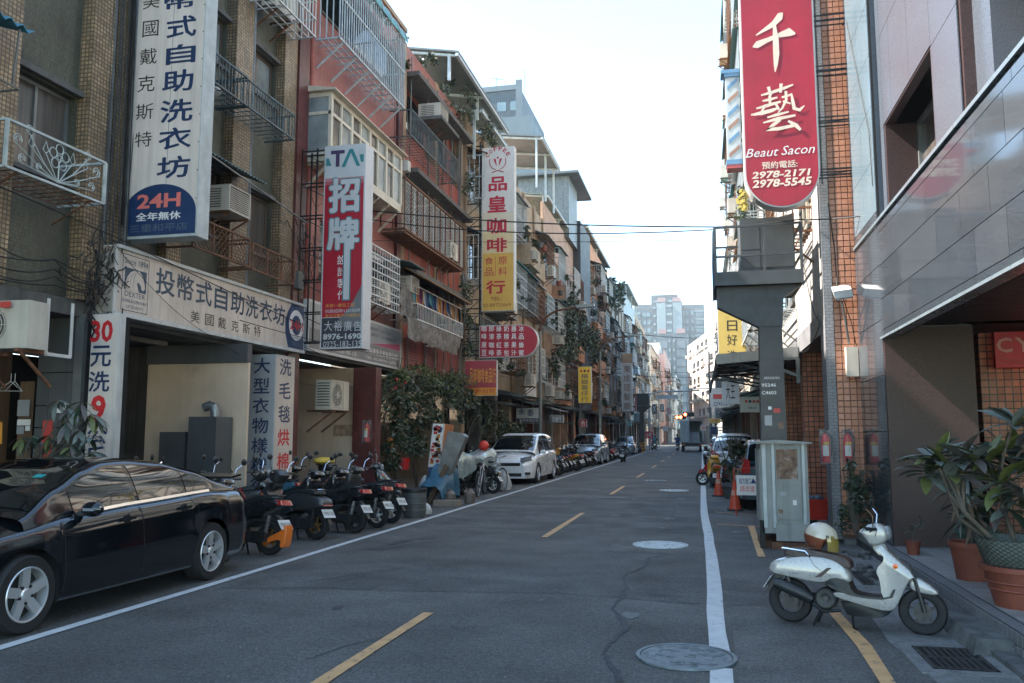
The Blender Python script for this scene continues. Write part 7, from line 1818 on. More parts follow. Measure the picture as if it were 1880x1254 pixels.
# the left rows: rear end towards the road
sport = scooter('black sporty scooter with an orange rear wheel guard just behind the black sedan','sport')
sport.location = (-5.72,10.45,0);sport.rotation_euler = (rad(5),0,rad(172))
for o in [sport]+list(sport.children_recursive):
    if o.data:
        for i,m in enumerate(o.data.materials):
            if m and m.name == 'scoot_white':o.data.materials[i] = MATS['scoot_black']
mat('guard_orange',(.75,.17,.02),.35,var=.05,coat=.3)
og = part('wheel_guard',puff(MB(),smoothpoly([(-.29,.30),(-.27,.12),(-.20,.10),(-.22,.22),(.0,.17),(.05,.12),(.08,.16),(-.05,.26),(-.2,.32),(-.26,.40),(-.28,.40)],1),.075,.95),MATS['guard_orange'],sport,world=False,smooth=True)
retro0 = dup(hero,label='dark grey retro scooter with long black seat, second from the sedan');retro0.location = (-5.85,12.1,0);retro0.rotation_euler = (rad(4),0,rad(165));retro0.scale = (1,)*3
def recol(r,sw):
    for o in r.children_recursive:
        if o.data and any(m and m.name in sw for m in o.data.materials):
            key = (o.data.name,tuple(sorted(sw.items())))
            if key not in SWAPPED:
                d = o.data.copy()
                for i,m in enumerate(d.materials):
                    if m and m.name in sw:d.materials[i] = MATS[sw[m.name]]
                SWAPPED[key] = d
            o.data = SWAPPED[key]
recol(retro0,{'scoot_white':'scoot_grey','seat_brown':'plastic_black','alloy':'gold_rim'})
row = 'scooters parked along the left kerb';sport['group'] = row;retro0['group'] = row
def pscoot(x,y,rz,label,style,paint,lean=4,group=row,z=0):
    src = sport_c if style == 's' else hero
    r = dup(src,(x,y,z),label=label,group=group);r.rotation_euler = (rad(lean),0,rad(rz));r.scale = (RN.uniform(.96,1.03),)*3
    recol(r,{'scoot_white':paint,'scoot_black':paint,**({'seat_brown':'plastic_black'} if style != 's' else {}),'gold_rim':RN.choice(['gold_rim','alloy','engine_metal'])});return r
sport_c = dup(sport,(0,0,-50));[bpy.data.objects.remove(o) for o in list(sport_c.children_recursive) if o.name.startswith('wheel_guard')]
near = [(-7.35,10.7,190,'s','scoot_black','black scooter of the back row just left of the post sign'),(-7.05,12.35,186,'s','scoot_grey','grey scooter of the back row in front of the post sign'),(-6.95,14.95,172,'s','scoot_black','black scooter of the back row before the stained panel'),
    (-5.62,13.05,168,'s','scoot_black','black scooter with a dark tail, third from the sedan'),(-5.55,13.85,166,'s','scoot_black','plain black scooter with a square plate, fourth from the sedan'),
    (-5.6,14.65,165,'s','scoot_grey','grey tailed scooter nearest the big plastic barrel'),(-7.4,11.6,200,'r','scoot_blue','blue-green scooter in the back row beside the post sign'),
    (-7.2,13.0,160,'s','scoot_black','black scooter of the back row, second from the post sign'),(-7.5,14.4,175,'s','scoot_blue','dull blue scooter of the back row by the potted plants'),(-7.0,15.8,150,'r','scoot_grey','small grey scooter with round lamp behind the plastic barrel'),
    (-7.9,12.3,20,'r','scoot_black','black scooter facing the road beside the post sign'),(-7.6,16.6,10,'s','scoot_black','dark scooter facing the road in front of the partition wall')]
for x,y,rz,st,p,lab in near:pscoot(x,y,rz,lab,st,p)
ords = ['first','second','third','fourth','fifth','sixth','seventh','eighth','ninth','tenth','eleventh','twelfth','thirteenth','fourteenth','fifteenth','sixteenth','seventeenth','eighteenth','nineteenth','twentieth']
def srow(y0,n,dy,lab,x=-5.75,rz=170):
    for i in range(n):
        p = RN.choice(['scoot_black','scoot_black','scoot_grey','scoot_black','scoot_white','scoot_blue','scoot_grey','scoot_black','scoot_black','scoot_red','scoot_grey','scoot_black','scoot_black','scoot_yellow'])
        pscoot(x+RN.uniform(-.15,.15),y0+dy*i+RN.uniform(-.08,.08),rz+RN.uniform(-8,8),'%s %s scooter %s' % (ords[i],{'scoot_black':'black','scoot_grey':'grey','scoot_red':'red','scoot_white':'white','scoot_blue':'blue','scoot_yellow':'yellow'}[p],lab),RN.choice('srs'),p)
srow(32.3,14,.92,'from the white people carrier in the row beyond it');srow(51.0,12,1.15,'beyond the silver people carrier towards the striped post');srow(73.5,8,1.3,'past the pale car near the crossing')
srow(32.8,9,1.4,'of the inner row behind the white people carrier',-7.3)
for i,(x,y,rz,p,lab) in enumerate(((.35,26.3,95,'scoot_yellow','yellow tailed scooter at the right kerb beside the potted stalks'),(1.4,25.2,60,'scoot_black','dark scooter squeezed between white hatchback and stalks'),(.5,43.5,80,'scoot_black','black scooter ahead of the white cars on the right'),(.3,46,100,'scoot_grey','grey scooter near the truck on the right'),(.6,48,85,'scoot_black','another black scooter next to the grey one near the truck'),(1.2,27.5,170,'scoot_red','red scooter behind the yellow tailed one'))):
    pscoot(x,y,rz,lab,'r' if i % 2 else 's',p,group='scooters parked along the right kerb')
pscoot(4.6,9.6,200,'dark blue scooter in the entrance behind the potted plants','r','scoot_black',group='scooters parked along the right kerb',z=.2)
pscoot(-7.7,6.6,120,'dark scooter half out of the photo behind the sedan roof','r','scoot_black')
for o in list(sport_c.children_recursive)+[sport_c]:bpy.data.objects.remove(o)

# ------------------------------------------------------------ riders and the truck far down the road
mat('skin',(.35,.2,.14),.6,var=0)
def rider(x,y,rz,label,jacket,paint,helmet):
    s = pscoot_src(x,y,rz,'scooter under the %s' % label.split(' heading')[0].split(' by the')[0],paint)
    t = thing('person',label,'person',(x,y,0),rotz=rad(rz))
    V = [(-.02,0,.80),(.10,0,1.02),(.16,0,1.28),(.18,0,1.40),(.20,0,1.50),(.20,0,1.60),(.16,.2,1.32),(.34,.27,1.12),(.60,.24,1.06),(.16,-.2,1.32),(.34,-.27,1.12),(.60,-.24,1.06),(.05,.11,.80),(.42,.15,.76),(.50,.13,.38),(.60,.13,.34),(.05,-.11,.80),(.42,-.15,.76),(.50,-.13,.38),(.60,-.13,.34)]
    E_ = [(0,1),(1,2),(2,3),(3,4),(4,5),(2,6),(6,7),(7,8),(2,9),(9,10),(10,11),(0,12),(12,13),(13,14),(14,15),(0,16),(16,17),(17,18),(18,19)]
    rs = [.15,.16,.17,.06,.09,.07,.08,.055,.035]+[.08,.055,.035]+[.10,.08,.05,.045]*2
    me = bpy.data.meshes.new('body');me.from_pydata(V,E_,[]);me.materials.append(MATS[jacket]);o = put('body',me,t)
    o.modifiers.new('skin','SKIN')
    for i,r in enumerate(rs):me.skin_vertices[0].data[i].radius = (r,r*(1.15 if i < 3 else 1))
    me.skin_vertices[0].data[0].use_root = True
    m = o.modifiers.new('sub','SUBSURF');m.levels = m.render_levels = 1
    part('helmet',MB().ball((.19,0,1.60),.14,8,sc=(1.1,1,1)),MATS[helmet],t,world=False,smooth=True);part('face',MB().ball((.25,0,1.55),.09,6),MATS['skin'],t,world=False,smooth=True)
def pscoot_src(x,y,rz,lab,paint):
    r = dup(hero,(x-.35*math.cos(rad(rz)),y-.35*math.sin(rad(rz)),0),label=lab,group='scooters being ridden');r.rotation_euler = (0,0,rad(rz));r.scale = (1,)*3;recol(r,{'scoot_white':paint,'seat_brown':'plastic_black'});return r
rider(-2.5,86.5,90,'rider in a dark jacket heading away beside the truck','cloth_1','scoot_black','car_trim')
rider(-5.1,90.5,75,'rider in a light blue top by the left kerb at the crossing','cloth_4','scoot_black','cloth_6')
pscoot(-4.75,50.6,88,'lone black scooter at the lane edge just past the silver people carrier','s' if False else 'r','scoot_black',group='scooters parked along the left kerb')
tk = thing('box_truck','pale box truck with one rear door open stopped ahead on the right','truck',(-1.05,84,0))
ty = 84.0
part('box',MB().box(-2.15,0.0,ty,ty+4.4,.85,.93).box(-2.15,-2.08,ty,ty+4.4,.93,3.0).box(-.07,0,ty,ty+4.4,.93,3.0).box(-2.15,0,ty,ty+4.4,3.0,3.07).box(-2.08,-.07,ty+4.3,ty+4.4,.93,3.0),mat('truck_pale',(.40,.45,.46),.6,var=.1,streak=.3),tk)
part('door',MB().box(-2.12,-1.25,ty-.06,ty-.01,.93,3.0),MATS['truck_pale'],tk);part('door',MB().box(.02,.08,ty-.9,ty,.93,3.0),MATS['truck_pale'],tk)
part('cargo',MB().box(-1.2,-.3,ty+1.2,ty+2.4,.93,1.9),MATS['cloth_6'],tk)
part('chassis',MB().box(-2.0,-.15,ty+.1,ty+6.5,.55,.84).box(-2.0,-.15,ty,ty+.08,.5,.62),MATS['car_trim'],tk)
part('cab',MB().prism([(-2.1,ty+4.5,.5),(-2.1,ty+6.3,.5),(-2.1,ty+6.2,1.3),(-2.1,ty+5.9,2.1),(-2.1,ty+4.5,2.1)],(2.05,0,0)),MATS['car_white'],tk)
for yy in (ty+.9,ty+5.4):
    for x in (-1.95,-.25):w_ = part('wheel',MB().lathe([(.001,-.1),(.36,-.1),(.38,0),(.36,.1),(.001,.1)],(x,yy,.38),'y',18).xf(Matrix.Translation((x,yy,0)) @ Matrix.Rotation(rad(90),4,'Z') @ Matrix.Translation((-x,-yy,0))),MATS['rubber'],tk)
for x in (-1.95,-.35):part('tail_lamp',MB().box(x,x+.2,ty-.03,ty-.001,.62,.74),MATS['tail_lens'],tk)
# ------------------------------------------------------------ plants
mat('leaf_dark',(.022,.040,.026),.45,var=.35,scale=3,col2=(.05,.08,.03),mix2=.6,m2scale=2.5,m2edge=(.45,.65));mat('leaf_mid',(.045,.07,.025),.5,var=.35,scale=2.5,col2=(.10,.11,.04),mix2=.7,m2scale=2,m2edge=(.45,.65))
mat('leaf_grey',(.15,.18,.165),.5,var=.25,scale=6,col2=(.07,.10,.07),mix2=.7,m2scale=5,m2edge=(.5,.65));mat('leaf_olive',(.10,.12,.035),.5,var=.3,scale=6);mat('leaf_back',(.10,.09,.085),.6,var=.2,scale=5)
mat('leaf_brown',(.10,.065,.035),.7,var=.4,scale=4);mat('leaf_yellow',(.25,.20,.03),.5,var=.2);mat('stem',(.10,.085,.065),.8,var=.3,scale=8,bump=.3);mat('flower_red',(.5,.02,.04),.6,var=.1)
mat('terracotta',(.22,.06,.035),.65,var=.2,scale=5,streak=.4);mat('pot_green',(.05,.09,.08),.5,var=.15);mat('pot_grey',(.075,.08,.078),.6,var=.2,streak=.3);mat('net_green',(.05,.055,.045),.8,var=.4,scale=30);mat('soil',(.03,.022,.016),.95,var=.3,scale=20)
def leaf_mesh(L,w,m,fold=.25,curl=.25,name='leaf',n=5):
    V = [];
    for i in range(n+1):
        t = i/n;ww = w/2*math.sin(math.pi*min(1,t*.96+.04)) ** .75;x = L*t;z =-curl*L*t*t
        V += [(x,ww,z+fold*ww),(x,0,z),(x,-ww,z+fold*ww)]
    F = [f for i in range(n) for f in ((3*i,3*i+1,3*i+4,3*i+3),(3*i+1,3*i+2,3*i+5,3*i+4))]
    return MB().add(V,F).mesh(name,MATS[m],True,180)
def rosette(par,tip,n,meshes,spread=(15,75),size=(.8,1.15),base=None,up=Vector((0,0,1))):
    base = base or wloc(par)
    for i in range(n):
        o = put('leaf',RN.choice(meshes),par);a = 2.4*i+RN.uniform(-.3,.3);el = rad(RN.uniform(*spread));s = RN.uniform(*size)
        o.location = Vector(tip)-base+Vector((0,0,-.02*(i % 4)));o.rotation_euler = (RN.uniform(-.3,.3),-el,a);o.scale = (s,s,s)
def pot(par,x,y,z,r,h,m,rim=True,name='pot'):
    mb = MB().lathe([(.001,0),(r*.72,0),(r*.95,h*.88),(r*1.05,h*.88),(r*1.05,h),(r*.92,h),(r*.9,h*.9),(.001,h*.9)],(x,y,z),'z',28)
    p = part(name,mb,MATS[m],par,smooth=True,angle=30);part('soil',MB().lathe([(.001,h*.905),(r*.9,h*.905)],(x,y,z),'z',16),MATS['soil'],par)
    return p
big = [leaf_mesh(.30,.085,m) for m in ('leaf_grey','leaf_grey','leaf_dark','leaf_olive','leaf_back')]+[leaf_mesh(.26,.10,'leaf_grey',.15,.35),leaf_mesh(.32,.075,'leaf_olive',.3,.1)]
PY = .22
# the frangipani in its large terracotta pot, grey-green leaf whorls on bare branches
q = onZ(1862,1118,PY);fx,fy = q.x+.12,q.y+.12
fp = thing('potted_plant','large plant with bare grey branches and broad grey leaves in the biggest terracotta pot','potted plant',(fx,fy,PY))
p_ = pot(fp,fx,fy,PY,.30,.33,'terracotta')
mb = MB()
for k in range(2):mb.lathe([(.250+.02*k,.13+.06*k),(.262+.02*k,.14+.06*k),(.256+.02*k,.15+.06*k)],(fx,fy,PY),'z',28)
part('pot_ridge',mb,MATS['terracotta'],p_,smooth=True)
mb = MB()
for i in range(36):
    a = 2*math.pi*i/36
    for z in range(7):r0_,r1_ = .27+.012*z,.27+.012*(z+1);mb.bar((fx+r0_*math.cos(a),fy+r0_*math.sin(a),PY+.33+.035*z),(fx+r1_*math.cos(a+.17),fy+r1_*math.sin(a+.17),PY+.33+.035*(z+1)),.006).bar((fx+r0_*math.cos(a+.17),fy+r0_*math.sin(a+.17),PY+.33+.035*z),(fx+r1_*math.cos(a),fy+r1_*math.sin(a),PY+.33+.035*(z+1)),.006)
part('netting',mb,MATS['net_green'],p_,kind='stuff')
part('net_cloth',MB().lathe([(.262,0),(.345,.20),(.340,.20),(.255,.0)],(fx,fy,PY+.34),'z',24),MATS['leaf_grey'],p_)
def branch(par,pts,r0,r1,name='branch'):
    k = len(pts);part(name,MB().tube(pts,[r0+(r1-r0)*i/(k-1) for i in range(k)],8),MATS['stem'],par,smooth=True)
b0 = Vector((fx,fy,PY+.34))
tips = [(1716,838),(1745,865),(1790,835),(1812,842),(1840,812),(1860,775),(1872,860),(1835,880),(1765,838),(1880,905),(1850,925),(1700,862),(1905,790),(1930,850)]
forks = [onY(1770,940,fy-.05),onY(1830,900,fy),onY(1812,1000,fy)]
branch(fp,[b0,b0.lerp(forks[0],.5)+Vector((0,0,-.02)),forks[0]],.024,.018);branch(fp,[b0,b0.lerp(forks[1],.5),forks[1]],.022,.016);branch(fp,[b0+Vector((.03,0,0)),b0+Vector((.2,0,.25)),b0+Vector((.35,.05,.55))],.02,.014)
branch(fp,[b0+Vector((-.02,.02,0)),onY(1760,950,fy+.1),onY(1725,860,fy+.05)],.018,.012)
for i,(x,y) in enumerate(tips):
    t_ = onY(x,y,fy+RN.uniform(-.25,.35));f_ = forks[0] if x < 1790 else forks[1]
    branch(fp,[f_,f_.lerp(t_,.5)+Vector((0,0,.03)),t_],.014,.009);rosette(fp,t_,13,big,(-30,60),(.8,1.25))
# dracaena in the smaller pot, narrow dark leaves
q = onZ(1790,1072,PY);dx,dy = q.x+.05,q.y+.25
dp = thing('potted_plant','bushy plant of narrow dark and purplish leaves in the middle terracotta pot','potted plant',(dx,dy,PY));pot(dp,dx,dy,PY,.19,.36,'terracotta')
nar = [leaf_mesh(.34,.035,m,.3,.5,n=4) for m in ('leaf_dark','leaf_dark','leaf_brown','leaf_grey')]
for k in range(5):
    tp = Vector((dx+RN.uniform(-.12,.12),dy+RN.uniform(-.1,.1),PY+.62+.13*k));branch(dp,[(dx,dy,PY+.33),tp],.016,.010);rosette(dp,tp,16,nar,(-30,60),(.7,1.25))
gp = thing('potted_plant','drooping broad leaved plant in a dark green ribbed pot','potted plant',(2.62,9.3,PY));pot(gp,2.64,9.3,PY,.19,.46,'pot_green')
for k in range(3):tp = Vector((2.62+.07*(k-1),9.25,PY+.62+.06*k));branch(gp,[(2.62,9.3,PY+.4),tp],.013,.008);rosette(gp,tp,7,big[:3],(-60,20),(.7,1.0))
sp = thing('potted_plant','tiny bonsai-like shrub in a small terracotta pot against the granite pier','potted plant',(2.47,10.85,PY));q = onZ(1677,1018,PY);sx_,sy_ = q.x,q.y;sp.location = (sx_,sy_,PY)
pot(sp,sx_,sy_,PY,.085,.15,'terracotta');small = [leaf_mesh(.055,.03,m,.2,.1,n=2) for m in ('leaf_dark','leaf_mid','leaf_grey')]
branch(sp,[(sx_,sy_,PY+.13),(sx_+.01,sy_,PY+.25)],.008,.006)
for k in range(9):tp = Vector((sx_+RN.uniform(-.13,.13),sy_+RN.uniform(-.1,.1),PY+RN.uniform(.28,.42)));branch(sp,[(sx_+.01,sy_,PY+.24),tp],.004,.002);rosette(sp,tp,7,small,(-20,70),(.7,1.1))
# blossom stems by the frangipani
# leafy mass generator: thousands of small leaves, several shades
def mass(mb,c,rx,ry,rz,n,s,droop=.3,nm=3,hollow=.35):
    for _ in range(n):
        while True:
            v = Vector((RN.uniform(-1,1),RN.uniform(-1,1),RN.uniform(-1,1)))
            if hollow < v.length < 1:break
        v = Vector((c[0]+v.x*rx,c[1]+v.y*ry,c[2]+v.z*rz));d = Vector((RN.uniform(-1,1),RN.uniform(-1,1),RN.uniform(-.8,.6)-droop)).normalized()
        w = d.cross(Vector((RN.uniform(-1,1),RN.uniform(-1,1),RN.uniform(-1,1)))).normalized();l = s*RN.uniform(.6,1.4);k = l*RN.uniform(.18,.3);nn = d.cross(w)*k*.5
        mb.add([v,v+d*l*.5+w*k+nn,v+d*l,v+d*l*.5-w*k+nn],[(0,1,2),(0,2,3)],RN.choices(range(nm),[5,3,1,1][:nm])[0])
LT = lambda:[MATS[m] for m in ('leaf_crest','leaf_mid','leaf_dark','leaf_brown')]
mat('leaf_crest',(.15,.17,.06),.5,var=.3,scale=3)
LM = ['leaf_dark','leaf_mid','leaf_brown','leaf_grey'];LMM = lambda:[MATS[m] for m in LM]
def shrub(name,label,cat,blobs,s,loc,stems=(),pots=(),group=None,nm=4,lm=None):
    t = thing(name,label,cat,loc,group=group);mb = MB()
    for c,r,n in blobs:
        r = r if isinstance(r,tuple) else (r,r,r)
        for _ in range(max(1,n // 60)):          # clumps, so the outline stays uneven
            o = Vector((RN.uniform(-1,1)*r[0]*.75,RN.uniform(-1,1)*r[1]*.75,RN.uniform(-1,1)*r[2]*.75));q = RN.uniform(.25,.5);mass(mb,Vector(c)+o,r[0]*q,r[1]*q,r[2]*q,60,s,nm=nm)
    f = part('foliage',mb,(lm or LMM)(),t);f['kind'] = 'stuff'
    if stems:
        mb = MB()
        for a in stems:mb.tube(a,[.02]*(len(a)-1)+[.008],5)
        part('stem',mb,MATS['stem'],t)
    for p in pots:pot(t,*p)
    return t
def sprays(c,n,h,sp):return [[Vector(c),Vector(c)+Vector((RN.uniform(-sp,sp)*.5,RN.uniform(-sp,sp)*.5,h*.5)),Vector(c)+Vector((RN.uniform(-sp,sp),RN.uniform(-sp,sp),h))] for _ in range(n)]
# schefflera beside the pillar sign on the left
q = Vector((-8.15,8.9,.1));t = thing('potted_plant','umbrella-leaved potted tree in a red pot in front of the pillar sign','potted plant',q)
pot(t,q.x-.25,q.y,.1,.22,1.05,'terracotta');pal = [leaf_mesh(.20,.06,m,.1,.5,n=4) for m in ('leaf_back','leaf_grey','leaf_dark','leaf_olive')]
for i,(x,y) in enumerate(((105,735),(125,750),(150,738),(168,760),(120,775),(145,790),(90,800),(60,800),(40,802),(130,815),(165,800),(180,765),(112,830),(150,830),(170,830))):
    tp = onY(x,y,8.75+RN.uniform(-.25,.25));branch(t,[q+Vector((-.1,0,.9)),(q+Vector((-.1,0,.9))).lerp(tp,.6)+Vector((0,0,.06)),tp],.012,.006);rosette(t,tp,9,pal,(-55,10),(.8,1.2))
# vines over the end of the red house, the biggest green mass of the left side
VX = lambda x,y,X=-7.6:onX(x,y,X)
shrub('climbing_vine','lighter green creeper crest spilling over the top of the dark vine','vine',[(VX(735,698),(.45,1.1,.3),480),(VX(785,692),(.5,1.5,.32),660),(VX(830,700),(.55,1.6,.35),600),(VX(868,712),(.5,1.2,.45),420)],.11,(-7.7,23,3),lm=LT)
bl = [(VX(730,715),(.5,1.2,.4),600),(VX(790,718),(.5,1.5,.35),700),(VX(840,728),(.55,1.6,.35),500),(VX(735,760),(.45,1.1,.7),780),(VX(795,755),(.45,1.3,.5),540),(VX(735,830),(.45,.9,.5),540),(VX(770,800),(.35,.7,.6),240),(VX(850,750),(.3,.8,.4),240)]
v1 = shrub('climbing_vine','dense hanging vine swallowing the shopfront at the end of the red house','vine',bl,.15,(-7.7,22,0),sprays((-7.9,20.9,0),6,3.6,.6)+sprays((-7.9,22.6,0),5,3.4,.6)+sprays((-7.9,24.2,0),4,3.2,.6))
mb = MB()
for i in range(36):
    p = VX(RN.uniform(700,880),RN.uniform(690,730),RN.uniform(-7.6,-7.1));pts = [p];
    for k in range(5):p = p+Vector((RN.uniform(-.04,.04),RN.uniform(-.04,.04),-RN.uniform(.08,.22)));pts.append(p);mass(mb,p,.06,.06,.08,7,.07,nm=4,hollow=0)
    mb.tube(pts,.006,4,2)
o = part('hanging_shoots',mb,LMM(),v1);o['kind'] = 'stuff'
part('blossom',(lambda m_:[m_.ball(VX(RN.uniform(720,770),RN.uniform(690,720),-7.2),.035,3) for _ in range(3)] and m_)(MB()),MATS['flower_red'],v1)
bl = [(onX(930,800,-7.4),(.5,1.6,.7),900),(onX(905,775,-7.5),(.4,1.0,.7),500),(onX(950,820,-7.2),(.4,1.2,.5),500)]
shrub('hedge_plants','tall untrimmed bushes between the shop board and the white people carrier','bush',bl,.16,(-7.4,26.5,0),sprays((-7.5,26,0),8,2.2,.7))
shrub('potted_plant','fern-like potted plants on the ground in front of the partition wall','potted plant',[(onZ(665,880)+Vector((-.5,0,.45)),(.45,.6,.35),420),(onZ(700,880)+Vector((-.3,0,.5)),(.4,.5,.35),300)],.13,(-7.9,17.5,0),pots=[(-7.9,17.6,.1,.2,.3,'terracotta'),(-7.6,18.4,0,.18,.28,'pot_grey')])
q = onX(1090,640,-7.4)
shrub('climbing_vine','vine cascading down the orange house onto the shop canopies','vine',[(onX(1040,610,-7.4),(.6,2.2,1.6),900),(onX(1075,615,-7.3),(.7,3.5,1.6),900),(onX(1045,560,-7.5),(.5,2,1.2),500),(onX(1095,640,-7.2),(.7,4.5,1.3),900),(onX(1030,655,-7.4),(.5,1.8,1.2),500)],.24,(-7.4,52,0),sprays((-7.6,49,0),5,8,1))
tr_ = onX(1130,545,-7.9)
shrub('roof_tree','small tree standing on the roof terrace above the weathered house','tree',[(onX(1128,545,-7.8),(1.4,5.5,1.1),700),(onX(1120,528,-8.2),(1.2,3,.8),300),(onX(1112,560,-7.8),(1.0,3.5,.8),400)],.34,(-7.9,80,14.6),[[Vector((-8.4,80,14.4)),Vector((-8.2,80,16)),Vector((-7.6,82,18.6))],[Vector((-8.4,80,15.4)),Vector((-8.2,77,17)),Vector((-7.8,76,18.2))]],nm=2)
shrub('roof_plants','weeds and shrubs hanging off the roof edge of the red house','plants',[(onX(790,115,-8.3),(.3,.9,.25),120),(onX(815,135,-8.3),(.3,.7,.3),120),(onX(845,190,-8.0),(.5,1.2,.7),420),(onX(850,175,-8.1),(.4,.8,.6),240),(onX(735,68,-8.4),(.3,.5,.2),80),(onX(750,130,-8.1),(.15,.3,.25),60)],.14,(-8.2,27,12),sprays((-8.3,27.6,11),6,2.6,.8))
shrub('roof_plants','straggly creepers around the coffee sign lattice','plants',[(onX(900,250,-7.6),(.4,1.2,.8),300),(onX(862,335,-7.9),(.3,.6,.5),160),(onX(855,560,-7.8),(.3,.6,.8),240),(onX(862,610,-7.8),(.3,.6,.8),240),(onX(870,690,-7.6),(.3,.5,.6),200)],.14,(-7.9,29,8))
shrub('bush','dark leafy bush at the foot of the orange tiled pier','bush',[((2.10,12.95,.62),(.26,.22,.45),700),((2.08,12.9,1.05),(.16,.15,.25),200)],.075,(2.1,12.9,.2),sprays((2.1,12.95,.2),10,.9,.2),nm=4)
q = onZ(1345,915)
st = shrub('potted_plant','pot of tall dry stalks and cactus beside the traffic cones','potted plant',[((q.x+.2,q.y,1.35),(.35,.3,.45),360),((q.x-.1,q.y,.9),(.2,.2,.3),140)],.13,(q.x,q.y,0),sprays((q.x,q.y,.3),14,1.25,.35),[(q.x,q.y,0,.27,.34,'pot_grey')])
for (p,s,nm,fl,b) in FL[:46]:
    s *= (.8 if p[1] < 60 else 1.3);dn = Vector(p);g = shrub('balcony_plant','leafy plant on %s floor of %s, %s bay' % (fl,nm,b),'plant',[(dn,(s*.6,s,s*.7),120 if p[1] < 60 else 60)],.14 if p[1] < 60 else .3,dn-Vector((0,0,s*.5)),group='plants on the balconies')
shrub('roof_plants','yellow flowering plant hanging from the right hand cages','plants',[(onX(1362,365,1.1),(.2,.5,.45),180)],.12,onX(1362,380,1.1),nm=2)
for i,m in enumerate(('leaf_yellow',)):o = single('yellow_flowers',(lambda m_:[m_.ball(onX(RN.uniform(1354,1370),RN.uniform(350,385),RN.uniform(.9,1.1)),.06,3) for _ in range(22)] and m_)(MB()),MATS[m],'cluster of bright yellow blossoms left of the crimson sign','flowers');o['kind'] = 'stuff'

# ------------------------------------------------------------ clutter between the vines and the people carrier
q = onZ(760,950);bx_ = thing('barrel','big grey-green plastic barrel with a black rim at the end of the first scooter row','barrel',q)
part('body',MB().lathe([(.001,0),(.20,0),(.235,.12),(.24,.45),(.225,.50)],q,'z',24),MATS['pot_grey'],bx_,smooth=True);part('rim',MB().lathe([(.225,.49),(.25,.50),(.25,.56),(.22,.57),(.001,.52)],q,'z',24),MATS['car_trim'],bx_)
for i in range(3):part('hoop',MB().lathe([(.238,.14+.12*i),(.246,.155+.12*i),(.238,.17+.12*i)],q,'z',24),MATS['pot_grey'],bx_)
mat('bag_white',(.50,.50,.48),.4,var=.25,scale=14,col2=(.30,.10,.05),mix2=.4,m2scale=9,m2edge=(.6,.65));mat('tarp_blue',(.035,.12,.19),.5,var=.35,scale=5,bump=.5,bscale=14);mat('wrap_grey',(.17,.175,.17),.35,var=.3,scale=4,bump=.9,bscale=9);mat('silver_sheet',(.34,.42,.42),.3,metal=.3,var=.2,scale=5,bump=.9,bscale=7);mat('cardboard',(.25,.20,.15),.8,var=.2);mat('jug_brown',(.13,.10,.08),.5,var=.2)
def drape(name,label,cat,path,w,drop,m,seed=1,closed=False,z0=.05):
    """cloth thrown over a ridge of points: hangs down both sides in folds"""
    rr_ = random.Random(seed);P = [Vector(p) for p in path];n = len(P)*4;V = [];K = 15
    for i in range(n+1):
        f = i/n*(len(P)-1);a = min(int(f),len(P)-2);c = P[a].lerp(P[a+1],f-a);d = (P[a+1]-P[a]);d.z = 0;d.normalize();s = Vector((-d.y,d.x,0));dr = drop(i/n) if callable(drop) else drop
        for k in range(K):
            t = (k-K // 2)/(K // 2);at = abs(t);e = w*min(1,at*2.2)*.5;z = c.z-dr*max(0,at-.3)/.7
            fold = (.11*math.sin(i*1.1)+.05*math.sin(i*2.7+k))*max(0,at-.2);v = c+s*((e+fold)*(1 if t > 0 else-1) if t else 0)+d*.03*math.sin(k*2.3+i);V.append((v.x,v.y,max(z0,z+rr_.uniform(-.012,.012))))
    o = single(name,MB().add(V,[(i*K+k,i*K+k+1,(i+1)*K+k+1,(i+1)*K+k) for i in range(n) for k in range(K-1)]),MATS[m],label,cat,smooth=True);return o
def bag(x,y,r,h,m,label,name='bag'):
    mb = MB();n = 12;V = []
    for i in range(7):
        t = i/6;rr_ = r*(1,1.08,1.05,.95,.8,.5,.12)[i]
        for j in range(n):a = 2*math.pi*j/n;q_ = rr_*(1+.12*math.sin(j*2.7+i));V.append((x+q_*math.cos(a),y+q_*math.sin(a),h*t+.01))
    mb.add(V,[(i*n+j,i*n+(j+1) % n,(i+1)*n+(j+1) % n,(i+1)*n+j) for i in range(6) for j in range(n)]+[tuple(range(6*n,7*n))]);return single(name,mb,MATS[m],label,'bag',smooth=True)
q = onZ(780,945);bag(q.x,q.y,.13,.24,'bag_white','crumpled white plastic bag on the road beside the barrel');q = onZ(782,922);bag(q.x-.1,q.y+.2,.17,.62,'bag_white','tall printed white sack leaning behind the barrel')
q = onZ(800,930);single('wooden_beam',MB().box(q.x-.1,q.x+.5,q.y+.1,q.y+.35,0,.13),MATS['cardboard'],'block of pale timber on the ground before the wrapped board','timber')
for i,(x,y,lab) in enumerate(((826,927,'left brown ceramic jug on the asphalt by the lane line'),(862,925,'right brown ceramic jug on the asphalt by the lane line'))):
    q = onZ(x,y);single('jug',MB().lathe([(.001,0),(.115,0),(.125,.05),(.125,.25),(.08,.31),(.05,.33),(.05,.36),(.001,.36)],q,'z',18),MATS['jug_brown'],lab,'jug','pair of brown jugs',smooth=True)
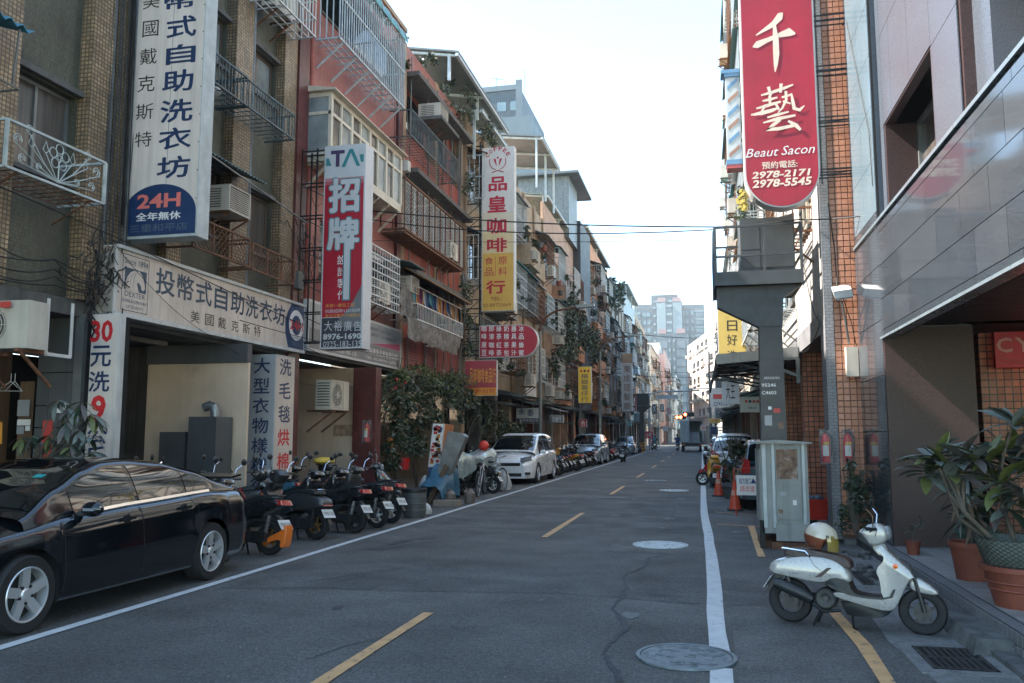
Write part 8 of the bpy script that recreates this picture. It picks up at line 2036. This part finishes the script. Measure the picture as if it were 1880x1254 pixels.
# wrapped board leaning to the right, poster stand, planks
Yw = 19.2;w_ = lambda x,y,Y=Yw:onY(x,y,Y)
single('wrapped_board',MB().prism([w_(788,925),w_(800,930),w_(855,802),w_(848,796),w_(822,792)],(0,.28,0)),MATS['wrap_grey'],'tall board wrapped in dull silver plastic leaning over the parked scooter','board')
single('wooden_plank',MB().prism([w_(778,930,19.0),w_(788,932,19.0),w_(822,858,19.0),w_(816,852,19.0)],(0,.06,0)),MATS['wood_dark'],'brown plank leaning under the wrapped board','plank')
pst = thing('poster_stand','leaning stand with a narrow colourful food poster amid the vines','poster stand',w_(800,900,20.4))
part('board',MB().prism([w_(786,857,20.4),w_(807,857,20.4),w_(815,778,20.4),w_(795,778,20.4)],(0,.25,0)),MATS['letter_white'],pst);part('side_panel',MB().prism([w_(807,857,20.5),w_(822,850,20.5),w_(829,780,20.5),w_(815,778,20.5)],(0,.2,0)),mat('orange_board',(.40,.13,.04),.6,var=.1),pst)
for i in range(40):
    y = RN.uniform(782,853);x = 790+(857-y)*.10+RN.uniform(0,14);a_ = w_(x,y,20.39);s = RN.uniform(.02,.055);part('picture',MB().box(a_.x-s,a_.x+s,20.385,20.388,a_.z-s*.7,a_.z+s*.7),MATS[RN.choice(['cloth_0','cloth_7','cloth_1','letter_red','gold','letter_blue','leaf_mid'])],pst)
single('storage_box',MB().box(w_(788,890,20.4).x,w_(808,890,20.4).x,20.3,20.6,0,w_(800,857,20.4).z-.02),MATS['cloth_1'],'dark navy box under the food poster','box')
pscoot(*(lambda v:(v.x,v.y))(onZ(812,915)),80,'shabby black scooter parked against the wrapped board','s0' and 'r','scoot_black')
pscoot(*(lambda v:(v.x,v.y))(onZ(905,906)),172,'scooter mostly hidden by the blue tarpaulin with its fat rear tyre showing','r','scoot_black')
a_,b_ = onZ(848,905),onZ(905,905)
drape('tarpaulin','crumpled blue tarpaulin tied over a scooter beside the jugs','tarpaulin',[(-6.2,18.6,.42),(-6.15,19.1,.66),(-6.2,19.7,.92),(-6.25,20.2,.86)],.62,lambda t:.62+.2*t,'tarp_blue',2)
drape('silver_cover','shiny silver cover thrown over the bicycles in front of the white people carrier','cover',[(-6.4,20.6,1.0),(-6.3,21.2,1.16),(-6.25,22.0,1.05),(-6.15,22.8,1.12),(-6.1,23.5,1.22)],.62,lambda t:.45+.22*math.sin(t*9),'silver_sheet',5)
q = onZ(898,905);single('cardboard_sheet',MB().obox((-6.7,20.2,1.13),(.65,.0,.1),(0,.9,.03),(0,0,.012)),MATS['cardboard'],'flat grey-brown cardboard laid on top of the blue tarpaulin','cardboard')
single('red_ball',MB().ball((-6.1,23.2,1.30),.15,8),MATS['crate_red'],'red round helmet sitting on the silver cover','helmet',smooth=True)
mat('rim_steel',(.35,.34,.33),.3,metal=.8,var=.1)
def bicycle(x,y,rz,label,paint='rust_streaked'):
    t = thing('bicycle',label,'bicycle',(x,y,0),rotz=rad(rz),group='bicycles under the silver cover');R = .33
    for cx in (0,1.05):
        w = part('wheel',MB().tube([(cx+R*math.cos(a),0,R+R*math.sin(a)) for a in [2*math.pi*i/28 for i in range(28)]],.018,6,closed=True),MATS['rubber'],t,world=False,smooth=True);mb = MB().tube([(cx+.305*math.cos(a),0,R+.305*math.sin(a)) for a in [2*math.pi*i/28 for i in range(28)]],.010,5,closed=True)
        for k in range(18):a = 2*math.pi*k/18;mb.bar((cx,.02*(-1) ** k,R),(cx+.3*math.cos(a),0,R+.3*math.sin(a)),.003)
        part('rim',mb,MATS['rim_steel'],w,world=False)
    mb = MB().tube([(0,0,R),(.42,0,.30),(.34,0,.78)],.014,6).tube([(0,0,R),(.36,0,.68)],.01,6).tube([(.42,0,.30),(.88,0,.82)],.016,6).tube([(.35,0,.70),(.88,0,.82)],.015,6).tube([(.85,0,.92),(.90,0,.75),(1.05,0,R)],.013,6)
    part('frame',mb,MATS[paint],t,world=False);part('saddle',MB().ball((.32,0,.86),.11,5,sc=(1.2,.7,.4)),MATS['car_trim'],t,world=False);part('handlebar',MB().tube([(.72,-.26,1.0),(.85,-.2,1.02),(.86,0,.95),(.85,.2,1.02),(.72,.26,1.0)],.012,6),MATS['chrome'],t,world=False)
bicycle(-5.75,21.3,95,'bicycle under the near half of the silver cover','cloth_6');bicycle(-5.85,22.5,78,'pinkish bicycle whose front wheel shows beside the people carrier bumper','rail_white');bicycle(-6.3,21.8,100,'second bicycle deeper under the silver cover','scoot_black')
bag(-5.7,24.0,.2,.6,'bag_white','tall white sack standing against the people carrier bumper')
t = thing('bucket_mop','red bucket with a red dustpan handle in front of the post sign','bucket',(-7.35,13.2,0));q = onZ(462,935);t.location = (q.x,q.y,0)
part('bucket',MB().lathe([(.001,.35),(.12,.35),(.15,.72),(.16,.72),(.001,.66)],(q.x,q.y,0),'z',16),MATS['ext_red'],t);part('stand',MB().box(q.x-.12,q.x+.12,q.y-.12,q.y+.12,0,.34),MATS['car_trim'],t);part('handle',MB().bar((q.x+.05,q.y,.65),(q.x+.34,q.y+.1,1.15),.025),MATS['ext_red'],t)
single('bucket',MB().lathe([(.001,0),(.13,0),(.16,.30),(.17,.30),(.001,.28)],VX(741,862,-7.55),'z',16),MATS['ext_red'],'red bucket among the vine stems','bucket')
mat('lantern_orange',(.7,.22,.02),.6,var=.1);single('paper_lantern',MB().ball(VX(716,815,-7.75),.12,6,sc=(.8,.8,1.5)),MATS['lantern_orange'],'orange paper lantern glimpsed through the vine','lantern',smooth=True)
yl = VX(595,846,-7.6);single('rain_cover',MB().ball(yl,.26,7,sc=(.8,1.2,.3)),MATS['label_yellow'],'yellow rain cover on top of a back row scooter','cover',smooth=True)
sl2 = VX(578,850,-7.9);single('plant_weeds',(lambda m_:mass(m_,(-6.3,9.75,.12),.18,.25,.12,160,.14,nm=4) or m_)(MB()),LMM(),'weeds in a dented pot behind the sedan rear bumper','plants')['kind'] = 'stuff'
bag(-6.1,9.75,.17,.3,'pot_grey','dented grey pot half hidden behind the sedan bumper','plant_pot')

# ------------------------------------------------------------ far left edge of the photo: air unit, hanger, notices
AY = 8.6;t = ac('c',(onY(62,799,8.3).x-.46,8.3,onY(30,640,8.2).z),'large cream condenser on a perforated steel frame at the left edge of the photo',rad(-88),group='air conditioners on the street fronts',scale=1.05)
fr2 = thing('condenser_stand','perforated steel angle frame carrying the large condenser at the left edge','frame',(-8.0,8.6,2.2));mb = MB()
a1,a2,a3 = onY(-20,630,8.55),onY(84,650,8.55),onY(90,548,8.55)
mb.bar(a1,a2,.045,.01).bar(a2,a3,.045,.012).bar(a2+Vector((0,.4,0)),a3+Vector((0,.4,0)),.045,.012).bar(a2,a2+Vector((0,.4,0)),.04);part('angle_bar',mb,MATS['white_metal'],fr2)
part('badge',MB().box(onY(40,0,8.1).x,onY(58,0,8.1).x,8.09,8.1,onY(50,563,8.1).z,onY(50,552,8.1).z),MATS['letter_red'],fr2)
hg = thing('wire_hanger','empty wire hangers dangling at the left edge behind the potted tree','hanger',onY(20,720,9));mb = MB();c0 = onY(20,700,9)
for dx in (0,.06):mb.tube([c0+Vector((dx,0,.1)),c0+Vector((dx,0,.0)),c0+Vector((dx-.2,dx,-.12)),c0+Vector((dx+.18,-dx,-.13)),c0+Vector((dx,0,.0))],.005,4)
part('wire',mb,MATS['white_metal'],hg)
single('blue_cloth',MB().box(onY(-20,0,9.4).x,onY(15,0,9.4).x,9.4,9.45,onY(0,860,9.4).z,onY(0,749,9.4).z),mat('cloth_navy',(.05,.07,.15),.8,var=.2),'navy cloth hanging at the extreme left edge','cloth');single('yellow_pole',MB().bar(onY(1,775,8.9),onY(0,815,8.9),.03),MATS['hazard_yellow'],'short yellow pole at the extreme left edge','pole')
nb_ = thing('notice_board','brown board with white paper notices beside the clad pillar','notice board',onY(45,800,9.9));Yn = 9.9
def nb(x0,y0,x1,y1,m,nm='notice',dy=.0):a_,c_ = onY(x0,y1,Yn),onY(x1,y0,Yn);part(nm,MB().box(a_.x,c_.x,Yn-dy-.01,Yn-dy,a_.z,c_.z),MATS[m],nb_)
nb(24,700,62,880,'wood_dark','board',-.03);nb(32,734,56,764,'board_light');nb(32,770,57,781,'letter_white');nb(31,783,45,797,'board_light');nb(47,782,56,791,'letter_white')

# ------------------------------------------------------------ traffic cones and the road works board
mat('cone_red',(.55,.07,.03),.5,var=.12,scale=8);mat('cone_band',(.60,.30,.22),.4,var=.1)
def cone(px,py,label,sc=1.):
    q = onZ(px,py);t = thing('traffic_cone',label,'traffic cone',q,group='traffic cones on the right',scale=sc)
    part('base',MB().box(-.17,.17,-.17,.17,0,.03),MATS['rubber'],t,world=False);part('body',MB().lathe([(.13,.03),(.028,.62),(.02,.63),(.001,.63)],n=20),MATS['cone_red'],t,world=False,smooth=True)
    part('band',MB().lathe([(.0815,.32),(.0615,.43)],n=20),MATS['cone_band'],t,world=False,smooth=True)
cone(1350,937,'nearer red traffic cone beside the road works board',1.0);cone(1320,911,'farther red traffic cone by the white lane line',1.05)
wb2,Ywb = None,17.6
t = thing('works_board','white road works board with blue and red print in a red tube frame','board',onY(1370,930,Ywb));a_,c_ = onY(1353,909,Ywb),onY(1391,873,Ywb)
part('panel',MB().box(a_.x,c_.x,Ywb,Ywb+.02,a_.z,c_.z),MATS['letter_white'],t)
part('frame',MB().tube([(a_.x-.02,Ywb,0),(a_.x-.05,Ywb,c_.z+.12),(c_.x+.05,Ywb,c_.z+.16),(c_.x+.05,Ywb,0)],.016,6),MATS['cone_red'],t)
part('lettering',text('前方施工',(a_.x+.05,Ywb-.004,c_.z-.17),((c_.x-a_.x)*.58,0,0),(0,0,.12),.01),MATS['letter_blue'],t);part('lettering',text('請改道',(a_.x+.06,Ywb-.004,a_.z+.07),((c_.x-a_.x)*.7,0,0),(0,0,.12),.01),MATS['salmon'],t);part('arrow',MB().prism([(c_.x-.14,Ywb-.004,c_.z-.16),(c_.x-.03,Ywb-.004,c_.z-.16),(c_.x-.09,Ywb-.004,c_.z-.05)],(0,.002,0)),MATS['letter_blue'],t)
single('site_bucket',MB().ball((onZ(1335,905).x+.5,21.0,.35),.22,6,sc=(1,1,1.2)),MATS['pot_grey'],'dark round bin between the cones and the blue hatchback','bin',smooth=True)
# air: one closed box of pale haze round everything
hz = bpy.data.materials.new('haze');hz.use_nodes = True;nt = hz.node_tree;nt.nodes.clear();ov = nt.nodes.new('ShaderNodeOutputMaterial');pv = nt.nodes.new('ShaderNodeVolumePrincipled')
pv.inputs['Density'].default_value = .0005;pv.inputs['Color'].default_value = (.86,.94,1,1);pv.inputs['Anisotropy'].default_value = .2;nt.links.new(pv.outputs[0],ov.inputs['Volume'])
o = put('haze',MB().box(-160,160,-45,500,-2.6,60).mesh('haze',hz));o['kind'] = 'stuff'
# ------------------------------------------------------------ small wear and clutter that the street is full of
mat('sticker_a',(.55,.5,.1),.6,var=.2);mat('panel_line',(.12,.12,.115),.7,var=0)
# panel seams, decal and key cover on the white scooter
for s in (1,-1):
    for pts in ([(470,535),(500,600),(560,655),(640,700)],[(1045,560),(1110,600),(1180,640),(1240,720)],[(690,845),(850,880),(1080,905)]):
        part('panel_seam',MB().tube([(hp(u,v)[0],s*.1585,hp(u,v)[1]) for u,v in pts],.0022,4),MATS['panel_line'],hero,world=False)
part('brake_cable',MB().tube([(hp(900,340)[0],-.2,hp(900,340)[1]),(hp(960,300)[0],-.14,hp(960,260)[1]),(hp(1010,330)[0],-.125,hp(1010,330)[1]),(hp(985,430)[0],-.11,hp(985,430)[1])],.005,5),MATS['wire'],hero,world=False)
part('decal',text('Like',(hp(300,690)[0],-.1575,hp(300,672)[1]),(.09,0,0),(0,0,.022),.0),MATS['panel_line'],hero,world=False)
# bills and stickers on the post, cabinet and pillars
for (x,z,w,h,m) in ((.96,1.75,.11,.16,'board_light'),(1.10,1.95,.10,.07,'letter_red'),(1.02,2.0,.05,.05,'letter_white'),(1.16,1.7,.08,.1,'notice_rust')):
    part('pasted_bill',MB().box(x,x+w,13.744,13.7485,z,z+h),MATS[m],tr)
for (x,z,w,h,m) in ((1.05,.75,.08,.05,'board_light'),(1.22,.62,.05,.07,'letter_white'),(1.02,.5,.06,.06,'notice_rust')):
    part('pasted_bill',MB().box(x,x+w,12.522,12.527,z,z+h),MATS[m],cb)
for (x,z,w,h,m) in ((-8.75,1.3,.16,.5,'letter_red'),(-8.5,1.05,.12,.17,'board_light'),(-8.6,1.9,.2,.14,'letter_white')):
    part('pasted_bill',MB().box(x,x+w,9.692,9.6965,z,z+h),MATS[m],gf)
# rivets and rust specks along the big sign edges
mb = MB()
for k in range(14):
    for x in (bx0+.02,bx1-.02):z = bz+.1+k*.42;mb.box(x-.008,x+.008,Yv-.012,Yv-.007,z,z+.016)
o = part('rivet',mb,MATS['rusty'],lv);o['kind'] = 'stuff'
# pipes, meters and small boxes on the shaded walls of the first two houses
for i,(u,z,w,h,m) in enumerate(((15.45,4.6,.25,.35,'grey_metal'),(22.0,5.1,.3,.4,'ac_cream'),(27.7,6.8,.3,.4,'grey_metal'),(21.8,9.1,.25,.3,'white_metal'))):
    part('meter_box',LF.box(MB(),u,u+w,z,z+h,.06,.2),MATS[m],b1 if u < 15.6 else b2)
mb = MB()
for i in range(10):
    u = RN.uniform(22,28);mb.tube([LF.p(u,3.5,.1),LF.p(u+RN.uniform(-.1,.1),6,.08+RN.uniform(0,.3)),LF.p(u+RN.uniform(-.3,.3),9,.1),LF.p(u,12.7,.1)],RN.choice([.012,.02,.03]),5)
part('wall_pipes',mb,MATS['grey_metal'],b2,kind='stuff')
for i in range(12):
    u = RN.uniform(28.5,54);z = RN.uniform(4,12);part('hanging_pot',MB().lathe([(.001,0),(.12,0),(.16,.26),(.001,.24)],LF.p(u,z,RN.uniform(.5,.8)),'z',10),MATS[RN.choice(['terracotta','pot_grey'])],h3 if u < 43.5 else h4)
# fallen leaves and scraps in the right gutter
mb = MB()
for i in range(46):
    x,y = RN.uniform(1.45,2.12),RN.uniform(5.6,12.5);a = RN.uniform(0,3);s = RN.uniform(.01,.026)
    mb.add([(x-s*math.cos(a),y-s*math.sin(a),.014),(x+s*.4*math.sin(a),y-s*.4*math.cos(a),.024),(x+s*math.cos(a),y+s*math.sin(a),.014),(x-s*.4*math.sin(a),y+s*.4*math.cos(a),.02)],[(0,1,2,3)])
struct('fallen_leaves',mb,MATS['leaf_brown'],kind='stuff')
recol(hero,{'alloy':'engine_metal'})
